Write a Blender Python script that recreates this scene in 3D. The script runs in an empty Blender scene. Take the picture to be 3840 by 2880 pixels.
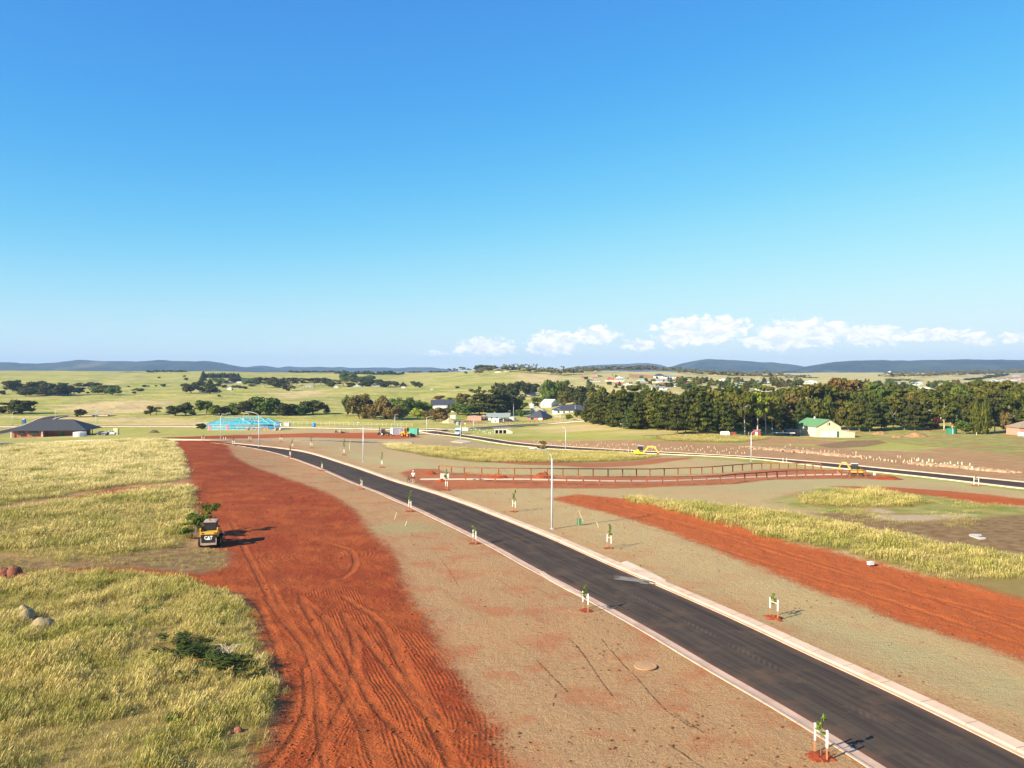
import bpy, math, random
import numpy as np
from mathutils import Vector, Matrix
random.seed(7)
R = math.radians
scene = bpy.context.scene
COL = scene.collection
# ---------------------------------------------------------------- camera
CAM_H = 15.0
F = 3106.0            # focal length in pixels of the 3840 px wide photograph
HOR = 1400.0          # row of the true horizon
cd = bpy.data.cameras.new('camera'); cam = bpy.data.objects.new('camera', cd); COL.objects.link(cam)
cd.sensor_width = 36.0; cd.lens = F / 3840 * 36.0
cd.shift_y = -(1440 - HOR) / 3840
cd.clip_start = 0.5; cd.clip_end = 60000
cam.location = (0, 0, CAM_H); cam.rotation_euler = (R(90), 0, 0)
scene.camera = cam
# ---------------------------------------------------------------- render / view
scene.view_settings.view_transform = 'Standard'
try: scene.view_settings.look = 'None'
except Exception: pass
scene.view_settings.exposure = 1.10
scene.view_settings.gamma = 1.0
scene.view_settings.use_curve_mapping = False
scene.cycles.use_denoising = True
scene.cycles.max_bounces = 6
scene.cycles.transparent_max_bounces = 8
scene.cycles.volume_bounces = 0
# ---------------------------------------------------------------- sun
SUN_EL = 27.0
SH_AZ = 35.0          # shadows run this far from +X towards +Y
sd = bpy.data.lights.new('sun', 'SUN'); sun = bpy.data.objects.new('sun', sd); COL.objects.link(sun)
sd.energy = 5.0; sd.angle = R(0.5); sd.color = (1.0, 0.86, 0.64)
tdir = Vector((math.cos(R(SH_AZ)) * math.cos(R(SUN_EL)), math.sin(R(SH_AZ)) * math.cos(R(SUN_EL)), -math.sin(R(SUN_EL))))
sun.rotation_euler = tdir.to_track_quat('-Z', 'Y').to_euler()
sun.location = (-60, -40, 60)
# ---------------------------------------------------------------- node helper
class NT:
    def __init__(s, tree): s.t = tree; s.n = tree.nodes; s.l = tree.links
    def add(s, typ, **kw):
        nd = s.n.new(typ)
        for k, v in kw.items(): setattr(nd, k, v)
        return nd
    def put(s, sock, v):
        if isinstance(v, bpy.types.NodeSocket): s.l.new(v, sock)
        elif v is not None:
            if sock.type == 'RGBA' and not hasattr(v, '__len__'): v = (v, v, v, 1)
            elif sock.type == 'RGBA' and len(v) == 3: v = (*v, 1)
            sock.default_value = v
    def math(s, op, a, b=None, c=None, clamp=False):
        nd = s.add('ShaderNodeMath', operation=op, use_clamp=clamp)
        for i, v in enumerate((a, b, c)):
            if v is not None: s.put(nd.inputs[i], v)
        return nd.outputs[0]
    def mix(s, f, a, b, blend='MIX'):
        nd = s.add('ShaderNodeMix', data_type='RGBA', blend_type=blend)
        s.put(nd.inputs[0], f); s.put(nd.inputs[6], a); s.put(nd.inputs[7], b)
        return nd.outputs[2]
    def noise(s, vec, scale, detail=3, rough=.55, dist=0):
        nd = s.add('ShaderNodeTexNoise'); s.put(nd.inputs['Vector'], vec)
        nd.inputs['Scale'].default_value = scale; nd.inputs['Detail'].default_value = detail
        nd.inputs['Roughness'].default_value = rough; nd.inputs['Distortion'].default_value = dist
        return nd.outputs['Fac']
    def ss(s, v, lo, hi, a=0.0, b=1.0):
        nd = s.add('ShaderNodeMapRange', interpolation_type='SMOOTHSTEP')
        s.put(nd.inputs[0], v); s.put(nd.inputs[1], lo); s.put(nd.inputs[2], hi)
        s.put(nd.inputs[3], a); s.put(nd.inputs[4], b)
        return nd.outputs[0]
    def attr(s, name, typ='GEOMETRY'):
        nd = s.add('ShaderNodeAttribute', attribute_name=name, attribute_type=typ)
        return nd.outputs['Fac']
    def pos(s): return s.add('ShaderNodeNewGeometry').outputs['Position']
    def scale(s, vec, x, y, z):
        nd = s.add('ShaderNodeVectorMath', operation='MULTIPLY'); s.put(nd.inputs[0], vec)
        nd.inputs[1].default_value = (x, y, z); return nd.outputs[0]
    def bump(s, h, dist=.1, strength=1.0, normal=None):
        nd = s.add('ShaderNodeBump'); s.put(nd.inputs['Height'], h)
        nd.inputs['Distance'].default_value = dist; nd.inputs['Strength'].default_value = strength
        if normal is not None: s.put(nd.inputs['Normal'], normal)
        return nd.outputs[0]
# ---------------------------------------------------------------- world
w = bpy.data.worlds.new('World'); scene.world = w; w.use_nodes = True
T = NT(w.node_tree); T.n.clear()
out = T.add('ShaderNodeOutputWorld'); bg = T.add('ShaderNodeBackground'); T.l.new(bg.outputs[0], out.inputs[0])
sky = T.add('ShaderNodeTexSky'); sky.sky_type = 'NISHITA'; sky.sun_disc = False
sky.sun_elevation = R(SUN_EL); sky.sun_rotation = R(270 - SH_AZ)
sky.air_density = 1.0; sky.dust_density = 0.1; sky.ozone_density = 3.0; sky.altitude = 600
bg.inputs[1].default_value = 0.082
g = T.add('ShaderNodeTexCoord').outputs['Generated']
sep = T.add('ShaderNodeSeparateXYZ'); T.l.new(g, sep.inputs[0])
sx, sy, sz = sep.outputs
az = T.math('ARCTAN2', sx, sy)
hyp = T.math('SQRT', T.math('ADD', T.math('MULTIPLY', sx, sx), T.math('MULTIPLY', sy, sy)))
el = T.math('ARCTAN2', sz, hyp)
def CL(x0, x1, y0, y1, amp=1.0):   # cloud bank seen between these rows/columns of the photograph (2212 px wide)
    k = 1.736
    a = math.atan(((x0 + x1) / 2 * k - 1920) / F); ha = (x1 - x0) / 2 * k / F * math.cos(a) ** 2 * 1.12
    c = math.cos(a); e = (HOR - (y0 + y1) / 2 * k) / F * c; he = (y1 - y0) / 2 * k / F * c
    dx = T.math('DIVIDE', T.math('SUBTRACT', az, a), ha * 1.25); dy = T.math('DIVIDE', T.math('SUBTRACT', el, e), he * 1.3)
    r2 = T.math('ADD', T.math('MULTIPLY', dx, dx), T.math('MULTIPLY', dy, dy))
    return T.math('MULTIPLY', T.math('EXPONENT', T.math('MULTIPLY', r2, -1.0)), amp)
banks = [(985, 1118, 726, 772, .8), (1145, 1250, 715, 768, .95), (1240, 1330, 706, 745, .95), (1415, 1500, 700, 752, .85), (1430, 1605, 686, 738, 1.1),
         (1625, 1720, 708, 756, 1.0), (1640, 1830, 694, 746, 1.1), (1800, 1960, 702, 742, 1.0), (1940, 2095, 708, 738, .9), (2135, 2240, 716, 742, .7),
         (2250, 2420, 700, 745, .9), (1340, 1420, 728, 760, .7), (1600, 1660, 722, 752, .8), (2060, 2160, 716, 745, .75), (900, 1000, 752, 774, .6), (2480, 2800, 690, 750, 1.0), (2900, 3100, 705, 745, .9)]
tot = None
for b in banks:
    v = CL(*b); tot = v if tot is None else T.math('MAXIMUM', tot, v)
cmb = T.add('ShaderNodeCombineXYZ'); T.l.new(T.math('MULTIPLY', az, 1.0), cmb.inputs[0]); T.l.new(T.math('MULTIPLY', el, 1.7), cmb.inputs[1])
n1 = T.noise(cmb.outputs[0], 70, 9, .66, .4)
n2 = T.noise(cmb.outputs[0], 16, 5, .6)
dens = T.math('ADD', T.math('MULTIPLY', tot, .60), T.math('ADD', T.math('MULTIPLY', n1, .80), T.math('MULTIPLY', n2, .30)))
cm = T.ss(dens, .80, .95)
cm = T.math('MULTIPLY', cm, T.ss(el, .008, .03))
veil = T.math('MULTIPLY', T.ss(T.noise(cmb.outputs[0], 9, 4, .6), .45, .75), T.math('MULTIPLY', T.ss(el, .10, .03), .30))
# tone curve per channel: the camera's rendering of the physically computed sky
srgb_ = T.add('ShaderNodeSeparateColor'); T.l.new(sky.outputs[0], srgb_.inputs[0]); cmbc = T.add('ShaderNodeCombineColor')
for i_, pts_ in enumerate((((0, 0), (1.03, .38), (1.33, .48), (2.04, 1.02), (3.06, 2.15), (4.85, 3.6), (7.5, 4.7), (12, 5.2)),
                           ((0, 0), (1.86, 1.88), (2.39, 2.4), (3.49, 3.5), (4.85, 4.55), (6.56, 5.3), (8, 5.6), (12, 5.8)),
                           ((0, 1.5), (3.37, 4.7), (4.17, 5.1), (5.49, 5.5), (6.56, 5.6), (8, 5.7), (12, 6.0)))):
    fc = T.add('ShaderNodeFloatCurve'); cv_ = fc.mapping.curves[0]
    while len(cv_.points) > 2: cv_.points.remove(cv_.points[1])
    cv_.points[0].location = (pts_[0][0] / 12, pts_[0][1] / 12); cv_.points[1].location = (1, pts_[-1][1] / 12)
    for a_, b_ in pts_[1:-1]: cv_.points.new(a_ / 12, b_ / 12)
    fc.mapping.update(); T.l.new(T.math('MULTIPLY', srgb_.outputs[i_], 1 / 12), fc.inputs['Value']); T.l.new(T.math('MULTIPLY', fc.outputs[0], 12.0), cmbc.inputs[i_])
base = T.mix(veil, cmbc.outputs[0], (4.2, 5.3, 5.9))
lit = T.mix(T.ss(n1, .38, .62), (5.3, 5.8, 6.2), (7.5, 7.3, 7.1))
T.l.new(T.mix(cm, base, lit), bg.inputs[0])
# ---------------------------------------------------------------- ground heights
def vnoise(x, y, sc, seed=0):
    x = np.asarray(x, float) * sc + seed * 17.31; y = np.asarray(y, float) * sc + seed * 9.77
    xi = np.floor(x).astype(np.int64); yi = np.floor(y).astype(np.int64); fx = x - xi; fy = y - yi
    def h(a, b):
        n = (a * 374761393 + b * 668265263 + seed * 974711) & 0x7fffffff
        n = ((n ^ (n >> 13)) * 1274126177) & 0x7fffffff
        return ((n ^ (n >> 16)) & 0xffff) / 65535.0
    u = fx * fx * (3 - 2 * fx); v = fy * fy * (3 - 2 * fy)
    return (h(xi, yi) * (1 - u) + h(xi + 1, yi) * u) * (1 - v) + (h(xi, yi + 1) * (1 - u) + h(xi + 1, yi + 1) * u) * v
def fbm(x, y, sc, oct=4, seed=0):
    t = 0; a = .5
    for i in range(oct): t = t + a * vnoise(x, y, sc * 2 ** i, seed + i); a *= .5
    return t
# (image row, distance) pairs read off the photograph for a few bearings: lamp posts, people, doors and posts of known size give the distance
PROF = {
 0:    [(1850,103.5),(1700,162),(1675,182),(1664,235),(1655,290),(1640,335),(1619,380),(1600,425),(1556,520),(1520,650),(1490,800),(1460,1000),(1430,1300),(1389,1900)],
 700:  [(1850,103.5),(1700,160),(1655,190),(1650,218),(1645,245),(1636,285),(1620,350),(1611,395),(1597,430),(1558,500),(1520,620),(1490,800),(1460,1050),(1430,1400),(1392,1950)],
 1100: [(1850,103.5),(1732,158),(1680,187),(1655,218),(1645,245),(1632,300),(1618,370),(1597,430),(1558,500),(1520,620),(1480,900),(1440,1300),(1396,2100)],
 1500: [(1850,103.5),(1732,161),(1700,185),(1660,240),(1645,290),(1632,350),(1610,400),(1600,420),(1560,500),(1540,560),(1500,760),(1450,1100),(1430,1300),(1396,2050)],
 1950: [(1850,103.5),(1812,116),(1780,133),(1740,160),(1720,178),(1700,222),(1686,270),(1665,300),(1620,370),(1600,420),(1580,480),(1560,530),(1530,600),(1500,680),(1470,830),(1440,1000),(1400,1350),(1381,1600)],
 2500: [(1850,103.5),(1812,120),(1780,148),(1720,183),(1708,205),(1700,217),(1680,250),(1640,310),(1625,330),(1600,360),(1560,420),(1500,530),(1465,700),(1440,900),(1420,1200),(1400,1600),(1393,1900)],
 3150: [(1850,103.5),(1800,128),(1760,155),(1735,180),(1700,235),(1670,290),(1640,345),(1620,370),(1580,420),(1540,480),(1500,560),(1460,800),(1440,1000),(1420,1500),(1408,2200),(1397,2800)],
 3840: [(1850,103.5),(1810,125),(1780,145),(1740,180),(1700,230),(1660,290),(1640,320),(1620,350),(1580,410),(1540,480),(1500,580),(1460,900),(1440,1200),(1420,1700),(1408,2200),(1399,2600)],
}
LY = np.linspace(math.log(20), math.log(14500), 900)
def _prof(p):
    ys = [20, 95]; zs = [0, 0]
    for r, Y in p: ys.append(Y); zs.append(min(CAM_H - (r - HOR) * Y / F, 30))
    c = ys[-1]; ys += [c * 1.12, c * 1.7, c * 2.3, 14500]; zs += [zs[-1] - 1.5, 2, -8, -8]
    z = np.interp(LY, np.log(ys), zs)
    k = np.exp(-.5 * (np.arange(-16, 17) / 3.2) ** 2); k /= k.sum()
    return np.convolve(np.pad(z, 16, mode='edge'), k, 'valid')
PK = sorted(PROF); PT = np.array([_prof(PROF[k]) for k in PK])
PC = np.arange(-1600, 5600, 20.0)
_i = np.clip(np.searchsorted(PK, PC) - 1, 0, len(PK) - 2); _a = np.clip((PC - np.array(PK)[_i]) / (np.array(PK)[_i + 1] - np.array(PK)[_i]), 0, 1)
_a = _a * _a * (3 - 2 * _a)
ZT = PT[_i] * (1 - _a)[:, None] + PT[_i + 1] * _a[:, None]
def G(X, Y):
    X = np.asarray(X, float); Y = np.asarray(Y, float); Yc = np.maximum(Y, 20.5)
    c = np.clip((1920 + F * X / Yc - PC[0]) / 20.0, 0, len(PC) - 1.001); ci = c.astype(int); cf = c - ci
    l = np.clip((np.log(Yc) - LY[0]) / (LY[1] - LY[0]), 0, len(LY) - 1.001); li = l.astype(int); lf = l - li
    return (ZT[ci, li] * (1 - lf) + ZT[ci, li + 1] * lf) * (1 - cf) + (ZT[ci + 1, li] * (1 - lf) + ZT[ci + 1, li + 1] * lf) * cf
HY = np.exp(np.linspace(math.log(21), math.log(13000), 5000))
def hit(px, py, dz=0.0):
    """where the ray of this photo pixel meets the ground"""
    k = (px - 1920) / F
    z = G(k * HY, HY) + dz
    r = HOR + F * (CAM_H - z) / HY
    i = int(np.argmax(r <= py))
    if r[i] > py or i == 0:
        if i == 0 and r[0] <= py: Y = F * (CAM_H - dz) / (py - HOR); return Vector((k * Y, Y, dz))
        i = int(np.argmin(r))
        return Vector((k * HY[i], HY[i], float(z[i])))
    t = (r[i - 1] - py) / max(r[i - 1] - r[i], 1e-6); Y = HY[i - 1] + t * (HY[i] - HY[i - 1])
    return Vector((k * Y, Y, float(G(k * Y, Y)) + dz))
def gz(x, y): return float(G(x, y))
def Z(reg, x, y):      # coordinates read in an enlarged crop of the photograph -> photo pixels
    ox, oy, k = {'A': (0, 1300, 2.304), 'B': (960, 1300, 2.304), 'C': (1920, 1300, 2.304), 'D': (2880, 1300, 2.304),
                 'a': (0, 1600, 2.304), 'b': (960, 1600, 2.304), 'c': (1920, 1600, 2.304), 'd': (2880, 1600, 2.304),
                 'e': (1720, 1440, 4.424), 's': (2180, 1380, 5.53), 't': (2560, 1380, 5.53), 'u': (2880, 1390, 4.608), 'v': (3360, 1380, 4.608),
                 'h': (0, 1520, 4.424), 'k': (730, 1540, 5.53), 'p': (0, 0, 1.0), 'w': (0, 0, 1 / 1.736)}[reg]
    return ox + x / k, oy + y / k
# ---------------------------------------------------------------- mesh helper
class MB:
    def __init__(s): s.v = []; s.f = []; s.m = []
    def add(s, vs, fs, m=0):
        o = len(s.v); s.v += [tuple(v) for v in vs]; s.f += [tuple(i + o for i in f) for f in fs]; s.m += [m] * len(fs); return s
    def box(s, c, d, rz=0, tilt=None, m=0, taper=1.0):
        cx, cy, cz = c; hx, hy, hz = d[0] / 2, d[1] / 2, d[2] / 2; vs = []
        for z in (-1, 1):
            t = taper if z > 0 else 1
            for x, y in ((-1, -1), (1, -1), (1, 1), (-1, 1)): vs.append(Vector((x * hx * t, y * hy * t, z * hz)))
        if tilt is not None: q = Matrix.Rotation(tilt[1], 3, tilt[0]); vs = [q @ v for v in vs]
        if rz: q = Matrix.Rotation(rz, 3, 'Z'); vs = [q @ v for v in vs]
        return s.add([(v.x + cx, v.y + cy, v.z + cz) for v in vs], [(0, 3, 2, 1), (4, 5, 6, 7), (0, 1, 5, 4), (1, 2, 6, 5), (2, 3, 7, 6), (3, 0, 4, 7)], m)
    def bar(s, p, q, wd, ht=None, m=0):
        p = Vector(p); q = Vector(q); d = (q - p); L = d.length; d.normalize(); ht = ht or wd
        up = Vector((0, 0, 1)) if abs(d.z) < .95 else Vector((1, 0, 0))
        a = d.cross(up).normalized() * wd / 2; b = a.cross(d).normalized() * ht / 2
        vs = [p - a - b, p + a - b, p + a + b, p - a + b, q - a - b, q + a - b, q + a + b, q - a + b]
        return s.add(vs, [(0, 1, 2, 3), (7, 6, 5, 4), (0, 4, 5, 1), (1, 5, 6, 2), (2, 6, 7, 3), (3, 7, 4, 0)], m)
    def tube(s, pts, rad, n=8, m=0, cap=True):
        pts = [Vector(p) for p in pts]; rad = rad if hasattr(rad, '__len__') else [rad] * len(pts); rings = []; vs = []
        for i, p in enumerate(pts):
            d = (pts[min(i + 1, len(pts) - 1)] - pts[max(i - 1, 0)]).normalized()
            a = d.orthogonal().normalized() if i == 0 else (pa - d * pa.dot(d)).normalized()
            pa = a; b = d.cross(a)
            for j in range(n):
                t = 2 * math.pi * j / n; vs.append(p + (a * math.cos(t) + b * math.sin(t)) * rad[i])
        fs = []
        for i in range(len(pts) - 1):
            for j in range(n): k = (j + 1) % n; fs.append((i * n + j, i * n + k, (i + 1) * n + k, (i + 1) * n + j))
        if cap: fs.append(tuple(range(n - 1, -1, -1))); fs.append(tuple((len(pts) - 1) * n + j for j in range(n)))
        return s.add(vs, fs, m)
    def prism(s, poly, x0, x1, axis='x', m=0):
        """closed polygon in the plane across axis, extruded from x0 to x1"""
        n = len(poly)
        def P(a, u, v): return (a, u, v) if axis == 'x' else ((u, a, v) if axis == 'y' else (u, v, a))
        vs = [P(x0, *p) for p in poly] + [P(x1, *p) for p in poly]
        fs = [tuple(range(n)), tuple(range(2 * n - 1, n - 1, -1))] + [(i, i + n, (i + 1) % n + n, (i + 1) % n) for i in range(n)]
        return s.add(vs, fs, m)
    def blob(s, c, r, seg=8, ring=6, jit=.12, seed=0, m=0, flat=False):
        rn = random.Random(seed); vs = []; fs = []
        for i in range(ring + 1):
            th = math.pi * i / ring
            for j in range(seg):
                ph = 2 * math.pi * j / seg; k = 1 + rn.uniform(-jit, jit)
                z = math.cos(th)
                if flat and z < 0: z *= .3
                vs.append((c[0] + r[0] * k * math.sin(th) * math.cos(ph), c[1] + r[1] * k * math.sin(th) * math.sin(ph), c[2] + r[2] * k * z))
        for i in range(ring):
            for j in range(seg): k = (j + 1) % seg; fs.append((i * seg + j, (i + 1) * seg + j, (i + 1) * seg + k, i * seg + k))
        return s.add(vs, fs, m)
    def mesh(s, name, mats, smooth=False):
        me = bpy.data.meshes.new(name); me.from_pydata(s.v, [], s.f)
        for mm in (mats if isinstance(mats, (list, tuple)) else [mats]): me.materials.append(mm)
        if any(s.m): me.polygons.foreach_set('material_index', s.m)
        if smooth: me.shade_smooth() if hasattr(me, 'shade_smooth') else None
        me.validate(); me.update(); return me
    def build(s, name, mats, parent=None, smooth=False):
        return link(name, s.mesh(name, mats, smooth), parent)
def link(name, data, parent=None, loc=None, rz=0, scale=None):
    o = bpy.data.objects.new(name, data); COL.objects.link(o)
    if parent is not None: o.parent = parent
    if loc is not None: o.location = loc
    if rz: o.rotation_euler[2] = rz
    if scale is not None: o.scale = scale if hasattr(scale, '__len__') else (scale,) * 3
    return o
def thing(name, label, cat, loc=(0, 0, 0), rz=0, group=None):
    o = link(name, None, None, loc, rz); return tag(o, label, cat, group)
def tag(o, label=None, cat=None, group=None, kind=None):
    if label: o['label'] = label
    if cat: o['category'] = cat
    if group: o['group'] = group
    if kind: o['kind'] = kind
    return o
def struct(o): o['kind'] = 'structure'; return o
def kids(o): return [c for c in bpy.data.objects if c.parent == o]
def dup(root, children, loc, rz=0, label=None, group=None, scale=None):
    r = root.copy(); COL.objects.link(r); r.location = loc; r.rotation_euler = (0, 0, rz)
    if scale is not None: r.scale = scale if hasattr(scale, '__len__') else (scale,) * 3
    if label: r['label'] = label
    if group: r['group'] = group
    for c in children:
        k = c.copy(); COL.objects.link(k); k.parent = r
    return r
# ---------------------------------------------------------------- materials
MATS = {}
def mat(name, col, rough=.8, var=.12, sc=2.0, metal=0.0, bump=0.0, bsc=15.0, spec=.3, dirt=None):
    if name in MATS: return MATS[name]
    m = bpy.data.materials.new(name); m.use_nodes = True; t = NT(m.node_tree); b = t.n['Principled BSDF']
    p = t.pos(); f = t.ss(t.noise(p, sc, 4), .3, .7)
    c = t.mix(f, tuple(x * (1 - var) for x in col), tuple(min(x * (1 + var), 1) for x in col))
    if dirt: c = t.mix(t.ss(t.noise(p, sc * .7, 5, .65), .5, .75), c, dirt)
    t.put(b.inputs['Base Color'], c); b.inputs['Roughness'].default_value = rough; b.inputs['Metallic'].default_value = metal
    b.inputs['Specular IOR Level'].default_value = spec
    if bump: t.put(b.inputs['Normal'], t.bump(t.noise(p, bsc, 4), bump))
    MATS[name] = m; return m
def corr(name, col, ax='X', per=.2, rough=.7):    # ribbed sheet metal: real relief comes from the bump of a wave
    if name in MATS: return MATS[name]
    m = mat(name, col, rough, .06, .8, spec=.12); t = NT(m.node_tree); b = t.n['Principled BSDF']
    tc = t.add('ShaderNodeTexCoord').outputs['Object']; sp = t.add('ShaderNodeSeparateXYZ'); t.l.new(tc, sp.inputs[0])
    v = t.math('SINE', t.math('MULTIPLY', sp.outputs[ax], 2 * math.pi / per))
    t.put(b.inputs['Normal'], t.bump(v, .02)); return m
GLASS = mat('window glass', (.03, .04, .05), .08, .05, spec=.8)
WHITE = mat('white paint', (.78, .77, .74), .5, .05)
CREAM = mat('cream render', (.74, .66, .50), .8, .06)
STEEL = mat('galvanised steel', (.62, .65, .68), .45, .06, metal=.15)
BLACK = mat('black plastic', (.025, .024, .024), .5, .1)
TYRE = mat('tyre rubber', (.035, .030, .028), .9, .3, 6, bump=.02, dirt=(.16, .06, .03))
YEL = mat('machine yellow', (.60, .33, .03), .45, .08, dirt=(.55, .30, .08))
YEL2 = mat('excavator yellow', (.85, .62, .05), .4, .06)
ORG = mat('loader yellow orange', (.80, .33, .02), .45, .08)
TIMBER = mat('fence timber', (.26, .095, .038), .85, .25, 3, bump=.01)
STAKEW = mat('stake wood', (.45, .20, .09), .85, .15)
SLEEVE = mat('white sleeve', (.85, .84, .80), .6, .03)
CONC = mat('concrete', (.64, .51, .37), .85, .10, .6, bump=.01, bsc=30, dirt=(.52, .36, .24))
CONC2 = mat('grey concrete', (.44, .36, .27), .85, .10, 1, bump=.01, bsc=30)
KERBM = mat('kerb concrete', (.60, .44, .31), .85, .10, .6, bump=.01, bsc=30, dirt=(.50, .28, .16)); t_ = NT(KERBM.node_tree); b_ = t_.n['Principled BSDF']
c_ = b_.inputs['Base Color'].links[0].from_socket
jt = t_.ss(t_.math('ABSOLUTE', t_.math('SUBTRACT', t_.math('FRACT', t_.math('DIVIDE', t_.attr('len'), 2.4)), .5)), .494, .482)
t_.put(b_.inputs['Base Color'], t_.mix(jt, (.34, .24, .16), c_))
GUT = mat('dusty gutter', (.58, .39, .27), .85, .12, .8, bump=.01, bsc=30, dirt=(.50, .27, .16))
BARK = mat('bark', (.22, .15, .10), .9, .3, 1.5)
BARKP = mat('pale bark', (.50, .42, .32), .9, .25, 1.0)
REDB = mat('red brick', (.40, .15, .10), .9, .15, 4)
DKROOF = mat('charcoal roof tiles', (.055, .060, .068), .8, .12, 3, bump=.03, bsc=6)
SOILM = mat('red soil heap', (.28, .055, .016), .95, .25, 2.5, bump=.08, bsc=5)
# ================================================================ THE GROUND
def P(reg, *pts): return [hit(*Z(reg, x, y)) for x, y in pts]
def poly(reg, *pts): return np.array([[v.x, v.y] for v in P(reg, *pts)])
RED = [poly('w', (368,952),(392,985),(408,1015),(414,1055),(420,1100),(436,1140),(470,1185),(500,1195),(490,1222),(410,1245),(392,1262),(450,1280),(520,1287),(540,1320),(558,1380),(585,1440),(600,1480),(606,1520),(590,1560),(560,1620),(520,1760),
            (1130,1760),(1110,1690),(1085,1600),(1055,1540),(1010,1480),(960,1410),(930,1345),(895,1300),(878,1270),(862,1215),(838,1180),(812,1160),(790,1135),(770,1105),(738,1082),(690,1058),(640,1040),(590,1022),(550,1010),(505,985),(478,952)),
       poly('w', (1185,1076),(1250,1067),(1330,1074),(1400,1086),(1470,1102),(1560,1128),(1620,1146),(1700,1172),(1800,1190),(1900,1216),(2000,1243),(2100,1265),(2212,1298),(2500,1380),(2500,1520),(2212,1432),(2100,1390),(1950,1345),(1850,1305),(1750,1270),(1650,1230),(1550,1190),(1450,1150),(1350,1118),(1270,1098)),
       poly('p', (1500,1772),(1560,1757),(1640,1758),(1690,1772),(1800,1780),(1920,1784),(2100,1789),(2400,1789),(2650,1780),(2800,1768),(2880,1762),(3010,1760),(3120,1764),(3240,1772),(3300,1780),(3380,1797),(3300,1799),(3240,1796),(2880,1799),(2750,1814),(2600,1821),(2300,1830),(1920,1831),(1700,1832),(1640,1842),(1590,1822),(1540,1800)),
       poly('p', (1740,1706),(1900,1722),(2000,1733),(2200,1736),(2400,1728),(2480,1718),(2600,1715),(2590,1722),(2450,1740),(2200,1754),(1960,1744),(1800,1730)),
       poly('p', (3100,1822),(3200,1824),(3360,1828),(3600,1846),(3840,1870),(4400,1940),(4400,1975),(3840,1897),(3700,1890),(3550,1868),(3400,1850),(3200,1834)),
       poly('p', (600,1640),(960,1630),(1200,1624),(1400,1622),(1560,1626),(1580,1641),(1500,1646),(1200,1641),(960,1643),(700,1646)),
       poly('p', (250,1866),(400,1838),(500,1828),(650,1820),(700,1816),(690,1826),(600,1838),(450,1852),(300,1872)),
       poly('p', (120,2140),(300,2132),(500,2128),(640,2140),(760,2150),(900,2170),(800,2190),(600,2160),(400,2152),(200,2158))]
TALL = [poly('p', (-900,1700),(-200,1690),(0,1682),(130,1667),(250,1655),(400,1653),(600,1654),(655,1660),(688,1700),(705,1740),(700,1800),(620,1815),(480,1822),(280,1853),(150,1878),(0,1900),(-200,1935),(-900,2050)),
        poly('p', (-900,2110),(-200,1985),(0,1918),(150,1895),(250,1876),(450,1853),(600,1835),(715,1824),(733,1870),(745,1930),(728,1990),(700,2040),(640,2060),(500,2082),(350,2102),(250,2112),(100,2095),(0,2080),(-200,2070),(-900,2200)),
        poly('w', (-500,1262),(0,1246),(60,1243),(230,1240),(345,1243),(420,1262),(500,1288),(528,1300),(540,1330),(556,1380),(580,1440),(598,1480),(604,1515),(588,1560),(572,1600),(545,1640),(520,1760),(-500,1760)),
        poly('p', (2330,1858),(2400,1866),(2480,1878),(2560,1890),(2700,1903),(2880,1918),(3000,1935),(3080,1952),(3200,1976),(3300,2000),(3420,2020),(3600,2047),(3840,2090),(4400,2200),(4400,2460),(3840,2262),(3740,2240),(3600,2196),(3480,2165),(3400,2132),(3300,2110),(3220,2086),(3180,2070),(3050,2054),(2880,2022),(2800,2000),(2650,1960),(2500,1918),(2400,1898),(2340,1882)),
        poly('p', (3000,1872),(3080,1855),(3150,1848),(3280,1840),(3380,1855),(3450,1870),(3500,1890),(3400,1905),(3250,1908),(3080,1905),(2990,1890)),
        poly('p', (1420,1662),(1600,1676),(1750,1684),(1920,1692),(2100,1694),(2300,1697),(2400,1704),(2480,1713),(2420,1726),(2200,1735),(2000,1738),(1790,1735),(1600,1712),(1450,1682)),
        poly('p', (2440,1638),(2700,1632),(2890,1640),(2880,1648),(2740,1662),(2500,1655))]
GREEN = [poly('p', (1640,1742),(1700,1735),(1900,1745),(2500,1765),(2880,1745),(2880,1760),(2400,1780),(1920,1778),(1650,1765),(1540,1755),(1420,1735),(1280,1705),(1330,1700)),
         poly('p', (2880,1790),(3240,1800),(3400,1812),(3300,1822),(3000,1838),(2880,1845),(2700,1835),(2750,1815)),
         poly('p', (1440,1965),(1560,1955),(1700,1965),(1650,1985),(1540,2000),(1380,1995),(1330,1975)),
         poly('p', (2880,2290),(3100,2330),(3400,2420),(3840,2560),(3840,2680),(3500,2560),(3200,2430),(2950,2340)),
         poly('p', (3440,1745),(3840,1800),(3840,1850),(3440,1810))]
BROWN = [poly('p', (3040,1925),(3200,1925),(3330,1940),(3460,1960),(3640,1950),(3760,1935),(3900,1928),(4400,1990),(4400,2140),(3840,2078),(3700,2060),(3500,2025),(3340,1998),(3240,1975),(3130,1952)),
         poly('p', (3180,1652),(3300,1650),(3330,1660),(3250,1675),(3120,1680),(3060,1670)),
         poly('p', (540,2045),(800,2052),(880,2062),(860,2110),(830,2150),(700,2172),(560,2170),(320,2165),(150,2170),(0,2175),(-200,2180),(-300,2110),(0,2080),(200,2100),(420,2080))]
GREENS = [poly('p', (3250,1612),(3840,1612),(4400,1650),(4400,1800),(3840,1712),(3600,1682),(3450,1672),(3300,1650),(3150,1650),(3010,1640)),
          poly('p', (2880,1880),(3100,1830),(3400,1845),(3600,1875),(3840,1905),(4300,1960),(4200,1985),(3800,1955),(3600,1960),(3400,1965),(3200,1935),(2980,1905))]
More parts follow.
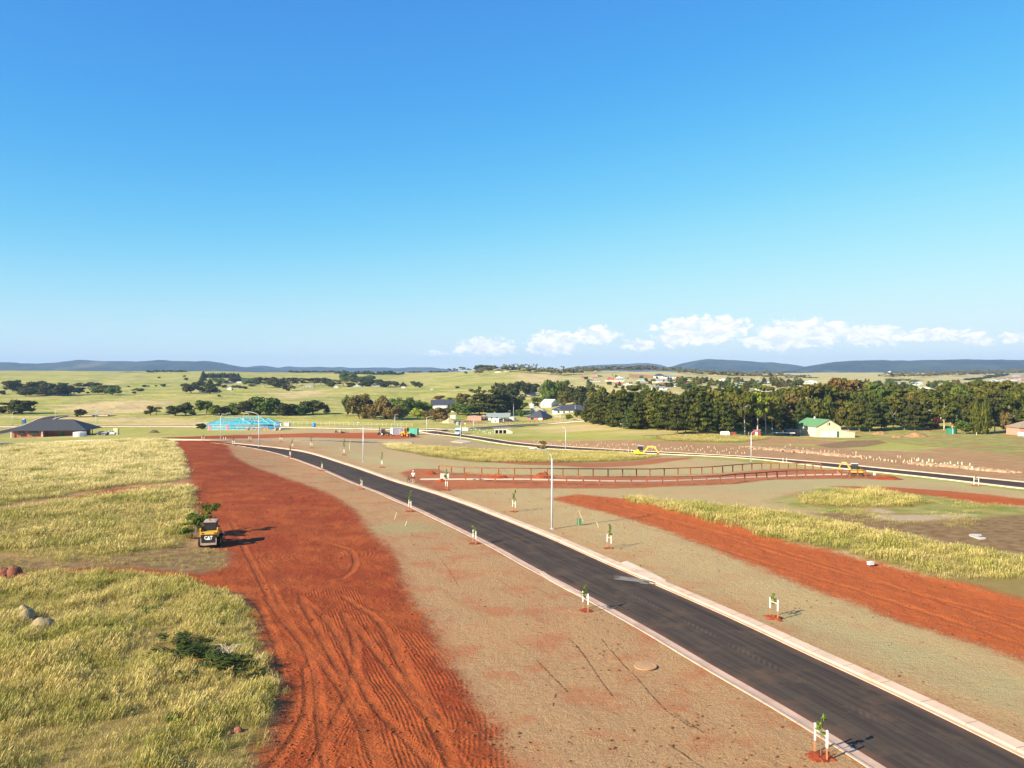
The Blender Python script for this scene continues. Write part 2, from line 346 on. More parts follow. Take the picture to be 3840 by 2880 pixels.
GRAV = [poly('d', (870,705),(980,712),(1160,742),(1000,748),(900,738)), poly('d', (880,760),(1300,765),(1700,748),(1860,762),(1600,795),(1300,815),(1050,820),(930,800)),
        poly('p', (1500,1775),(1640,1778),(1640,1790),(1560,1790))]
MULCH = [poly('p', (640,1648),(960,1618),(1200,1609),(1565,1607),(1640,1632),(1768,1659),(1920,1678),(2120,1690),(2354,1702),(2571,1714),(2880,1740),(3140,1760),(3840,1842),(4700,1960),(4700,2700),(4700,3600),(-1200,3600),(-1200,2100),(-200,1700),(200,1664))]
BARE = [poly('p', (1800,1648),(1960,1650),(2120,1654),(2350,1650),(2500,1656),(2700,1664),(2890,1668),(3100,1676),(3300,1690),(3600,1702),(3840,1728),(4400,1800),(4400,1900),(3840,1808),(3531,1778),(3140,1739),(2880,1717),(2571,1702),(2354,1691),(2120,1672),(1920,1659)),
        poly('p', (2750,1652),(2890,1638),(2960,1642),(3100,1652),(3280,1660),(3200,1668),(3000,1665),(2800,1662)),
        poly('p', (3420,1690),(3560,1678),(3700,1690),(3840,1705),(3840,1725),(3600,1700)),
        poly('p', (1640,1572),(1720,1578),(1800,1580),(1830,1590),(1740,1592),(1650,1582)),
        poly('s', (990,125),(1180,120),(1500,150),(2100,180),(2100,215),(1600,200),(1180,215),(1000,190)),
        poly('D', (2000,270),(2212,240),(2212,300),(1950,300))]
STRAW = [poly('A', (500,505),(900,470),(1300,458),(1540,475),(1500,530),(1250,562),(900,578),(700,562),(420,545)), poly('A', (300,600),(700,605),(1200,625),(1700,635),(1900,655),(1600,672),(900,665),(450,650)), poly('A', (600,590),(1100,588),(1400,600),(1000,606)), poly('B', (150,425),(520,370),(620,380),(560,420),(300,460)), poly('B', (0,380),(300,400),(500,440),(200,430)), poly('C', (0,240),(300,240),(520,270),(420,330),(200,330),(60,300)), poly('C', (60,690),(500,680),(900,690),(1300,720),(1000,750),(600,730),(200,725))]
def sdist(x, y, polys, mg=4.0):
    best = np.full(x.shape, -mg)
    for pl in polys:
        lo = pl.min(0) - mg; hi = pl.max(0) + mg
        sel = np.nonzero((x > lo[0]) & (x < hi[0]) & (y > lo[1]) & (y < hi[1]))[0]
        if not len(sel): continue
        px, py = x[sel], y[sel]; ins = np.zeros(len(sel), bool); d = np.full(len(sel), 1e9)
        for a, b in zip(pl, np.roll(pl, -1, 0)):
            e = b - a; L = max(e @ e, 1e-9); t = np.clip(((px - a[0]) * e[0] + (py - a[1]) * e[1]) / L, 0, 1)
            d = np.minimum(d, (px - a[0] - t * e[0]) ** 2 + (py - a[1] - t * e[1]) ** 2)
            c = ((a[1] > py) != (b[1] > py)); ins ^= c & (px < (b[0] - a[0]) * (py - a[1]) / (b[1] - a[1] + 1e-12) + a[0])
        s = np.where(ins, 1, -1) * np.sqrt(d); best[sel] = np.maximum(best[sel], np.clip(s, -mg, mg))
    return best
def pdist(x, y, line):
    """distance to a polyline, signed side and length along it"""
    d = np.full(x.shape, 1e9); s = np.zeros(x.shape); al = np.zeros(x.shape); acc = 0
    for a, b in zip(line[:-1], line[1:]):
        e = b - a; L = math.hypot(*e); t = np.clip(((x - a[0]) * e[0] + (y - a[1]) * e[1]) / (L * L + 1e-9), 0, 1)
        dx = x - a[0] - t * e[0]; dy = y - a[1] - t * e[1]; dd = np.hypot(dx, dy); k = dd < d
        d = np.where(k, dd, d); s = np.where(k, np.sign(e[0] * dy - e[1] * dx), s); al = np.where(k, acc + t * L, al); acc += L
    return d, s, al
def smooth_line(pts, step=1.5, it=3):
    p = np.array(pts, float)
    for _ in range(it):
        q = [p[0]]
        for a, b in zip(p[:-1], p[1:]): q += [a * .75 + b * .25, a * .25 + b * .75]
        q.append(p[-1]); p = np.array(q)
    L = np.concatenate([[0], np.cumsum(np.hypot(*np.diff(p, axis=0).T))]); n = max(int(L[-1] / step), 2)
    t = np.linspace(0, L[-1], n); return np.stack([np.interp(t, L, p[:, 0]), np.interp(t, L, p[:, 1])], 1)
def offs(line, d):
    t = np.gradient(line, axis=0); t /= np.linalg.norm(t, axis=1)[:, None]; return line + np.stack([t[:, 1], -t[:, 0]], 1) * d
def pl(reg, *pts): return [(v.x, v.y) for v in P(reg, *pts)]
# near road: centre line = left edge of the asphalt moved over by half its width
WA = 5.7
_L = pl('p', (800,1660),(880,1668),(960,1680),(1047,1698),(1134,1726),(1203,1752),(1264,1778),(1320,1804),(1394,1831),(1481,1868),(1576,1906),(1654,1943),(1741,1984),(1871,2048),(2007,2125),(2230,2240),(2463,2366),(2680,2494),(2880,2605),(3097,2732),(3340,2880))
_L = _L + [(15.6, 27.5), (18.0, 19), (22.2, 5), (28, -14)]
EDL = smooth_line(_L, .8); RA = offs(EDL, -WA / 2)
if RA[10][0] < EDL[10][0]: RA = offs(EDL, WA / 2)
RB = smooth_line(pl('p', (-500,1700),(-200,1680),(0,1664),(200,1655),(400,1651),(650,1650),(766,1651),(960,1652),(1250,1655),(1420,1659),(1545,1661)), 1.5)
_CU = pl('p', (1640,1617),(1693,1626),(1733,1630),(1828,1643),(1920,1658),(2120,1673),(2354,1690),(2571,1701),(2880,1717),(3140,1739),(3314,1758),(3531,1778),(3840,1808),(4300,1860),(5000,1960))
RC = offs(smooth_line(_CU, 1.5), 4.2)
if RC[60][1] > smooth_line(_CU, 1.5)[60][1]: RC = offs(smooth_line(_CU, 1.5), -4.2)
RD = smooth_line(pl('p', (-500,1600),(100,1600),(300,1600),(500,1600),(760,1600),(1000,1603),(1200,1605),(1400,1609),(1560,1611),(1660,1615)), 3)
RE = smooth_line(pl('p', (1640,1612),(1740,1611),(1800,1608),(1900,1600),(2000,1593),(2110,1584),(2195,1578),(2300,1566)), 3)
RF = smooth_line(pl('p', (-200,1648),(0,1623),(80,1609),(140,1590),(180,1569),(225,1561),(300,1559),(420,1558)), 3)
ROADS = [(RA, WA), (RB, 6.0), (RC, 8.0), (RD, 8.0), (RE, 8.0), (RF, 8.0)]
FOOT = smooth_line(pl('p', (1578,1797),(1640,1797),(1780,1797),(1920,1797),(2050,1799),(2267,1804),(2484,1804),(2614,1800),(2740,1793),(2880,1787),(3010,1782),(3158,1779),(3230,1780)), 1.0)
# ---- wheel tracks and scraped furrows in the red earth
TRK = [(('p', (1020,2200),(1080,2330),(1150,2420),(1190,2540),(1200,2700),(1235,2900))),
       (('p', (1130,2240),(1260,2350),(1330,2500),(1400,2640),(1560,2800),(1680,2920))),
       (('p', (1320,2330),(1480,2520),(1600,2680),(1770,2920))),
       (('p', (1290,2240),(1440,2330),(1500,2480),(1620,2700),(1720,2920))),
       (('p', (1000,2240),(1090,2360),(1230,2500),(1330,2650),(1390,2790),(1430,2920))),
       (('p', (975,2275),(1015,2350),(1052,2450),(1056,2530))),
       (('p', (1150,2920),(1240,2750),(1330,2560),(1340,2400),(1290,2300))),
       (('p', (980,2920),(1100,2780),(1165,2650),(1150,2500))),
       (('p', (1130,2250),(1350,2640),(1400,2760),(1480,2930))),
       (('p', (1480,2380),(1560,2560),(1660,2700),(1690,2850),(1700,2930))),
       (('p', (870,1960),(920,2060),(970,2160),(1015,2250))),
       (('p', (1230,2180),(1310,2160),(1340,2110),(1320,2060),(1240,2040))),
       (('p', (2060,1878),(2500,1995),(2900,2118),(3300,2235),(3840,2420),(4200,2550))),
       (('p', (2150,1870),(2600,1968),(3100,2112),(3840,2360),(4200,2480))),
       (('p', (2300,1886),(2800,2040),(3200,2160),(3840,2330)))]
TRK = [smooth_line(pl(*t), .4) for t in TRK]
FUR = [(smooth_line(pl('p', (1230,2200),(1290,2330),(1380,2500),(1480,2680),(1560,2900)), .4), 2.1, .19),
       (smooth_line(pl('p', (1470,2330),(1590,2480),(1680,2640),(1700,2780),(1690,2900)), .4), 1.6, .20),
       (smooth_line(pl('p', (1180,2900),(1250,2760),(1330,2640)), .4), .9, .18),
       (smooth_line(pl('p', (1780,2500),(1820,2640),(1830,2800),(1850,2900)), .4), 1.3, .22)]
def grid(px, Ys):
    kx = (px - 1920) / F; X = kx[None, :] * Ys[:, None]; Y = np.repeat(Ys[:, None], len(px), 1); return X, Y
cn = np.concatenate([np.arange(-900, -200, 20), np.arange(-200, 4040, 4.0), np.arange(4040, 4741, 20)])
if len(cn) % 2 == 0: cn = np.append(cn, cn[-1] + 20)
rn = []
r = 3020.0
while r > 1852: rn.append(F * CAM_H / (r - HOR)); r -= 3.6
rn = np.array(rn + [103.5])
cm_ = cn[::2]
rm = [103.5]
while rm[-1] < 420: rm.append(rm[-1] + max(.8, rm[-1] * .0062))
rm = np.array(rm)
cf_ = cm_[::2] if len(cm_) % 2 == 1 else np.append(cm_[::2], cm_[-1])
rf = [rm[-1]]
while rf[-1] < 11300: rf.append(rf[-1] * (1.012 if rf[-1] < 3500 else 1.05))
rf = np.array(rf)
blocks = [(cn, rn), (cm_, rm), (cf_, rf)]
VX = []; VY = []; FA = []; o = 0; B0 = []
for c, rr in blocks:
    X, Y = grid(c, rr); n, m = X.shape; VX.append(X.ravel()); VY.append(Y.ravel())
    ii = (np.arange(n - 1)[:, None] * m + np.arange(m - 1)[None, :] + o).ravel()
    FA.append(np.stack([ii, ii + 1, ii + m + 1, ii + m], 1)); B0.append((o, n, m)); o += n * m
# apron: coarse ground to the sides of the frame, under and behind the viewpoint
AX = np.array([-11200, -6000, -2500, -1000, -500, -250, -120, -60, -30, -15, 0, 15, 30, 60, 120, 250, 500, 1000, 2500, 6000, 11200], float)
YL = rn[0]; AY = np.array([-3000, -1000, -400, -200, -100, -50, -20, 0, 15, YL], float)
X, Y = np.meshgrid(AX, AY); n, m = X.shape; VX.append(X.ravel()); VY.append(Y.ravel())
ii = (np.arange(n - 1)[:, None] * m + np.arange(m - 1)[None, :] + o).ravel(); FA.append(np.stack([ii, ii + 1, ii + m + 1, ii + m], 1)); o += n * m
allr = np.concatenate([rn[::12], [rn[-1]], rm[1::8], [rm[-1]], rf[1::4], [rf[-1]]]); allr = np.unique(allr)
for sgn in (-1, 1):
    c0 = (cn[0] if sgn < 0 else cn[-1]); k = (c0 - 1920) / F
    fr = np.concatenate([[0], np.geomspace(.04, 1, 8)])
    x0 = k * allr; x1 = np.sign(k) * 11200 + 0 * allr
    X = x0[:, None] * (1 - fr) + x1[:, None] * fr; Y = np.repeat(allr[:, None], len(fr), 1)
    X = np.where(np.abs(X) > 11200, np.sign(X) * 11200, X); X = np.where(np.abs(x0[:, None]) > 11199, x0[:, None], X)
    n, m = X.shape; VX.append(X.ravel()); VY.append(Y.ravel())
    ii = (np.arange(n - 1)[:, None] * m + np.arange(m - 1)[None, :] + o).ravel()
    q = np.stack([ii, ii + 1, ii + m + 1, ii + m], 1); FA.append(q if sgn > 0 else q[:, ::-1]); o += n * m
VX = np.concatenate(VX); VY = np.concatenate(VY); FA = np.concatenate(FA)
VZ = G(VX, VY)
near = (VY < 420) & (VY > 20)
A = {}
for nm, pls in (('red', RED), ('tall', TALL), ('green', GREEN), ('brown', BROWN), ('greens', GREENS), ('gravel', GRAV), ('mulch', MULCH), ('bare', BARE)):
    v = np.full(VX.shape, -4.0); far = VY > 130
    a = sdist(VX, VY, pls, 4.0); A[nm] = a
CRK = [pl('p', (2255,2395),(2285,2430),(2330,2480),(2390,2540),(2440,2600),(2500,2665),(2600,2730)), pl('p', (2130,2392),(2165,2420),(2205,2475),(2263,2560),(2300,2610)), pl('p', (2510,2790),(2570,2830),(2650,2885),(2700,2930)), pl('p', (2528,2672),(2640,2745)), pl('p', (2010,2470),(2080,2540),(2130,2590)), pl('p', (2085,2600),(2075,2645)), pl('p', (1630,2070),(1680,2130),(1720,2200))]
ck = np.full(VX.shape, 4.0); s_ = np.nonzero((VY < 80) & (VY > 28) & (np.abs(VX) < 20))[0]
for c_ in CRK: d_, _, _ = pdist(VX[s_], VY[s_], np.array(c_)); ck[s_] = np.minimum(ck[s_], d_)
A['crack'] = ck
A['straw'] = sdist(VX, VY, STRAW, 40.0)
A['mulch'] = np.where(VY < 25, 4.0, A['mulch'])
A['tall'] = np.where((VY < 26) & (VX < -9), 4.0, A['tall'])
rut = np.full(VX.shape, 9.0); along = np.zeros(VX.shape); dz = np.zeros(VX.shape)
sel = np.nonzero((VY < 185) & (VY > 25) & ((A['red'] > -1)))[0]; sx_, sy_ = VX[sel], VY[sel]
for i, t in enumerate(TRK):
    d, s, al = pdist(sx_, sy_, t); k = d < np.abs(rut[sel]); rr = rut[sel]; aa = along[sel]
    rr = np.where(k, d * np.where(s == 0, 1, s), rr); aa = np.where(k, al + i * 3.7, aa); rut[sel] = rr; along[sel] = aa
    dz[sel] += (-.016 * np.exp(-(d / .20) ** 2) + .015 * np.exp(-((d - .33) / .10) ** 2)) * (.2 + 1.3 * vnoise(sx_, sy_, .35, i))
A['rut'] = rut; A['along'] = along
fu = np.zeros(VX.shape); fm = np.zeros(VX.shape)
for line, hw, per in FUR:
    d, s, al = pdist(sx_, sy_, line); L = al.max(); mk = np.clip((hw - d) / .5, 0, 1) * np.clip((al) / 1.5, 0, 1)
    u = d * s / per; k = mk > fm[sel]; a = fu[sel]; a = np.where(k, u, a); fu[sel] = a; b = fm[sel]; b = np.where(k, mk, b); fm[sel] = b
cc = hit(1185, 2085); d = np.hypot(sx_ - cc.x, (sy_ - cc.y)); mk = np.clip((5.2 - d) / .5, 0, 1) * np.clip((d - 1.2) / .5, 0, 1) * (sy_ < cc.y + 3.5)
mk = mk * .7; k = (mk > fm[sel]); a = fu[sel]; fu[sel] = np.where(k, d / .34, a); b = fm[sel]; fm[sel] = np.where(k, mk, b)
A['furrow'] = fu; A['furmask'] = fm
# relief: clods and small heaves in the red earth, gentle unevenness elsewhere, lifted grass plateau edge
rd = np.clip((A['red'] + .3) / .8, 0, 1)
dz += rd * (fbm(VX, VY, 1.3, 4, 3) - .47) * .16 * (VY < 150)
dz += np.clip((A['tall'] + .6) / 1.2, 0, 1) * .14 * (VY < 150)
dz += (fbm(VX, VY, .07, 3, 8) - .45) * .30 * (VY < 420) * (VY > 24)
dz += (fbm(VX, VY, .7, 3, 12) - .45) * .07 * (VY < 130)
dz += (fbm(VX, VY, .012, 3, 21) - .45) * np.clip((VY - 450) / 500, 0, 1) * 5.0
dist_road = np.full(VX.shape, 99.0)
for line, wd in ROADS:
    lo = line.min(0) - 9; hi = line.max(0) + 9
    s_ = np.nonzero((VX > lo[0]) & (VX < hi[0]) & (VY > lo[1]) & (VY < hi[1]))[0]
    for q in np.array_split(s_, max(1, len(s_) // 60000 + 1)):
        ls = line[::2] if len(line) > 60 else line
        d, _, _ = pdist(VX[q], VY[q], np.vstack([ls, line[-1:]])); dist_road[q] = np.minimum(dist_road[q], d - wd / 2)
dz *= np.clip((dist_road - .4) / 2.5, 0, 1)
dF, _, _ = pdist(VX, VY, FOOT); dz *= np.clip((dF - 1.0) / 1.5, 0, 1)
VZ = VZ + dz - np.where(dist_road < .58, .42, 0) - np.where(dF < .55, .18, 0)
A['road'] = np.clip(dist_road, -4, 4)
# stitch the blocks where the column count halves
for (o1, n1_, m1), (o2, n2_, m2) in zip(B0[:-1], B0[1:]):
    last = o1 + (n1_ - 1) * m1; idx = last + np.arange(m1); nx = VX[idx]
    VZ[idx] = np.interp(nx, VX[o2:o2 + m2], VZ[o2:o2 + m2])
me = bpy.data.meshes.new('ground')
me.vertices.add(len(VX)); me.vertices.foreach_set('co', np.stack([VX, VY, VZ], 1).astype(np.float32).ravel())
me.loops.add(len(FA) * 4); me.loops.foreach_set('vertex_index', FA.astype(np.int32).ravel())
me.polygons.add(len(FA)); me.polygons.foreach_set('loop_start', (np.arange(len(FA)) * 4).astype(np.int32))
me.polygons.foreach_set('use_smooth', np.ones(len(FA), bool)); me.update(calc_edges=True)
for nm, v in A.items():
    at = me.attributes.new(nm, 'FLOAT', 'POINT'); at.data.foreach_set('value', v.astype(np.float32))
def ZG(x, y):   # ground height incl. relief for placing things: plain surface is close enough
    return gz(x, y)
# ---- ground material
gm = bpy.data.materials.new('ground'); gm.use_nodes = True; t = NT(gm.node_tree); bs = t.n['Principled BSDF']
p = t.pos(); bs.inputs['Specular IOR Level'].default_value = .15; bs.inputs['Roughness'].default_value = .95
nb = t.noise(p, .9, 5, .62); nf = t.noise(p, 7.0, 4, .65); nl = t.noise(p, .09, 4, .6); nm_ = t.noise(p, .30, 4, .6); nff = t.noise(p, 26.0, 3, .6)
edge = t.math('MULTIPLY', t.math('SUBTRACT', t.math('ADD', t.math('MULTIPLY', nb, .6), t.math('MULTIPLY', nf, .4)), .5), 3.2)
def M(name, lo=-.35, hi=.35, k=1.0): return t.ss(t.math('ADD', t.attr(name), t.math('MULTIPLY', edge, k)), lo, hi)
# pasture
far_n = t.noise(t.scale(p, 1, 1, 0), .0085, 5, .6); mid_n = t.noise(t.scale(p, .4, 1, 0), .035, 5, .65); fine_n = t.noise(t.scale(p, .6, 1, 0), .25, 4, .7)
past = t.mix(t.ss(far_n, .34, .62), (.235, .27, .028), (.41, .375, .075))
past = t.mix(t.ss(mid_n, .38, .66), past, (.50, .41, .15))
past = t.mix(t.ss(fine_n, .35, .75), past, t.mix(.40, past, (.14, .175, .02)))
past = t.mix(t.math('MULTIPLY', t.ss(t.math('ADD', t.attr('straw'), t.math('MULTIPLY', t.math('SUBTRACT', mid_n, .5), 90.0)), -12, 16), t.ss(fine_n, .25, .6, .45, .9)), past, (.58, .42, .20))
# pale dry hills on the right, far off
sepx = t.add('ShaderNodeSeparateXYZ'); t.l.new(p, sepx.inputs[0])
dryr = t.math('MULTIPLY', t.ss(t.math('DIVIDE', sepx.outputs[0], t.math('MAXIMUM', sepx.outputs[1], 1.0)), -.02, .12), t.ss(sepx.outputs[1], 420, 700))
past = t.mix(t.math('MULTIPLY', dryr, .75), past, t.mix(t.ss(mid_n, .35, .7), (.46, .38, .15), (.58, .47, .23)))
# sprayed mulch over soil
mul = t.mix(t.ss(nl, .35, .65), (.43, .228, .098), (.375, .222, .100))
mul = t.mix(t.ss(nf, .40, .62), mul, (.47, .305, .148))
rot = t.add('ShaderNodeVectorRotate', rotation_type='Z_AXIS'); t.put(rot.inputs['Vector'], p); rot.inputs['Angle'].default_value = -.42
mul = t.mix(t.math('MULTIPLY', t.ss(t.noise(t.scale(rot.outputs[0], 1.6, .07, 0), 1.0, 5, .7), .54, .68), .35), mul, (.27, .135, .065))
mul = t.mix(t.math('MULTIPLY', t.ss(nff, .54, .68), .70), mul, (.15, .075, .030))
mul = t.mix(t.math('MULTIPLY', t.ss(nm_, .48, .66), .80), mul, (.42, .165, .072))
mul = t.mix(t.math('MULTIPLY', M('green', -1.6, 1.2, .8), .55), mul, (.34, .32, .15))
vor = t.add('ShaderNodeTexVoronoi'); t.put(vor.inputs['Vector'], p); vor.inputs['Scale'].default_value = 1.1; vor.inputs['Randomness'].default_value = 1
spots = t.ss(vor.outputs['Distance'], .10, .05)
mul = t.mix(t.math('MULTIPLY', spots, .8), mul, (.10, .05, .025))
mul = t.mix(t.math('MULTIPLY', t.ss(t.math('ADD', t.attr('crack'), t.math('MULTIPLY', nf, .10)), .12, .06), t.ss(nb, .36, .48)), mul, (.075, .035, .018))
sepm = t.add('ShaderNodeSeparateXYZ'); t.l.new(p, sepm.inputs[0]); rightv = t.ss(t.math('ADD', t.math('MULTIPLY', sepm.outputs[0], 1.0), t.math('MULTIPLY', sepm.outputs[1], .45)), 33, 46)
mul = t.mix(t.math('MULTIPLY', rightv, .5), mul, t.mix(nf, (.44, .37, .16), (.60, .50, .24)))
nearroad = t.math('MULTIPLY', t.ss(t.attr('road'), 1.4, .2), t.ss(nb, .42, .60))
mul = t.mix(t.math('MULTIPLY', nearroad, .75), mul, (.32, .105, .045))
# red earth
redc = t.mix(t.ss(nm_, .35, .68), (.265, .055, .013), (.37, .088, .021))
redc = t.mix(t.ss(nf, .40, .75), redc, t.mix(.5, redc, (.20, .030, .009)))
redc = t.mix(t.math('MULTIPLY', t.ss(nl, .45, .62), .6), redc, (.24, .036, .010))
ab = t.math('ABSOLUTE', t.attr('rut'))
band = t.ss(t.math('ADD', ab, t.math('MULTIPLY', t.math('SUBTRACT', nf, .5), .25)), .34, .12)
redc = t.mix(t.math('MULTIPLY', band, t.ss(nl, .30, .60, .15, .65)), redc, t.mix(nb, (.36, .085, .022), (.43, .115, .032)))
redc = t.mix(t.math('MULTIPLY', rightv, .55), redc, (.52, .135, .034))
redc = t.mix(t.math('MULTIPLY', t.ss(sepm.outputs[1], 98, 122), t.math('MULTIPLY', t.ss(nb, .35, .65, .25, .75), t.ss(sepm.outputs[0], -22, -12))), redc, (.37, .185, .088))
vor2 = t.add('ShaderNodeTexVoronoi'); t.put(vor2.inputs['Vector'], p); vor2.inputs['Scale'].default_value = 2.3
peb = t.ss(vor2.outputs['Distance'], .09, .04)
redc = t.mix(t.math('MULTIPLY', peb, .5), redc, (.50, .22, .11))
# tall grass floor, brown earth, green patches, gravel, bare soil
tg = t.mix(nb, (.22, .165, .045), (.36, .26, .09))
brn = t.mix(t.ss(nb, .35, .65), (.20, .115, .048), (.30, .20, .09))
grs = t.mix(t.ss(nm_, .38, .62), (.22, .25, .045), (.38, .32, .11)); grs = t.mix(t.math('MULTIPLY', t.ss(nl, .50, .62), .75), grs, (.38, .17, .07))
brr = t.mix(t.ss(nm_, .35, .65), (.39, .20, .088), (.45, .275, .125)); brr = t.mix(t.math('MULTIPLY', t.ss(nb, .5, .7), .5), brr, (.28, .14, .065))
col = t.mix(M('mulch', -.3, .3), past, mul)
col = t.mix(M('bare', -1.5, 1.2, 1.4), col, brr)
col = t.mix(M('greens', -1.5, 1.2, 1.6), col, grs)
col = t.mix(M('brown', -1.2, 1.0, 1.2), col, brn)
col = t.mix(M('tall', -.6, .5, 1.2), col, tg)
col = t.mix(M('gravel', -.5, .6, 1.0), col, (.46, .35, .22))
mr = t.ss(t.math('ADD', t.attr('red'), t.math('MULTIPLY', edge, 1.1)), -1.6, 1.7)
mr = t.ss(t.math('ADD', mr, t.math('ADD', t.math('MULTIPLY', t.math('SUBTRACT', nff, .5), 2.0), t.math('MULTIPLY', t.math('SUBTRACT', nf, .5), .8))), .36, .62)
col = t.mix(mr, col, redc)
t.put(bs.inputs['Base Color'], col)
# relief: furrows, tread marks, clods, mulch fluff
wob = t.math('ADD', t.math('MULTIPLY', t.noise(p, .12, 1, .5), 4.0), t.math('MULTIPLY', t.noise(p, 2.2, 2, .5), .35))
fur = t.math('SINE', t.math('MULTIPLY', t.math('ADD', t.attr('furrow'), wob), 6.2832))
fur = t.math('MULTIPLY', t.math('MULTIPLY', fur, t.math('MULTIPLY', t.attr('furmask'), t.ss(nm_, .36, .50))), t.math('SUBTRACT', 1.0, band))
trd = t.math('MULTIPLY', t.math('SINE', t.math('MULTIPLY', t.math('ADD', t.attr('along'), t.math('MULTIPLY', ab, .8)), 6.2832 / .24)), t.math('MULTIPLY', t.ss(t.math('ABSOLUTE', t.math('SUBTRACT', ab, .24)), .10, .04), t.ss(nb, .40, .55)))
h = t.math('MULTIPLY', t.math('MULTIPLY', fur, mr), .013)
h = t.math('ADD', h, t.math('MULTIPLY', t.math('MULTIPLY', trd, mr), .03))
h = t.math('ADD', h, t.math('MULTIPLY', t.math('MULTIPLY', nf, mr), .10))
h = t.math('ADD', h, t.math('MULTIPLY', t.math('MULTIPLY', t.noise(p, 2.4, 4, .6), t.math('SUBTRACT', 1.0, band)), .10))
h = t.math('ADD', h, t.math('MULTIPLY', t.math('MULTIPLY', nff, t.math('SUBTRACT', 1.0, mr)), .055))
h = t.math('ADD', h, t.math('MULTIPLY', t.math('MULTIPLY', t.noise(p, 10.0, 4, .6), t.math('SUBTRACT', 1.0, mr)), .08))
h = t.math('ADD', h, t.math('MULTIPLY', t.math('MULTIPLY', t.noise(t.scale(p, 1, 1, 0), .018, 5, .6), t.ss(sepx.outputs[1], 300, 600)), 9.0))
t.put(bs.inputs['Normal'], t.bump(h, 1.0, 1.0))
me.materials.append(gm)
ground = struct(link('ground', me))
# ================================================================ ROADS, KERBS, PATH
asp = bpy.data.materials.new('asphalt'); asp.use_nodes = True; t = NT(asp.node_tree); bs = t.n['Principled BSDF']; p = t.pos()
u = t.attr('across'); v = t.attr('len')
cv = t.add('ShaderNodeCombineXYZ'); t.l.new(t.math('MULTIPLY', u, 2.2), cv.inputs[0]); t.l.new(t.math('MULTIPLY', v, .06), cv.inputs[1])
streak = t.noise(cv.outputs[0], 1.0, 5, .65)
c = t.mix(t.ss(streak, .35, .65), (.044, .035, .029), (.080, .062, .048))
c = t.mix(t.math('MULTIPLY', t.ss(t.noise(p, .45, 6, .7), .46, .72), .65), c, (.135, .085, .052))
c = t.mix(t.math('MULTIPLY', t.ss(t.noise(p, 40, 2), .55, .75), .35), c, (.15, .12, .10))
edg = t.ss(t.math('ABSOLUTE', u), 2.3, 2.85)
c = t.mix(t.math('MULTIPLY', edg, t.math('MULTIPLY', t.noise(p, 1.5, 3), .7)), c, (.22, .10, .055))
# dusty tyre tread prints
trd = t.math('SINE', t.math('MULTIPLY', t.math('ADD', v, t.math('MULTIPLY', t.math('ABSOLUTE', t.math('SUBTRACT', u, 0.35)), 1.2)), 6.2832 / .45))
tb = t.ss(t.math('ABSOLUTE', t.math('SUBTRACT', t.math('ABSOLUTE', t.math('SUBTRACT', u, .75)), .62)), .30, .14)
c = t.mix(t.math('MULTIPLY', t.math('MULTIPLY', t.ss(trd, -.1, .7), tb), t.math('MULTIPLY', t.ss(t.noise(p, .25, 3), .42, .6), .30)), c, (.17, .12, .085))
t.put(bs.inputs['Base Color'], c); bs.inputs['Roughness'].default_value = .9; bs.inputs['Specular IOR Level'].default_value = .08
t.put(bs.inputs['Normal'], t.bump(t.noise(p, 45, 3), .012))
wide_fix = True
def strip(name, line, offsets, zoff, material, samples=None):
    """ribbon following a centre line; offsets across (m), one height each"""
    n = len(line); tg_ = np.gradient(line, axis=0); tg_ /= np.linalg.norm(tg_, axis=1)[:, None]; nr = np.stack([tg_[:, 1], -tg_[:, 0]], 1)
    vs = []; zc = G(line[:, 0], line[:, 1]); m = len(offsets); us = []; ls = []
    L = np.concatenate([[0], np.cumsum(np.hypot(*np.diff(line, axis=0).T))])
    for j, (of, zo) in enumerate(zip(offsets, zoff)):
        q = line + nr * of; zz = G(q[:, 0], q[:, 1]) + zo + (.35 * np.clip((line[:, 1] - 370) / 30, 0, 1) if wide_fix else 0)
        vs.append(np.column_stack([q, zz])); us.append(np.full(n, of)); ls.append(L)
    V = np.stack(vs, 1).reshape(-1, 3); U = np.stack(us, 1).ravel(); LL = np.stack(ls, 1).ravel()
    fs = [(i * m + j, i * m + j + 1, (i + 1) * m + j + 1, (i + 1) * m + j) for i in range(n - 1) for j in range(m - 1)]
    me_ = bpy.data.meshes.new(name); me_.from_pydata(V.tolist(), [], fs)
    for nm, a in (('across', U), ('len', LL)):
        at = me_.attributes.new(nm, 'FLOAT', 'POINT'); at.data.foreach_set('value', a.astype(np.float32))
    me_.materials.append(material); return struct(link(name, me_))
def halfs(wd): return [-wd / 2, -wd / 4, 0, wd / 4, wd / 2]
strip('road', RA, halfs(WA + .1), [-.09, -.06, -.05, -.06, -.09], asp)
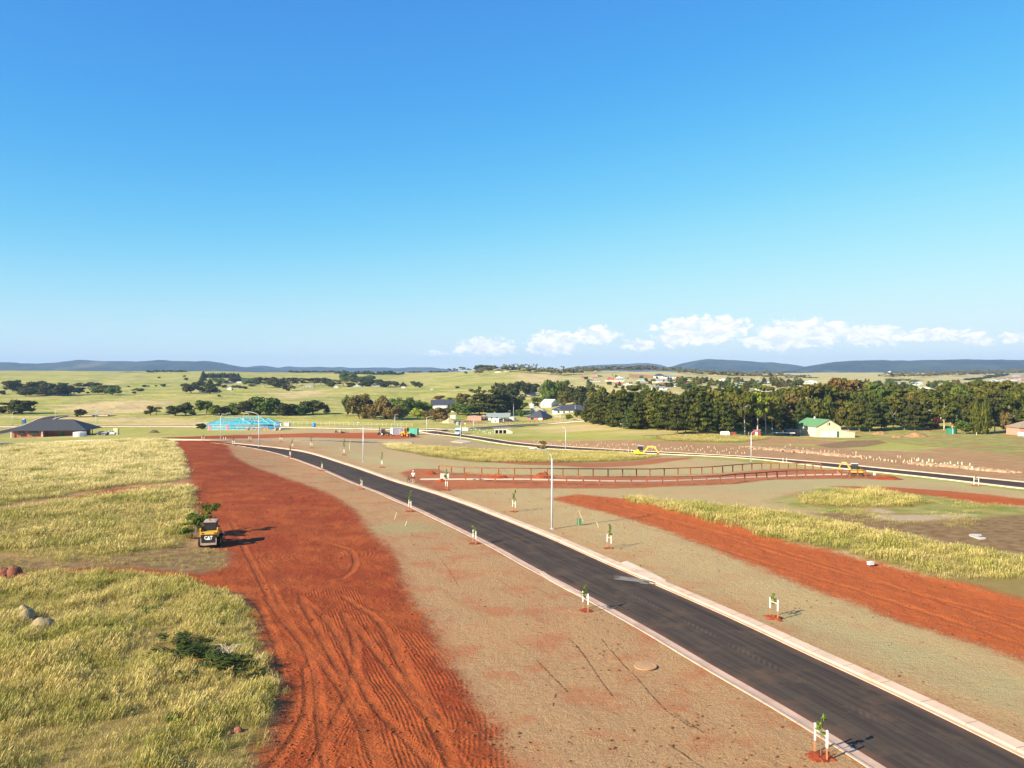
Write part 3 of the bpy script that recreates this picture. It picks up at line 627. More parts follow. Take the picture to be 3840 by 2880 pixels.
# side of the asphalt where the camera's left edge is
sgn = 1 if ((offs(RA, 1)[20] - EDL[20]) ** 2).sum() < ((offs(RA, -1)[20] - EDL[20]) ** 2).sum() else -1
hw = WA / 2
strip('gutter', RA, [sgn * (hw - .02), sgn * (hw + .02), sgn * (hw + .30), sgn * (hw + .52)], [-.14, -.072, -.062, -.045], GUT)
strip('kerb', RA, [sgn * (hw + .50), sgn * (hw + .52), sgn * (hw + .66), sgn * (hw + .82), sgn * (hw + .84)], [-.3, -.043, .02, .035, -.25], KERBM)
strip('gutter', RA, [-sgn * (hw - .02), -sgn * (hw + .02), -sgn * (hw + .25)], [-.2, -.055, -.06], GUT)
strip('kerb', RA, [-sgn * (hw + .23), -sgn * (hw + .30), -sgn * (hw + .95), -sgn * (hw + .97)], [-.3, .03, .06, -.25], KERBM)
for line, wd, nm in ((RB, 6.0, 'road'), (RC, 8.0, 'road'), (RD, 8.0, 'road'), (RE, 8.0, 'road'), (RF, 8.0, 'road')):
    strip(nm, line, halfs(wd), [.02, .05, .06, .05, .02], asp)
    for s in (-1, 1):
        strip('kerb', line, [s * (wd / 2 - .05), s * wd / 2, s * (wd / 2 + .75), s * (wd / 2 + .8)], [-.2, .13, .15, -.3], CONC)
strip('footpath', FOOT, [-.75, -.74, .74, .75], [-.2, .07, .07, -.2], CONC)
# concrete apron of the roundabout corner, splitter islands
def slab(name, pts, h, material, z0=-.2):
    b = MB(); n = len(pts); top = [(q.x, q.y, gz(q.x, q.y) + h) for q in pts]; bot = [(q.x, q.y, gz(q.x, q.y) + z0) for q in pts]
    b.add(top + bot, [tuple(range(n)), tuple(range(2 * n - 1, n - 1, -1))] + [(i, i + n, (i + 1) % n + n, (i + 1) % n) for i in range(n)])
    return b.build(name, material)
struct(slab('pavement', P('p', (1690,1657),(1715,1650),(1745,1652),(1768,1657),(1762,1661),(1735,1662)), .10, CONC))
struct(slab('pavement', P('p', (1570,1611),(1600,1607),(1660,1607),(1676,1610),(1640,1613),(1590,1614)), .2, CONC))
struct(slab('pavement', P('p', (1632,1616),(1655,1617),(1655,1619),(1630,1618)), .2, CONC))
# ================================================================ MOUNTAINS AND HAZE
mm = bpy.data.materials.new('forested hills'); mm.use_nodes = True; t = NT(mm.node_tree); p = t.pos(); bs = t.n['Principled BSDF']
c = t.mix(t.ss(t.noise(p, .004, 6, .65), .35, .65), (.012, .022, .010), (.062, .074, .030))
c = t.mix(t.math('MULTIPLY', t.ss(t.noise(p, .0012, 4, .6), .62, .70), .6), c, (.20, .17, .09))
t.put(bs.inputs['Base Color'], c); bs.inputs['Roughness'].default_value = 1; bs.inputs['Specular IOR Level'].default_value = 0
t.put(bs.inputs['Normal'], t.bump(t.noise(p, .012, 6, .7), 40))
def mountain(name, pts, Y0, depth, seed):
    pts = sorted(pts); xs = np.arange(pts[0][0], pts[-1][0] + 1, 7.0)
    top = np.interp(xs, [a for a, b in pts], [b for a, b in pts])
    k = np.exp(-.5 * (np.arange(-6, 7) / 1.1) ** 2); k /= k.sum(); top = top + (fbm(xs, xs * 0, .03, 4, seed) - .46) * 5.0; top = np.convolve(np.pad(top, 6, mode='edge'), k, 'valid')
    K = (xs - 1920) / F; n = len(xs); rows = 26; V = []; dd = np.linspace(-1, 1, rows)
    for d in dd:
        Y = Y0 + d * depth; zt = CAM_H + (HOR - top) / F * Y0
        pr = (1 - abs(d) ** 1.35); X = K * Y0 * (1 + 0 * d)
        Yy = np.full(n, Y); ridge = fbm(X, Yy, .0022, 5, seed) - .48
        z = -20 + (zt + 20) * pr + ridge * 95 * pr * (1 - pr) * 2.2
        V.append(np.column_stack([X, Yy, z]))
    V = np.concatenate(V); fs = [(i * n + j, i * n + j + 1, (i + 1) * n + j + 1, (i + 1) * n + j) for i in range(rows - 1) for j in range(n - 1)]
    me_ = bpy.data.meshes.new(name); me_.from_pydata(V.tolist(), [], fs); me_.materials.append(mm); me_.shade_smooth()
    return struct(link(name, me_))
mountain('mountains', [(-1700,1372),(-900,1360),(-300,1362),(0,1359),(40,1357),(65,1363),(150,1363),(230,1357),(310,1348),(380,1354),(470,1354),(520,1355),(610,1350),(650,1353),(735,1354),(780,1353),(820,1358),(860,1368),(900,1374),(950,1379),(1020,1386),(1100,1392)], 7200, 900, 3)
mountain('mountains', [(850,1384),(920,1378),(985,1369),(1015,1376),(1040,1378),(1085,1373),(1110,1376),(1150,1377),(1200,1374),(1250,1377),(1280,1374),(1310,1381),(1370,1379),(1430,1378),(1500,1381),(1540,1377),(1620,1377),(1680,1384),(1720,1392),(1790,1400)], 9000, 900, 5)
mountain('mountains', [(2080,1392),(2130,1378),(2230,1368),(2290,1367),(2350,1364),(2420,1361),(2470,1366),(2500,1374),(2540,1388),(2600,1396)], 9600, 700, 6)
mountain('mountains', [(2460,1392),(2520,1374),(2560,1362),(2620,1350),(2650,1346),(2700,1347),(2760,1351),(2850,1358),(2880,1358),(2950,1363),(3018,1376),(3080,1392)], 7600, 800, 7)
mountain('mountains', [(2960,1392),(3018,1377),(3060,1368),(3130,1356),(3200,1351),(3300,1350),(3400,1352),(3500,1350),(3620,1347),(3700,1348),(3840,1349),(4400,1352),(5000,1362),(5600,1380)], 6500, 900, 9)
hz = MB(); hz.box((0, 1500, 110), (24000, 20600, 260))
hm = bpy.data.materials.new('air'); hm.use_nodes = True; t = NT(hm.node_tree); t.n.clear()
o_ = t.add('ShaderNodeOutputMaterial'); pv = t.add('ShaderNodeVolumePrincipled'); t.l.new(pv.outputs[0], o_.inputs['Volume'])
pv.inputs['Color'].default_value = (.42, .64, 1.0, 1); pv.inputs['Density'].default_value = 7.5e-5; pv.inputs['Anisotropy'].default_value = 0.0
hm.cycles.homogeneous_volume = True if hasattr(hm.cycles, 'homogeneous_volume') else None
haze = hz.build('haze', hm); haze['kind'] = 'stuff'
# ================================================================ FOLIAGE
def leafmat(name, hue=1.0, trans=.22):
    m = bpy.data.materials.new(name); m.use_nodes = True; t = NT(m.node_tree); bs = t.n['Principled BSDF']; out = t.n['Material Output']
    oi = t.add('ShaderNodeObjectInfo'); p = t.pos()
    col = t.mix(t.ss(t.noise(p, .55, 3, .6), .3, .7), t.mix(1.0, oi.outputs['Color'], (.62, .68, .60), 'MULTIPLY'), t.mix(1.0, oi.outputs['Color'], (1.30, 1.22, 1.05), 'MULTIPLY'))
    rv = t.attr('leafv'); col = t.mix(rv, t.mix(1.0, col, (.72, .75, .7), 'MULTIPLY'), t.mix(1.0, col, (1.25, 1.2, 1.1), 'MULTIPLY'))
    t.put(bs.inputs['Base Color'], col); bs.inputs['Roughness'].default_value = .75; bs.inputs['Specular IOR Level'].default_value = .2
    tr = t.add('ShaderNodeBsdfTranslucent'); t.put(tr.inputs[0], col); mx = t.add('ShaderNodeMixShader'); mx.inputs[0].default_value = trans
    t.l.new(bs.outputs[0], mx.inputs[1]); t.l.new(tr.outputs[0], mx.inputs[2]); t.l.new(mx.outputs[0], out.inputs[0]); return m
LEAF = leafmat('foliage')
def leaves(lobes, n, size, seed, droop=0.0, flat=0.0, shell=.72, core=True):
    """leaf clumps spread through ellipsoid lobes; returns vertices, quads, per-vertex tone"""
    rn = np.random.RandomState(seed); L = np.array(lobes, float); wgt = (L[:, 3] * L[:, 4] + L[:, 4] * L[:, 5] + L[:, 3] * L[:, 5]); wgt /= wgt.sum()
    k = rn.choice(len(L), n, p=wgt); d = rn.normal(size=(n, 3)); d /= np.linalg.norm(d, axis=1)[:, None]; d[:, 2] = np.where(d[:, 2] < -.35, -d[:, 2] * .8, d[:, 2])
    rr = rn.uniform(shell, 1.08, n) ; c = L[k, :3] + d * L[k, 3:] * rr[:, None]
    nrm = d * 1.0 + rn.normal(size=(n, 3)) * .55; nrm[:, 2] += flat; nrm /= np.linalg.norm(nrm, axis=1)[:, None]
    up = np.tile(np.array([0, 0, 1.0]), (n, 1)) + rn.normal(size=(n, 3)) * .5; a = np.cross(nrm, up); a /= np.linalg.norm(a, axis=1)[:, None]; b = np.cross(nrm, a)
    s = size * rn.uniform(.6, 1.4, n)[:, None]; sa = a * s; sb = b * s * (1 + droop * 1.6)
    V = np.stack([c - sa * .9 - sb * .35, c + sa * .25 - sb * 1.0, c + sa * 1.0 + sb * .2, c - sa * .2 + sb * .9], 1).reshape(-1, 3)
    tone = np.repeat(rn.uniform(0, 1, n), 4); Q = np.arange(4 * n).reshape(n, 4)
    if not core: return V, Q.tolist(), tone
    # dense core so that a crown is not see-through in its middle
    cv, cf = [], []
    for q in range(len(L)):
        mb = MB(); mb.blob(L[q, :3], L[q, 3:] * .72, 7, 5, .22, seed + q); o0 = len(V) + sum(len(x) for x in cv)
        cv.append(np.array(mb.v)); cf += [[i + o0 for i in f] for f in mb.f]
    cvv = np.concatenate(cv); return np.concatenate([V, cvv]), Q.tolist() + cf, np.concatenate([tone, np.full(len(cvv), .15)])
def crown_mesh(kind, seed, n=None):
    rn = random.Random(seed * 31 + 5); L = []; droop = 0; flat = 0; sz = .05; nn = 700; shell = .72; core = True
    if kind == 'pine':       # ragged shelves of foliage on a tall stem, broad at mid height
        lay = 8
        for i in range(lay):
            f = i / (lay - 1); z = .16 + .76 * f; rad = .44 * (1 - f ** 1.7) ** .75 + .08; k = 5 if f < .7 else 4
            for j in range(k):
                a = 6.283 * (j + rn.random()) / k; q = rad * rn.uniform(.35, .80)
                L.append((q * math.cos(a), q * math.sin(a), z + rn.uniform(-.04, .04), rad * rn.uniform(.36, .58), rad * rn.uniform(.36, .58), rn.uniform(.040, .075)))
        L.append((0, 0, .95, .06, .06, .06)); sz = .030; nn = 1700; flat = .45
    elif kind == 'conifer':  # dense dark conifer, pointed
        for i in range(8):
            f = i / 7; z = .10 + .82 * f; rad = .36 * (1 - f) ** .8 + .04
            for j in range(4): a = 6.283 * (j + rn.random()) / 4; L.append((rad * .5 * math.cos(a), rad * .5 * math.sin(a), z, rad * .62, rad * .62, .075))
        sz = .036; nn = 900; flat = .1
    elif kind == 'gum':      # open crown of separate clumps held high
        for i in range(11):
            a = rn.random() * 6.283; z = rn.uniform(.42, .93); q = .34 * math.sqrt(max(0, 1 - ((z - .66) / .40) ** 2)) * rn.uniform(.4, 1)
            s = rn.uniform(.10, .18); L.append((q * math.cos(a), q * math.sin(a), z, s, s, s * rn.uniform(.55, .8)))
        sz = .034; nn = 1000; shell = .6
    elif kind == 'round':
        L.append((0, 0, .46, .38, .38, .40))
        for i in range(10): a = rn.random() * 6.283; z = rn.uniform(.16, .82); q = .32 * math.sqrt(max(.05, 1 - ((z - .5) / .45) ** 2)); s = rn.uniform(.15, .24); L.append((q * math.cos(a), q * math.sin(a), z, s, s, s * .85))
        sz = .042; nn = 850
    elif kind == 'willow':
        for i in range(10): a = rn.random() * 6.283; z = rn.uniform(.24, .82); q = rn.uniform(.1, .34); s = rn.uniform(.13, .2); L.append((q * math.cos(a), q * math.sin(a), z, s, s, s * 1.35))
        sz = .036; nn = 900; droop = 1.2
    elif kind == 'column':
        for i in range(8): f = i / 7; s = .40 * (math.sin(math.pi * min(1, .18 + .80 * f)) ** .7) + .02; L.append((rn.uniform(-.05, .05), rn.uniform(-.05, .05), .10 + .82 * f, s, s, .10))
        sz = .030; nn = 900; droop = 1.0
    elif kind == 'shrub':
        for i in range(7): a = rn.random() * 6.283; q = rn.uniform(0, .30); s = rn.uniform(.18, .27); L.append((q * math.cos(a), q * math.sin(a), rn.uniform(.2, .62), s, s, s * 1.1))
        sz = .055; nn = 420
    elif kind == 'sprig':
        for i in range(6): L.append((rn.uniform(-.14, .14), rn.uniform(-.14, .14), .15 + .14 * i, .20 - .012 * i, .20 - .012 * i, .12))
        sz = .050; nn = 170; core = False; shell = .2
    elif kind == 'branchy':
        for i in range(13): a = rn.random() * 6.283; q = rn.uniform(.05, .42); s = rn.uniform(.10, .18); L.append((q * math.cos(a), q * math.sin(a), rn.uniform(.12, .88), s * 1.3, s, s * .9))
        sz = .028; nn = 1500; core = False; shell = .3
    elif kind == 'hedge':
        for i in range(9): L.append((-.44 + .11 * i, rn.uniform(-.05, .05), .5, .10, .16, .46))
        sz = .045; nn = 500
    if n: nn = n
    V, Fc, tone = leaves(L, nn, sz, seed + 100, droop, flat, shell, core)
    me_ = bpy.data.meshes.new('crown'); me_.from_pydata(V.tolist(), [], Fc); at = me_.attributes.new('leafv', 'FLOAT', 'POINT'); at.data.foreach_set('value', tone.astype(np.float32))
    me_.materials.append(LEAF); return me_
def trunk_mesh(kind, seed, material):
    rn = random.Random(seed); b = MB(); H = {'pine': .93, 'conifer': .8, 'gum': .78, 'round': .5, 'willow': .5, 'column': .7, 'shrub': .3, 'hedge': .4, 'branchy': .6}[kind]
    w0 = {'pine': .022, 'gum': .022, 'round': .03, 'willow': .035, 'conifer': .025, 'column': .03, 'shrub': .03, 'hedge': .02, 'branchy': .02}[kind]
    cx = cy = 0; pts = [(0, 0, -.03)]
    for i in range(1, 7): cx += rn.uniform(-.012, .012); cy += rn.uniform(-.012, .012); pts.append((cx, cy, H * i / 6))
    b.tube(pts, [w0 * (1.15 - .16 * i) for i in range(7)], 6)
    for i in range(7 if kind in ('pine', 'gum') else 4):
        z = rn.uniform(.25, .8) * H if kind == 'pine' else rn.uniform(.35, .75) * H; a = rn.random() * 6.283; l = rn.uniform(.14, .30)
        b.tube([(0, 0, z), (l * .5 * math.cos(a), l * .5 * math.sin(a), z + l * .35), (l * math.cos(a), l * math.sin(a), z + l * .75)], [w0 * .5, w0 * .3, w0 * .12], 4)
    return b.mesh('trunk', material)
KINDS = ['pine', 'conifer', 'gum', 'round', 'willow', 'column', 'shrub', 'hedge', 'branchy']
CM = {k: [crown_mesh(k, s) for s in range({'pine': 5, 'gum': 5, 'round': 4}.get(k, 3))] for k in KINDS}
CMS = {k: [crown_mesh(k, s + 50, 150) for s in range(3)] for k in ('gum', 'round', 'conifer', 'shrub')}    # far trees
TM = {k: [trunk_mesh(k, s, BARKP if k == 'gum' else BARK) for s in range(2)] for k in KINDS}
TINT = {'dark': (.062, .070, .013), 'pine': (.070, .084, .012), 'pine2': (.108, .118, .016), 'green': (.105, .150, .026), 'bright': (.20, .26, .035), 'olive': (.150, .142, .026),
        'brown': (.175, .130, .040), 'rust': (.20, .110, .036), 'grey': (.19, .180, .085), 'lime': (.34, .40, .035), 'maroon': (.10, .03, .024), 'yellow': (.62, .50, .03), 'blue': (.050, .095, .042)}
NAMES = {'pine': 'pine_tree', 'conifer': 'conifer_tree', 'gum': 'gum_tree', 'round': 'broadleaf_tree', 'willow': 'willow_tree', 'column': 'cypress_tree', 'shrub': 'shrub', 'hedge': 'hedge', 'branchy': 'uprooted_bush'}
tr = random.Random(99)
def tree(kind, pos, h, wd, tint, label, group=None, far=False, bare=False):
    """a tree: an Empty at the foot of the trunk holding trunk and crown (one mesh when it is too small to show them)"""
    c3 = TINT[tint] if isinstance(tint, str) else tint; j = tr.uniform(.85, 1.15); cc_ = tuple(x * j * tr.uniform(.94, 1.06) for x in c3) + (1,)
    base = {'pine': .80, 'conifer': .72, 'gum': .66, 'round': .88, 'willow': .95, 'column': .80, 'shrub': .95, 'hedge': 1.05, 'branchy': .9}[kind]
    sxy = wd / base; rz = tr.random() * 6.28 if kind != 'hedge' else 0; cat = 'hedge' if kind == 'hedge' else ('shrub' if kind in ('shrub', 'branchy') else 'tree')
    if far:
        me_ = tr.choice(CMS[kind]); o = link(NAMES[kind], me_, None, pos, rz, (sxy, sxy, h)); o.color = cc_; return tag(o, label, cat, group)
    r = thing(NAMES[kind], label, cat, pos, rz, group); r.scale = (sxy, sxy, h)
    c = link('crown', tr.choice(CM[kind]), r); c.color = cc_
    if kind not in ('shrub', 'hedge'): link('trunk', tr.choice(TM[kind]), r)
    return r
def ptree(kind, reg, cx, base, top, wpx, tint, label, group=None, far=False):
    """tree given by its column, foot row, top row and width as seen in a crop of the photograph"""
    px, pb = Z(reg, cx, base); _, pt = Z(reg, cx, top); k = {'w': 1 / 1.736, 'p': 1}.get(reg, None) or (Z(reg, 100, 0)[0] - Z(reg, 0, 0)[0]) and 100 / (Z(reg, 100, 0)[0] - Z(reg, 0, 0)[0])
    q = hit(px, pb); sc = q.y / F
    return tree(kind, q, (pb - pt) * sc * (1.12 if kind in ('round', 'willow', 'shrub') else 1.04), wpx / k * sc * (1.55 if q.y > 380 else 1.22), tint, label, group, far)
ground_mask = None
# ================================================================ LONG GRASS (geometry nodes scatter: nobody could count it)
def grassmat():
    m = bpy.data.materials.new('long grass'); m.use_nodes = True; t = NT(m.node_tree); bs = t.n['Principled BSDF']; out = t.n['Material Output']; p = t.pos()
    tip = t.attr('tip'); big = t.noise(t.scale(p, 1, 1, 0), .16, 5, .65); sm = t.noise(t.scale(p, 1, 1, 0), .9, 3, .6)
    low = t.mix(t.ss(big, .38, .60), (.17, .19, .018), (.29, .25, .045))
    head = t.mix(t.ss(big, .36, .60), (.48, .41, .115), (.78, .60, .25))
    head = t.mix(t.ss(sm, .35, .7), head, t.mix(.5, head, (.32, .32, .045)))
    yy = t.add('ShaderNodeSeparateXYZ'); t.l.new(p, yy.inputs[0]); dry = t.math('MULTIPLY', t.math('MULTIPLY', t.ss(yy.outputs[1], 85, 130), t.ss(yy.outputs[0], -15, -35)), t.ss(big, .36, .50))
    head = t.mix(t.math('MULTIPLY', dry, .8), head, (.95, .80, .42)); low = t.mix(t.math('MULTIPLY', dry, .6), low, (.50, .44, .14))
    rv = t.attr('tone'); c = t.mix(t.ss(t.math('ADD', tip, t.math('MULTIPLY', t.math('SUBTRACT', rv, .5), .9)), .35, .85), low, head)
    c = t.mix(t.math('MULTIPLY', t.ss(rv, .86, .95), .6), c, (.90, .76, .42))
    t.put(bs.inputs['Base Color'], c); bs.inputs['Roughness'].default_value = .7; bs.inputs['Specular IOR Level'].default_value = .25
    trn = t.add('ShaderNodeBsdfTranslucent'); t.put(trn.inputs[0], c); mx = t.add('ShaderNodeMixShader'); mx.inputs[0].default_value = .30
    t.l.new(bs.outputs[0], mx.inputs[1]); t.l.new(trn.outputs[0], mx.inputs[2]); t.l.new(mx.outputs[0], out.inputs[0]); return m
GRASS = grassmat()
def tuft(seed, nbl, spread, hh, wd):
    rn = np.random.RandomState(seed); V = []; Fc = []; tip = []; tone = []
    for i in range(nbl):
        x, y = rn.normal(size=2) * spread; h = hh * rn.uniform(.55, 1.15); lean = np.array([.28, .12]) * h * rn.uniform(.2, 1.3) + rn.normal(size=2) * .10 * h
        a = rn.uniform(0, math.pi); wx, wy = math.cos(a) * wd, math.sin(a) * wd; tv = rn.uniform(); seedh = rn.uniform() < .55
        prof = [(0, .8), (.45, .9), (.72, .7)] + ([(.80, 1.7), (.95, 1.6), (1.0, .3)] if seedh else [(1.0, .15)])
        o_ = len(V)
        for f, k in prof:
            q = f ** 1.6; cx, cy = x + lean[0] * q, y + lean[1] * q; z = h * (f - .12 * q)
            V += [(cx - wx * k, cy - wy * k, z), (cx + wx * k, cy + wy * k, z)]; tip += [f if seedh else f * .62] * 2; tone += [tv] * 2
        for j in range(len(prof) - 1): Fc.append((o_ + 2 * j, o_ + 2 * j + 1, o_ + 2 * j + 3, o_ + 2 * j + 2))
    me_ = bpy.data.meshes.new('grass_tuft'); me_.from_pydata(V, [], Fc)
    for nm, v in (('tip', tip), ('tone', tone)):
        at = me_.attributes.new(nm, 'FLOAT', 'POINT'); at.data.foreach_set('value', np.array(v, np.float32))
    me_.materials.append(GRASS); return me_
def scatter(name, pts, scales, sources, matn, label=None, rots=None):
    """one object: source meshes instanced on points"""
    src = bpy.data.collections.new(name + '_sources')
    for i, me_ in enumerate(sources): src.objects.link(bpy.data.objects.new('grass_tuft', me_))
    pm = bpy.data.meshes.new(name); pm.vertices.add(len(pts)); pm.vertices.foreach_set('co', np.asarray(pts, np.float32).ravel())
    at = pm.attributes.new('sc', 'FLOAT', 'POINT'); at.data.foreach_set('value', np.asarray(scales, np.float32))
    at = pm.attributes.new('rt', 'FLOAT', 'POINT'); at.data.foreach_set('value', np.asarray(rots if rots is not None else np.random.RandomState(4).uniform(-.7, .7, len(pts)), np.float32))
    pm.materials.append(matn)
    ng = bpy.data.node_groups.new(name, 'GeometryNodeTree'); ng.interface.new_socket('Geometry', in_out='INPUT', socket_type='NodeSocketGeometry'); ng.interface.new_socket('Geometry', in_out='OUTPUT', socket_type='NodeSocketGeometry')
    N = ng.nodes; Lk = ng.links; gi = N.new('NodeGroupInput'); go = N.new('NodeGroupOutput'); ip = N.new('GeometryNodeInstanceOnPoints'); ci = N.new('GeometryNodeCollectionInfo')
    ci.inputs['Collection'].default_value = src; ci.inputs['Separate Children'].default_value = True; ci.inputs['Reset Children'].default_value = True
    a1 = N.new('GeometryNodeInputNamedAttribute'); a1.data_type = 'FLOAT'; a1.inputs['Name'].default_value = 'sc'
    a2 = N.new('GeometryNodeInputNamedAttribute'); a2.data_type = 'FLOAT'; a2.inputs['Name'].default_value = 'rt'
    cx = N.new('ShaderNodeCombineXYZ'); Lk.new(a2.outputs[0], cx.inputs['Z'])
    ip.inputs['Pick Instance'].default_value = True
    Lk.new(gi.outputs[0], ip.inputs['Points']); Lk.new(ci.outputs[0], ip.inputs['Instance']); Lk.new(a1.outputs[0], ip.inputs['Scale']); Lk.new(cx.outputs[0], ip.inputs['Rotation']); Lk.new(ip.outputs[0], go.inputs[0])
    o = link(name, pm); md = o.modifiers.new('scatter', 'NODES'); md.node_group = ng; o['kind'] = 'stuff'
    if label: o['label'] = label
    return o
CLEAR = [(*hit(a_, b_).xy, r_) for a_, b_, r_ in ((640,2440,.9),(720,2465,1.0),(800,2490,1.0),(880,2520,1.0),(100,2345,.35),(160,2380,.45),(10,2172,.8),(52,2172,.8),(893,2752,.5))]
def fill(polys, y0, y1, dens, seed, edge=.35, thin=0.0):
    rn = np.random.RandomState(seed); out_ = []
    for pl_ in polys:
        lo = pl_.min(0); hi = pl_.max(0); lo = np.maximum(lo, [-140, y0]); hi = np.minimum(hi, [140, y1])
        if (hi <= lo).any(): continue
        n = int((hi[0] - lo[0]) * (hi[1] - lo[1]) * dens); x = rn.uniform(lo[0], hi[0], n); y = rn.uniform(lo[1], hi[1], n)
        vis = np.abs(x) < y * .68 + 5; x, y = x[vis], y[vis]
        s = sdist(x, y, [pl_], 3.0) + (fbm(x, y, .9, 3, 4) - .47) * 2.4
        k = s > edge * (.2); k &= rn.uniform(size=len(x)) > thin
        for ex, ey, er_ in CLEAR: k &= ((x - ex) ** 2 + (y - ey) ** 2 > er_ ** 2)
        out_.append(np.column_stack([x[k], y[k], s[k]]))
    return np.concatenate(out_) if out_ else np.zeros((0, 3))
TF = [tuft(s, 17, .19, .66, .0068) for s in range(8)]
TW = [tuft(s + 20, 20, .42, .66, .011) for s in range(8)]
def rdist(x, y):
    d = np.full(x.shape, 99.0)
    for line, wd in ROADS: dd, _, _ = pdist(x, y, line[::3]); d = np.minimum(d, dd - wd / 2)
    return d
def field(name, polys, y0, y1, dens, src, seed, label, smin=.7, smax=1.2, thin_edge=.25):
    xy = fill(polys, y0, y1, dens, seed); 
    if not len(xy): return
    k = rdist(xy[:, 0], xy[:, 1]) > 1.2; xy = xy[k]
    x, y, sd_ = xy[:, 0], xy[:, 1], xy[:, 2]; pn = fbm(x, y, .22, 4, 31); rk = np.random.RandomState(1).uniform(size=len(x)); k = ((pn > .34) | (rk < .4)) & (rk < thin_edge + .45 * np.clip(sd_, 0, 3)); x, y, pn, sd_ = x[k], y[k], pn[k], sd_[k]
    z = G(x, y) + .10 + (fbm(x, y, .07, 3, 8) - .45) * .30
    s = (smin * .8 + (smax - smin * .8) * np.clip((fbm(x, y, .5, 3, 77) - .28) / .4, 0, 1)) * np.random.RandomState(seed + 1).uniform(.72, 1.2, len(x)) * (.42 + .58 * np.clip(sd_ / (2.2 if thin_edge < .5 else .7), 0, 1))
    print(name, len(x)); return scatter(name, np.column_stack([x, y, z]), s, src, GRASS, label)
field('grass', TALL[:3], 20, 62, 18, TF, 1, 'tall straw coloured grass filling the near left paddock', thin_edge=.9)
field('grass', TALL[:3], 62, 215, 5.5, TW, 2, 'tall straw coloured grass on the left rise beyond the skid steer', thin_edge=.8)
field('grass', [TALL[3], TALL[4]], 60, 140, 8, TW, 3, 'long green and straw grass strips beside the right red track', .6, 1.1, .5)
field('grass', [TALL[5]], 120, 260, 4.5, TW, 4, 'bright long grass strip in front of the far road', .7, 1.15)
field('grass', [TALL[6]], 220, 380, 1.6, TW, 5, 'long pale grass at the foot of the pine belt', 1.0, 1.6)
# loose clods and stones on the bare earth
def clod(seed, m_):
    b = MB(); b.blob((0, 0, .3), (1, .8, .55), 6, 4, .28, seed); me_ = b.mesh('clod', m_); return me_
def clods(name, polys, n, y0, y1, m_, label, seed, smin, smax):
    rn = np.random.RandomState(seed); xs = []; 
    for _ in range(6):
        y = np.exp(rn.uniform(math.log(y0), math.log(y1), n)); x = rn.uniform(-.62, .62, n) * y; k = sdist(x, y, polys, 3.0) > .2; k &= rdist(x, y) > 1.0; k &= fbm(x, y, .25, 3, seed) + rn.uniform(-.1, .1, n) > .47; xs.append(np.column_stack([x[k], y[k]]))
    xy = np.concatenate(xs)[:n]; z = G(xy[:, 0], xy[:, 1]) + (fbm(xy[:, 0], xy[:, 1], .07, 3, 8) - .45) * .30 + (fbm(xy[:, 0], xy[:, 1], 1.3, 4, 3) - .47) * .16 * (sdist(xy[:, 0], xy[:, 1], RED, 3) > 0)
    scatter(name, np.column_stack([xy, z]), smin + (smax - smin) * rn.uniform(size=len(xy)) ** 4, [clod(s, m_) for s in range(5)], m_, label, rn.uniform(0, 6, len(xy)))
clods('clods', RED[:2], 4200, 30, 130, SOILM, 'loose red clods lying on the scraped red earth', 5, .02, .085)
clods('clods', [MULCH[0]], 2600, 30, 110, mat('dark clod', (.20, .085, .035), .95, .3), 'small dark clods and stones on the mulched verges', 6, .02, .09)
# slashed dry grass lying beside the skid steer and thin weeds in the brown ground
MOWN = [BROWN[2]]
xy = fill(MOWN, 56, 76, 12, 7, 0, .35); xy = xy[fbm(xy[:, 0], xy[:, 1], .5, 3, 2) > .42]; scatter('grass', np.column_stack([xy[:, :2], G(xy[:, 0], xy[:, 1]) + .02]), np.random.RandomState(3).uniform(.22, .5, len(xy)), TF, GRASS, 'short slashed dry grass around the skid steer')
xy = fill([BROWN[0], GREENS[1]], 75, 125, 3, 9, 0, .45); k = fbm(xy[:, 0], xy[:, 1], .12, 3, 6) > .47; xy = xy[k]
scatter('grass', np.column_stack([xy[:, :2], G(xy[:, 0], xy[:, 1]) + .02]), np.random.RandomState(3).uniform(.25, .6, len(xy)), TW, GRASS, 'thin patchy weeds on the brown ground at right')
# ================================================================ TREES
ORD = ['first','second','third','fourth','fifth','sixth','seventh','eighth','ninth','tenth','eleventh','twelfth','thirteenth','fourteenth','fifteenth','sixteenth','seventeenth','eighteenth','nineteenth','twentieth']
def nth(i): return ORD[i] if i < 20 else f'{i + 1}th'
WORD = {'dark': 'dark green', 'pine': 'deep green', 'pine2': 'olive green', 'green': 'green', 'bright': 'light green', 'olive': 'olive', 'brown': 'brownish', 'rust': 'rusty', 'grey': 'grey green', 'lime': 'lime green', 'maroon': 'maroon', 'yellow': 'yellow', 'blue': 'bluish green'}
KW = {'pine': 'pine', 'conifer': 'conifer', 'gum': 'gum tree', 'round': 'rounded tree', 'willow': 'drooping willow', 'column': 'cypress', 'shrub': 'shrub', 'hedge': 'hedge'}
def trees(reg, lst, place, group, far=False):
    lst = sorted(lst, key=lambda a: a[0])
    for i, (cx, b, tp, w_, kind, tint) in enumerate(lst):
        ptree(kind, reg, cx, b, tp, w_, tint, f'{WORD[tint]} {KW[kind]} {place}, {nth(i)} from left', group, far)
D_, P2, G_, O_, B_, GY = 'dark', 'pine2', 'green', 'olive', 'brown', 'grey'
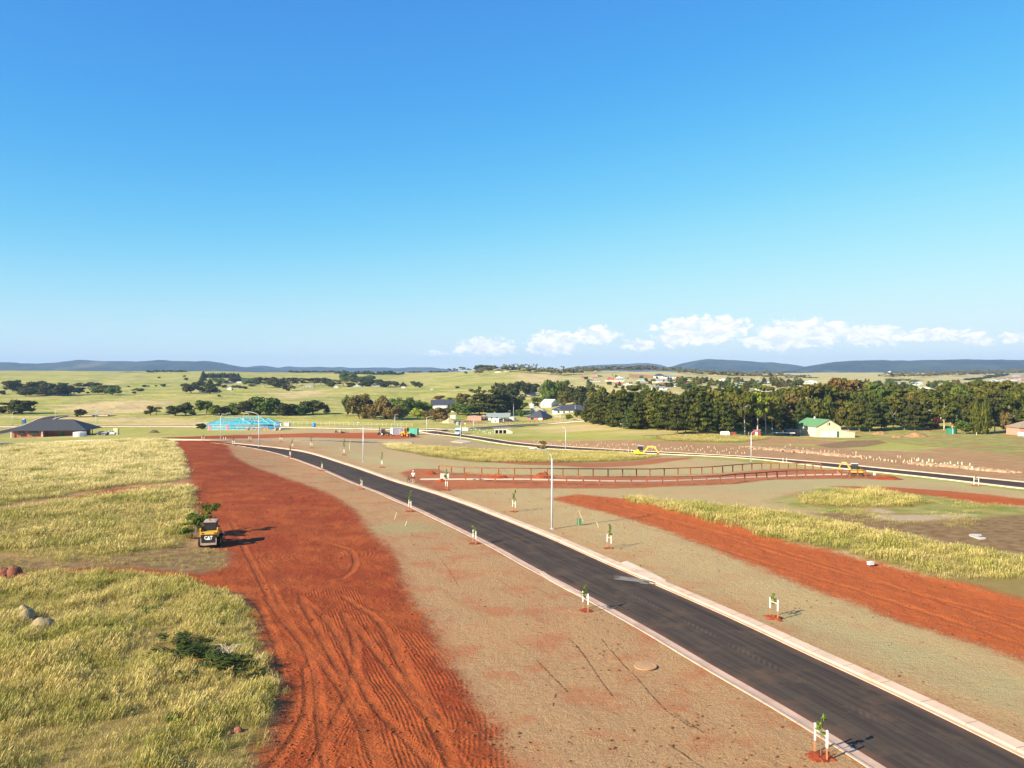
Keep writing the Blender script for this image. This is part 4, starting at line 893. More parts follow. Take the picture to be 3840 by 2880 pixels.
trees('A', [(105,390,293,105,'round',D_),(185,388,318,60,'gum',B_),(225,422,345,100,'round',D_),(265,400,328,75,'gum',B_),(335,412,301,115,'round',D_),(400,415,328,80,'conifer',D_),(435,416,326,105,'round',D_),(492,418,328,105,'round',D_),(545,416,333,85,'round',D_),
            (540,352,311,58,'round',G_),(575,406,333,85,'round',D_),(640,406,350,72,'round','blue'),(690,402,352,55,'round',D_),(660,362,316,62,'gum',B_),(715,362,320,62,'gum',D_),(765,360,323,52,'gum',B_),(800,347,308,62,'round',D_),(860,332,317,36,'round',D_),
            (850,402,333,92,'round',G_),(905,406,336,92,'gum',O_),(960,377,333,82,'round',G_),(968,417,356,95,'willow',G_),(810,406,374,42,'shrub',G_),(762,404,387,30,'shrub',G_)], 'in the farm shelter belt on the left hillside', 'trees of the left farm shelter belt')
trees('A', [(15,412,380,45,'round',D_),(1185,392,358,72,'shrub',G_),(1155,410,386,32,'shrub',D_),(1245,350,328,46,'shrub',D_),(1110,349,336,24,'shrub',D_),(1285,349,334,18,'shrub',D_),(1347,347,332,18,'shrub',D_),(1412,346,323,30,'round',D_),(1370,274,259,24,'shrub',D_),(1590,263,246,22,'shrub',D_),(1613,291,267,32,'shrub',D_),(1893,436,416,20,'round',G_)], 'standing alone on the open left hillside', 'lone trees on the left hillside')
trees('A', [(1593,349,320,46,'round',D_),(1650,405,316,90,'round',D_),(1725,390,343,50,'round',D_),(1815,404,280,100,'conifer',D_),(1735,342,286,90,'conifer',D_),(1755,300,208,42,'conifer',D_),(1885,320,273,72,'round',G_),(1940,322,288,38,'round',G_),(2030,314,266,88,'round',D_),(2160,320,268,100,'round',G_),(1885,347,318,38,'round',D_),(1938,363,330,32,'round',D_),(2020,363,338,27,'round',D_),(2053,360,333,30,'round',D_),(2078,366,341,27,'round',D_),(2115,370,343,32,'round',D_),(2120,326,308,32,'shrub',O_),(2175,346,320,62,'shrub',O_)], 'by the hilltop farmhouse at upper left', 'trees round the hilltop farm')
trees('A', [(1765 + 19.5 * i, 270 - (i % 3), 221 + (i * 7 % 9), 29, 'conifer', D_) for i in range(16)], 'in the clipped windbreak row above the hilltop farm', 'windbreak conifers')
trees('A', [(75,578,484,115,'gum',D_),(195,582,463,145,'round',D_),(5,578,530,60,'round',D_)], 'in the dark clump at the far left edge', 'dark clump at the left edge')
ptree('round', 'A', 692, 608, 541, 60, D_, 'small dark round tree standing alone behind the charcoal roofed house')
ptree('round', 'A', 1740, 713, 666, 58, D_, 'small dark ball shaped tree left of the blue house frame')
trees('A', [(1300,590,520,64,'willow',O_),(1350,587,525,62,'gum',O_),(1515,595,510,112,'round',D_),(1605,592,493,80,'round',D_),(1650,594,545,62,'willow',G_),(1785,590,483,115,'willow',G_),(1845,597,533,58,'willow','bright'),(1905,594,513,90,'round',D_),(2000,588,508,85,'willow',G_),(2060,590,493,112,'round',G_),(2150,592,468,115,'round',D_),(2195,594,528,72,'willow',G_)], 'on the creek line behind the blue house frame', 'creek line trees')
trees('B', [(90,592,438,172,'round',G_),(10,592,455,64,'round',D_),(175,592,538,52,'willow','bright'),(245,597,488,114,'round',D_),(320,594,493,105,'round',D_),(378,594,498,84,'round',G_),(490,584,468,134,'round',D_),(432,592,538,62,'willow',G_),(612,574,496,38,'conifer',D_)], 'on the creek line beyond the blue toilet cabin', 'creek line trees')
trees('B', [(65,360,266,98,'gum',D_),(10,330,265,42,'round',D_),(170,364,273,98,'round',D_),(258,382,318,48,'round',D_),(240,334,270,74,'pine',D_),(300,342,273,74,'gum',D_),(350,347,273,64,'gum',D_),(400,342,275,64,'gum',D_),(450,337,276,64,'gum',D_),(505,340,276,64,'gum',D_),(560,340,274,64,'gum',D_),(612,342,274,72,'round',D_),(310,385,331,48,'gum',GY),(650,350,293,52,'round',D_),(700,347,288,62,'gum',O_),(755,347,288,74,'gum',O_),
            (762,292,220,46,'column',G_),(745,288,224,34,'column',G_),(800,298,228,92,'round',G_),(870,312,260,112,'round',G_),(930,303,273,62,'round',G_),(820,354,310,48,'round',D_),(950,347,278,98,'round',D_),(985,292,250,62,'round',G_),(1018,267,250,22,'shrub',G_),(1060,322,281,62,'round',D_),(1108,349,295,78,'round',D_),(1165,347,298,54,'gum',B_),(1205,347,303,44,'round',D_),(1270,342,306,42,'conifer',D_),(1380,352,303,60,'round',D_),(1422,357,318,30,'round',D_)], 'around the pale green farm shed', 'trees around the middle farm')
trees('B', [(1745,364,342,34,'shrub',D_),(1865,392,366,36,'shrub',D_),(1812,233,212,28,'shrub',GY),(1672,212,178,24,'gum',GY),(1725,210,178,30,'gum',GY),(1785,195,153,42,'gum',GY),(1838,200,176,28,'gum',GY),(1925,203,160,62,'round',D_),(1958,205,158,50,'round',D_),(1990,205,162,50,'round',D_),(2022,207,158,50,'round',D_),(2050,208,162,46,'gum',B_),(1922,250,193,54,'gum',GY),(1965,225,180,44,'gum',GY),(2110,224,173,64,'gum',D_),(2165,224,168,64,'gum',GY),(2150,190,150,28,'gum',GY),(2200,222,172,50,'gum',GY)], 'on the bare knoll right of centre', 'gum trees on the knoll')
trees('B', [(785,594,443,74,'willow',G_),(890,622,418,125,'round','brown'),(905,600,440,110,'round','brown'),(960,618,453,84,'round',B_),(1010,630,498,84,'round',B_),(1095,630,446,94,'round',B_),(1150,624,498,74,'round',GY),(1195,637,518,84,'round',B_),(1210,562,453,84,'round',G_),(1240,584,438,74,'round',G_),(1300,602,453,92,'round',G_),(1352,592,463,84,'round',G_),(1270,632,538,72,'round',G_),(1400,584,458,84,'round',O_),(1430,545,478,74,'round','lime'),(1395,622,538,62,'round','lime'),
            (1485,580,498,74,'round','bright'),(1490,624,548,82,'round',B_),(1600,648,528,98,'round',B_),(1550,642,558,74,'round',B_),(1575,456,421,84,'shrub','rust'),(1680,464,437,54,'shrub',G_),(1785,504,406,84,'round',O_),(1602,528,462,40,'conifer',G_),(1740,584,488,112,'round',G_),(1830,594,498,112,'round',G_),(1930,590,353,125,'pine','pine'),(2050,592,350,135,'pine','pine'),(2110,584,398,115,'round',D_),(2120,424,308,84,'round',D_),(2172,566,358,125,'pine','pine'),(2205,586,430,90,'round',D_)], 'in the garden belt left of the village houses', 'trees of the garden belt')
trees('C', [(45,566,438,84,'round',D_),(25,432,308,74,'round',D_),(110,424,308,64,'round',D_),(172,404,318,84,'round',D_),(320,504,283,94,'round',G_),(292,444,290,70,'round',G_),(380,464,288,84,'round',D_),(432,474,298,92,'round',G_),(500,484,328,102,'round',D_),(562,508,348,112,'round',D_),(606,504,378,92,'round',D_),(660,434,333,94,'round',O_),(455,512,388,92,'round',O_),(75,604,538,54,'round',G_),(112,534,478,52,'shrub',G_),(205,524,484,38,'round',D_),(270,414,353,54,'round',GY),(565,612,543,42,'round',D_),(500,637,583,54,'shrub',G_),(735,590,370,100,'round',O_)], 'among the village houses near the centre', 'trees among the village houses')
trees('C', [(260,492,434,120,'hedge',G_),(345,474,420,100,'hedge',O_)], 'above the white gabled shed', 'garden hedges')
# distant ridges: small crowns in rows, nothing tells the neighbours apart
rr_ = random.Random(5)
STUFF = {}
def add_stuff(key, pos, me_, sc, rz, label):
    n = len(me_.vertices); co = np.empty(n * 3, np.float32); me_.vertices.foreach_get('co', co); co = co.reshape(-1, 3) * np.array(sc); c_, s_ = math.cos(rz), math.sin(rz)
    co = np.column_stack([co[:, 0] * c_ - co[:, 1] * s_, co[:, 0] * s_ + co[:, 1] * c_, co[:, 2]]) + np.array(pos)
    tv = np.empty(n, np.float32); me_.attributes['leafv'].data.foreach_get('value', tv)
    d = STUFF.setdefault(key, dict(v=[], f=[], t=[], n=0, label=label)); d['v'].append(co); d['f'] += [tuple(i + d['n'] for i in p_.vertices) for p_ in me_.polygons]; d['t'].append(tv); d['n'] += n
def row(reg, pts, step, hgt, wd, kinds, tints, label, group, rows=1, jit=.4, far=True):
    xs = [p_[0] for p_ in pts]; x = xs[0]
    while x < xs[-1]:
        for k_ in range(rows):
            b = float(np.interp(x, xs, [p_[1] for p_ in pts])) - k_ * hgt * .28 + rr_.uniform(-.06, .06) * hgt; h = hgt * rr_.uniform(1 - jit, 1 + jit * .5)
            if k_:
                px_, pb_ = Z(reg, x + rr_.uniform(-.3, .3) * step, b); q_ = hit(px_, pb_ - 2); sc_ = q_.y / F / 2.304; add_stuff(group, q_, rr_.choice(CMS['gum']), (wd * sc_ * 1.5, wd * sc_ * 1.5, h * sc_ * 1.03), rr_.uniform(0, 6), label); continue
            ptree(rr_.choice(kinds), reg, x + rr_.uniform(-.3, .3) * step, b, b - h, wd * rr_.uniform(.8, 1.35), rr_.choice(tints), label, group, far)
        x += step
row('B', [(295,225),(680,226)], 20, 17, 30, ['round'], ['dark', 'dark'], 'tiny dark tree in the hedge line on the far left horizon', 'far horizon hedge line')
row('B', [(690,238),(1275,243)], 21, 30, 34, ['round', 'conifer'], ['dark', 'blue'], 'small dark tree in the line behind the green roofed farm sheds', 'tree line behind the farm')
row('B', [(1335,226),(1425,224)], 18, 13, 24, ['round'], ['dark'], 'tiny dark tree on the saddle left of the knoll', 'trees on the saddle')
row('B', [(1500,224),(1650,206)], 20, 14, 30, ['round'], ['dark', 'grey'], 'tiny dark tree on the slope just left of the knoll', 'trees on the slope')
row('A', [(1290,222),(1620,220)], 24, 18, 32, ['round'], ['dark'], 'tiny dark tree on the left crest against the blue hills', 'crest trees left')
row('C', [(0,218),(400,248),(560,244),(700,226)], 26, 52, 46, ['gum'], ['grey', 'olive', 'grey', 'brown'], 'grey green gum tree in the woodland on the ridge above the village', 'ridge woodland', 2)
row('C', [(700,228),(900,216),(1200,215),(1450,230),(1650,254),(1900,270),(2212,270)], 29, 46, 46, ['gum'], ['grey', 'grey', 'olive', 'brown'], 'grey gum tree in the ridge line behind the distant town', 'ridge line behind the town', 2)
row('D', [(0,276),(60,270),(180,268)], 30, 46, 52, ['gum'], ['grey'], 'grey gum tree at the left end of the pale dry field', 'gums beside the dry field')
row('D', [(190,280),(400,284)], 32, 36, 50, ['gum'], ['grey', 'olive'], 'olive gum tree along the lower edge of the pale dry field', 'gums below the dry field')
row('D', [(1030,270),(1230,268),(1500,262),(1900,248),(2212,236)], 27, 40, 44, ['gum'], ['grey', 'brown', 'grey'], 'grey brown gum tree in the woodland strip under the right mountain', 'woodland strip on the right', 2)
row('D', [(1705,292),(1840,284),(2080,248)], 30, 26, 40, ['round'], ['dark', 'blue'], 'dark round tree on the rise beside the new estate at right', 'dark trees by the new estate')
row('D', [(1060,300),(1300,306)], 34, 28, 44, ['gum', 'round'], ['olive', 'green'], 'olive tree in the hollow of the pale field on the right', 'trees in the hollow')
row('D', [(1075,220),(1210,220)], 16, 12, 22, ['shrub'], ['dark'], 'tiny shrub beside the white house on the dry hilltop', 'hilltop garden shrubs')
ptree('gum', 'D', 982, 266, 238, 42, GY, 'single grey gum tree on the pale dry hillside at right', None, True)
for key, d in STUFF.items():
    me_ = bpy.data.meshes.new('woodland'); me_.from_pydata(np.concatenate(d['v']).tolist(), [], d['f']); at = me_.attributes.new('leafv', 'FLOAT', 'POINT'); at.data.foreach_set('value', np.concatenate(d['t'])); me_.materials.append(LEAF)
    o = link('woodland', me_); o.color = (*TINT['grey'], 1); o['kind'] = 'stuff'; o['label'] = 'woodland mass behind: ' + key
# the big wood on the right: front row read from the photograph, the rest planted behind it
trees('C', [(662,660,470,70,'round','pine'),(700,668,418,112,'pine','pine'),(760,670,398,112,'pine','pine'),(805,672,372,120,'pine','pine'),(880,692,380,122,'pine','pine'),(872,694,520,92,'conifer','pine'),(960,702,363,132,'pine','pine'),(1010,708,500,112,'conifer','blue'),(1080,714,428,122,'pine','pine'),(1180,708,418,132,'pine','olive'),(1255,718,438,112,'pine','pine'),(1330,724,418,122,'pine','pine'),
            (1430,750,428,122,'pine','pine'),(1500,750,388,114,'pine','pine'),(1600,757,418,122,'pine','pine2'),(1700,757,418,112,'pine','pine'),(1790,748,573,102,'gum','olive'),(1842,762,438,112,'pine','pine'),(1905,758,420,112,'gum','olive'),(2010,767,398,122,'gum','pine2'),(2122,768,392,150,'gum','bright'),(2192,762,430,104,'gum','brown')], 'in the front row of the pine wood', 'front row of the wood')
trees('D', [(35,752,470,100,'gum','olive'),(130,742,438,112,'pine','dark'),(190,747,575,112,'pine','olive'),(290,724,478,122,'pine','pine'),(400,722,428,132,'round','pine2'),(500,722,430,112,'round','pine2'),(600,722,500,112,'round','olive'),(700,724,560,100,'round','pine2'),(790,730,430,120,'pine','pine2'),(880,732,440,122,'pine','pine'),(980,722,430,122,'pine','dark'),(1080,720,430,122,'gum','pine2'),(1180,718,430,122,'pine','pine'),(1270,722,428,134,'pine','dark'),(1350,720,480,112,'pine','pine'),
            (1430,716,578,82,'round','maroon'),(1520,720,430,120,'gum','pine2'),(1590,716,520,100,'gum','green'),(1628,706,598,72,'round','maroon'),(1705,755,648,135,'round','green'),(1800,757,463,78,'column','pine2'),(1877,757,468,88,'column','pine2'),(1960,744,470,120,'gum','dark'),(2030,748,560,92,'round','brown'),(2080,744,450,130,'gum','pine'),(2170,744,440,140,'conifer','pine'),(2270,750,440,140,'pine','pine')], 'in the front row behind the pink shed', 'front row of the wood')
FB = [(2195,1586),(2300,1600),(2480,1618),(2700,1628),(2880,1618),(3010,1608),(3210,1606),(3500,1604),(3840,1606),(4600,1610)]
TT = [(2195,1505),(2260,1474),(2330,1456),(2600,1460),(2760,1448),(2900,1458),(3080,1436),(3130,1420),(3200,1424),(3290,1442),(3380,1450),(3480,1462),(3560,1440),(3700,1436),(3840,1434),(4600,1434)]
BW = random.Random(12); nb_ = 0
LBL = {'pine': 'pine inside the big wood behind its front row', 'conifer': 'pointed conifer inside the big wood behind its front row', 'gum': 'gum tree with rounded top inside the big wood', 'round': 'broad leafy tree inside the big wood'}
Y = 262.0
while Y < 470:
    px = 2215 + BW.uniform(0, 60)
    while px < 4150:
        q = Vector(((px - 1920) / F * Y, Y, 0)); q.z = gz(q.x, q.y); prow = HOR + F * (CAM_H - q.z) / Y
        if prow < np.interp(px, [a for a, b in FB], [b for a, b in FB]) - 4:
            top = float(np.interp(px, [a for a, b in TT], [b for a, b in TT])); top += BW.uniform(-8, 42) if Y < 420 else BW.uniform(-10, 22)
            h = (CAM_H - q.z) - (top - HOR) * Y / F
            if h > 5:
                rust = (3050 < px < 3190); right = px > 2900
                kind = BW.choices(['pine', 'conifer', 'gum', 'round'], [5, 0, 3, 3] if not right else [1, .4, 5, 4])[0]
                if rust and Y > 330: kind = 'gum'
                wh_ = ', left end' if px < 2480 else (', left of the pale trunks' if px < 2760 else (', above the red shed' if px < 2990 else (', above the pink shed' if px < 3240 else (', above the soil heaps' if px < 3510 else ', right end'))))
                tint = 'rust' if rust and Y > 340 and BW.random() < .35 else BW.choice(['pine', 'pine', 'pine2', 'olive'] if not right else ['pine2', 'pine2', 'olive', 'olive', 'green', 'pine', 'brown', 'pine2'])
                tree(kind, q, h, BW.uniform(10.5, 14.5), tint, LBL[kind] + wh_, 'trees inside the big wood: ' + kind + wh_); nb_ += 1
        px += BW.uniform(7.2, 10) * F / Y
    Y *= 1.048
for i in range(10):
    q = hit(3705 + i * 16, 1505 + BW.uniform(-6, 6)); tree('shrub', Vector((q.x * 470 / q.y, 470 + i, gz(q.x * 470 / q.y, 470))), 15 + BW.uniform(-1, 1), 9, 'yellow', 'yellow leaved tree glowing in the gap at the right end of the wood', 'yellow leaved trees')
# trees between the houses of the distant town
def town(n, x0, x1, y0, y1, seed, label, group, hh=(7, 13), tints=('dark', 'green', 'olive', 'pine2', 'dark', 'green', 'brown')):
    rn = random.Random(seed)
    for i in range(n):
        px = rn.uniform(x0, x1); py = rn.uniform(y0, y1); q = hit(px, py); h = rn.uniform(*hh) * .8
        tree(rn.choice(['round', 'round', 'conifer', 'gum']), q, h, h * rn.uniform(.8, 1.4), rn.choice(tints), label, group, True)
town(46, 2195, 2560, 1420, 1462, 3, 'small dark tree among the red and grey roofs of the hillside suburb', 'suburb garden trees', (4.5, 8), ('dark', 'green', 'dark', 'green'))
town(80, 2540, 3000, 1432, 1462, 4, 'garden tree in the distant town above the pine wood', 'distant town trees', (6, 11))
town(50, 3200, 3840, 1440, 1468, 5, 'tree at the far side of the big wood, right of the rusty gums', 'trees beyond the wood', (7, 12))
# low scrub in the foreground
q = hit(805, 2478); BR = MB()
brs = [('shrub', (640, 2450), 1.25, 2.9), ('shrub', (720, 2475), 1.3, 2.9), ('shrub', (800, 2500), 1.25, 2.7), ('shrub', (880, 2530), 1.2, 2.6), ('shrub', (700, 2545), .7, 1.8), ('shrub', (940, 2545), .6, 1.6)]
r = thing('bramble_patch', 'low dark green bramble patch with bare grey twigs in the near grass', 'shrub', q)
for kd, (a, b), h, wd in brs:
    p_ = hit(a, b); c_ = link('foliage', CM['branchy'][int(a) % 3], r, (p_.x - q.x, p_.y - q.y, -.05), a, (wd * 1.15, wd * .85, h * .68)); c_.color = (.060, .085, .020, 1)
for i in range(11):
    a = rr_.uniform(0, 6.28); l = rr_.uniform(.5, 1.1); o3 = (.75 + rr_.uniform(-.2, .2), -.35 + rr_.uniform(-.15, .15), .55)
    BR.tube([o3, (o3[0] + l * .5 * math.cos(a), o3[1] + l * .5 * math.sin(a), .95), (o3[0] + l * math.cos(a), o3[1] + l * math.sin(a), .9)], [.018, .014, .006], 4)
BR.build('twigs', BARKP, r)
for a, b, h, wd, lb in ((560, 2300, .5, 1.4, 'faint green weed clump above the bramble patch'), (345, 2345, .45, 1.2, 'small green weed clump right of the pale boulders'), (650, 1560 * 1.736, .5, 1.3, 'green weed tuft low in the near grass')):
    p_ = hit(a, b); tree('shrub', p_, h, wd, 'green', lb, None)
# ================================================================ ROCKS AND HEAPS
ROCK = mat('weathered basalt', (.30, .235, .125), .9, .25, 3, bump=.03, bsc=8)
ROCKR = mat('red stained rock', (.24, .085, .05), .9, .25, 3, bump=.03, bsc=8)
ROCKT = mat('tan quarry rock', (.40, .27, .17), .9, .3, 1.2)
def rock(px, py, w_, d_, h_, material, label, group=None, rz=0):
    q = hit(px, py); b = MB(); b.blob((0, 0, h_ * .25), (w_ / 2, d_ / 2, h_ * .75), 12, 8, .07, int(px), flat=True)
    o = b.build('boulder', material, None, True); o.location = q; o.rotation_euler[2] = rz; return tag(o, label, 'boulder', group)
rock(100, 2340, 1.05, .7, .95, ROCK, 'upright pale boulder, left one of the pair in the near grass', 'pale boulders', .5)
rock(88, 2325, .9, .6, .9, ROCK, 'partly hidden boulder at the back of the pale boulder group', 'pale boulders', .3)
rock(160, 2376, 1.5, .85, .95, ROCK, 'largest pale boulder, right one of the group in the near grass', 'pale boulders', .35)
rock(478, 2350, .7, .5, .5, ROCK, 'small pale stone half buried in grass above the brambles')
rock(10, 2172, 1.3, .9, .85, ROCKR, 'reddish boulder cut by the left edge of the picture', 'red boulders')
rock(52, 2170, 1.2, .9, .95, ROCKR, 'larger reddish boulder near the left edge', 'red boulders', .4)
rock(88, 2176, .8, .7, .5, ROCKR, 'low dark reddish stone right of the red boulders', 'red boulders', .9)
rock(893, 2752, .42, .3, .3, ROCKR, 'small red stone at the edge of the near grass, larger one', 'red stones')
rock(862, 2760, .26, .2, .2, ROCKR, 'small red stone at the edge of the near grass, smaller one', 'red stones')
def heap(name, px, py, w_, d_, h_, material, label, cat='soil heap', seed=0, rz=0):
    q = hit(px, py); n = 26; m_ = 9; V = []; Fc = []
    for i in range(m_ + 1):
        r_ = i / m_
        for j in range(n):
            a = 6.2832 * j / n; x = r_ * math.cos(a); y = r_ * math.sin(a); k = vnoise(x * 3 + seed, y * 3, 1.0, seed); k2 = vnoise(x * 9 + seed, y * 9, 1.0, seed + 2)
            V.append((x * w_ / 2 * (.85 + .3 * k), y * d_ / 2 * (.85 + .3 * k), h_ * ((1 - r_ ** 1.5) * (.75 + .45 * k) + (k2 - .5) * .18 * (1 - r_)) - .1))
    for i in range(m_):
        for j in range(n): k = (j + 1) % n; Fc.append((i * n + j, (i + 1) * n + j, (i + 1) * n + k, i * n + k))
    b = MB(); b.add(V, Fc); o = b.build(name, material, None, True); o.location = q; o.rotation_euler[2] = rz; return tag(o, label, cat)
TANS = mat('tan soil', (.34, .18, .085), .95, .3, 1, bump=.15, bsc=2.5, dirt=(.24, .23, .06))
DKS = mat('dark topsoil', (.13, .10, .055), .95, .3, 1, bump=.08, bsc=3)
heap('soil_heap', 2037, 1792, 3.3, 2.4, 1.15, SOILM, 'tall red soil heap behind the street lamp between the two fences', seed=1)
heap('soil_heap', 1868, 1795, 4.4, 2.2, .85, SOILM, 'wide red soil heap between the fences, right of the young tree', seed=2)
heap('soil_heap', 1612, 1777, 2.8, 2.0, .65, SOILM, 'small dark topped red soil heap left of the timber fence end', seed=3)
heap('soil_heap', 1655, 1806, 1.6, 1.4, .55, SOILM, 'bright red soil pile on the edge of the footpath', seed=4)
heap('soil_heap', 3322, 1798, 6.4, 3.0, .75, SOILM, 'long red soil heap right of the rear excavator', seed=5)
heap('soil_heap', 579, 1624, 5.2, 4, 1.5, DKS, 'small dark soil mound in the field left of the blue house frame', seed=6)
heap('soil_heap', 3300, 1628, 7.5, 6, 1.5, TANS, 'tan soil heap just right of the pink shed', seed=7)
heap('soil_heap', 3437, 1638, 9.5, 7, 1.9, TANS, 'larger weedy tan soil heap left of the green tank', seed=8)
heap('soil_heap', 3362, 1640, 4.4, 4, 1.1, TANS, 'smallest tan soil heap between the two larger ones', seed=9)
heap('soil_heap', 1684, 1586, 8.5, 7, 2.6, mat('straw soil', (.45, .38, .20), .95, .2, 1), 'pale straw covered mound beside the grey water tank', seed=10)
def riprap(name, pts, hw_, n, seed, label):
    line = smooth_line([(v.x, v.y) for v in (hit(*p_) for p_ in pts)], 1.0); rn = random.Random(seed); b = MB()
    for i in range(n):
        k = rn.randrange(len(line) - 1); a_ = line[k] + (line[k + 1] - line[k]) * rn.random(); x = a_[0] + rn.uniform(-hw_, hw_) * .3; y = a_[1] + rn.uniform(-hw_, hw_); s = rn.uniform(.28, .62)
        b.blob((x, y, gz(x, y) + s * .2), (s, s * rn.uniform(.6, 1), s * rn.uniform(.5, .8)), 6, 4, .25, i + seed)
    o = b.build(name, ROCKT); o['kind'] = 'stuff'; o['label'] = label; return o
riprap('rock_riprap', [(2820,1681),(2900,1687),(3000,1695),(3090,1703),(3165,1712)], 7, 520, 11, 'band of tan rocks on the bank beyond the far road')
riprap('rock_riprap', [(3430,1742),(3520,1747),(3620,1757),(3700,1765),(3760,1771)], 4.5, 380, 12, 'second band of tan rocks further right on the bank')
# ================================================================ STREET LAMPS
def lamp(px, pb, pt, ang, arm, label, w_=1.0):
    q = hit(px, pb); h = (pb - pt) * q.y / F; r = thing('street_lamp', label, 'street lamp', q, 0, 'street lamps')
    b = MB(); b.tube([(0, 0, -.1), (0, 0, h * .45), (0, 0, h * .86)], [.105 * w_, .088 * w_, .07 * w_], 8); b.build('pole', STEEL, r, True)
    dx, dy = math.cos(R(ang)), math.sin(R(ang)); b = MB()
    pts = [(0, 0, h * .855)]; 
    for i in range(1, 8): t_ = i / 7; pts.append((dx * arm * (1 - math.cos(t_ * 1.45)) * 1.05, dy * arm * (1 - math.cos(t_ * 1.45)) * 1.05, h * (.86 + .125 * math.sin(t_ * 1.5))))
    b.tube(pts, .045 * w_, 6); b.build('arm', STEEL, r, True)
    e = pts[-1]; b = MB(); b.blob((e[0] + dx * .3, e[1] + dy * .3, e[2] + .01), (.36, .14, .07), 10, 6, 0, 1); o = b.build('luminaire', STEEL, r, True)
    b = MB(); b.box((0, 0, .03), (.34, .34, .06)); b.build('base_plate', STEEL, r)
LA = [(2070,1984,1676,196,1.75,'nearest street lamp, standing by the near road at the picture centre'),(1362,1733,1580,250,1.4,'tall street lamp in the green verge where the near road curves'),(971,1675,1543,165,3.0,'street lamp at the start of the near road, in front of the blue house frame'),(827,1645,1552,20,1.2,'street lamp in front of the left part of the blue house frame'),
      (912,1612,1550,20,1.6,'street lamp just behind the roof of the blue house frame'),(46,1600,1542,5,2.2,'leftmost street lamp, left of the charcoal roofed house'),(207,1571,1531,90,1.0,'street lamp on the curved road behind the charcoal roofed house'),(360,1595,1545,90,1.0,'street lamp on the road right of the charcoal roofed house'),
      (1481,1598,1553,0,1.0,'street lamp behind the white site container'),(1600,1624,1560,5,2.2,'street lamp with a long arm beside the roundabout'),(1727,1658,1580,60,1.2,'street lamp on the concrete corner beside the blue truck'),(1776,1609,1573,90,.9,'street lamp in front of the pink half built house'),
      (2121,1690,1602,120,1.0,'street lamp on the near side of the far road left of the first excavator'),(2817,1730,1612,25,2.3,'street lamp in front of the wood, between the two excavators'),(2101,1582,1532,170,1.2,'street lamp at the corner of the brick village house'),(2157,1566,1519,90,.8,'street lamp in front of the long white village house'),(1926,1560,1516,90,.8,'thin street lamp in front of the dark garden trees')]
for a in LA: lamp(*a, w_=1.0 if a[1] > 1640 else 1.25)
# ================================================================ STAKED SAPLINGS
LEAFY = [crown_mesh('sprig', s) for s in range(4)]
def sapling(px, pb, hpx, lean, label, two=True, wood=.42, big=.62, st=1.15):
    q = hit(px, pb); q.z += .02; r = thing('sapling', label, 'sapling', q, 0, 'staked saplings'); rn = random.Random(int(px))
    h = hpx * q.y / F; i_ = int(np.argmin(np.hypot(RA[:, 0] - q.x, RA[:, 1] - q.y))); tg_ = RA[min(i_ + 1, len(RA) - 1)] - RA[max(i_ - 1, 0)]; tg_ = tg_ / np.hypot(*tg_)
    if q.y > 125 and q.x > 5: tg_ = np.array([.95, -.3])
    for s in (-1, 1):
        x, y = tg_ * .36 * s; b = MB(); b.bar((x, y, -.05), (x + rn.uniform(-.02, .02), y, st), .055); o = b.build('stake', STAKEW, r)
        b = MB(); b.bar((x, y, st * wood), (x + .005, y, st + .012), .068); b.build('sleeve', SLEEVE, o)
    b = MB(); b.bar((-.36 * tg_[0], -.36 * tg_[1], st * .80), (.36 * tg_[0], .36 * tg_[1], st * .80), .012, .05); b.build('tie', mat('hessian tie', (.62, .52, .32), .9), r)
    b = MB(); b.tube([(0, 0, -.02), (.01, 0, h * .5), (lean * .4, 0, h * .92)], [.018, .013, .006], 5); b.build('trunk', BARK, r)
    c_ = link('crown', rn.choice(LEAFY), r, (lean * .5, 0, h * .46), rn.uniform(0, 6), (big * 1.3, big * 1.3, h * .56)); c_.color = (.16, .26, .04, 1)
    b = MB(); V = []; n = 18
    for ri, zz in ((0, .02), (.35, .05), (.7, .03), (1.0, -.05)):
        for j in range(n): a = 6.2832 * j / n; k = 1 + rn.uniform(-.28, .28); V.append((.62 * ri * k * math.cos(a), .62 * ri * k * math.sin(a), zz + rn.uniform(-.015, .015)))
    b.add(V, [(i * n + j, (i + 1) * n + j, (i + 1) * n + (j + 1) % n, i * n + (j + 1) % n) for i in range(3) for j in range(n)]); b.build('soil_ring', SOILM, r)
SL = 'staked sapling left of the near road, '
for i, (px, pb, hp, ln) in enumerate([(3078,2838,158,.05),(2195,2292,100,.05),(1779,2039,68,.0),(1537,1918,78,.12),(1355,1835,42,0),(1207,1765,36,0),(1088,1716,55,.1)]):
    sapling(px, pb, hp, ln, SL + ['nearest of all at the bottom', 'second nearest', 'third nearest, its leaves level with the asphalt', 'fourth nearest, with the fullest crown', 'fifth nearest', 'sixth nearest, a short one', 'furthest, at the bend'][i])
SR = 'staked sapling right of the near road, '
for i, (px, pb, hp, ln) in enumerate([(2902,2316,92,.0),(2284,2057,92,.02),(1927,1919,82,.1),(1674,1838,80,.1),(1432,1752,56,.15),(1290,1706,62,.15),(1167,1680,50,.1),(1095,1682,36,.15)]):
    sapling(px, pb, hp, ln, SR + ['nearest, in front of the wide red track', 'beside the green cabinet', 'left of the nearest street lamp', 'on red earth beside the person', 'below the tall street lamp', 'beside the pale green cabinet', 'left of the pale green cabinet', 'leaning, furthest up the verge'][i])
for i, (px, pb, hp) in enumerate([(761,1656,26),(842,1656,24),(875,1671,32),(937,1654,26),(1054,1657,28)]):
    sapling(px, pb, hp, .1, f'small staked sapling along the cross road beyond the bend, {nth(i)} from left', big=.8)
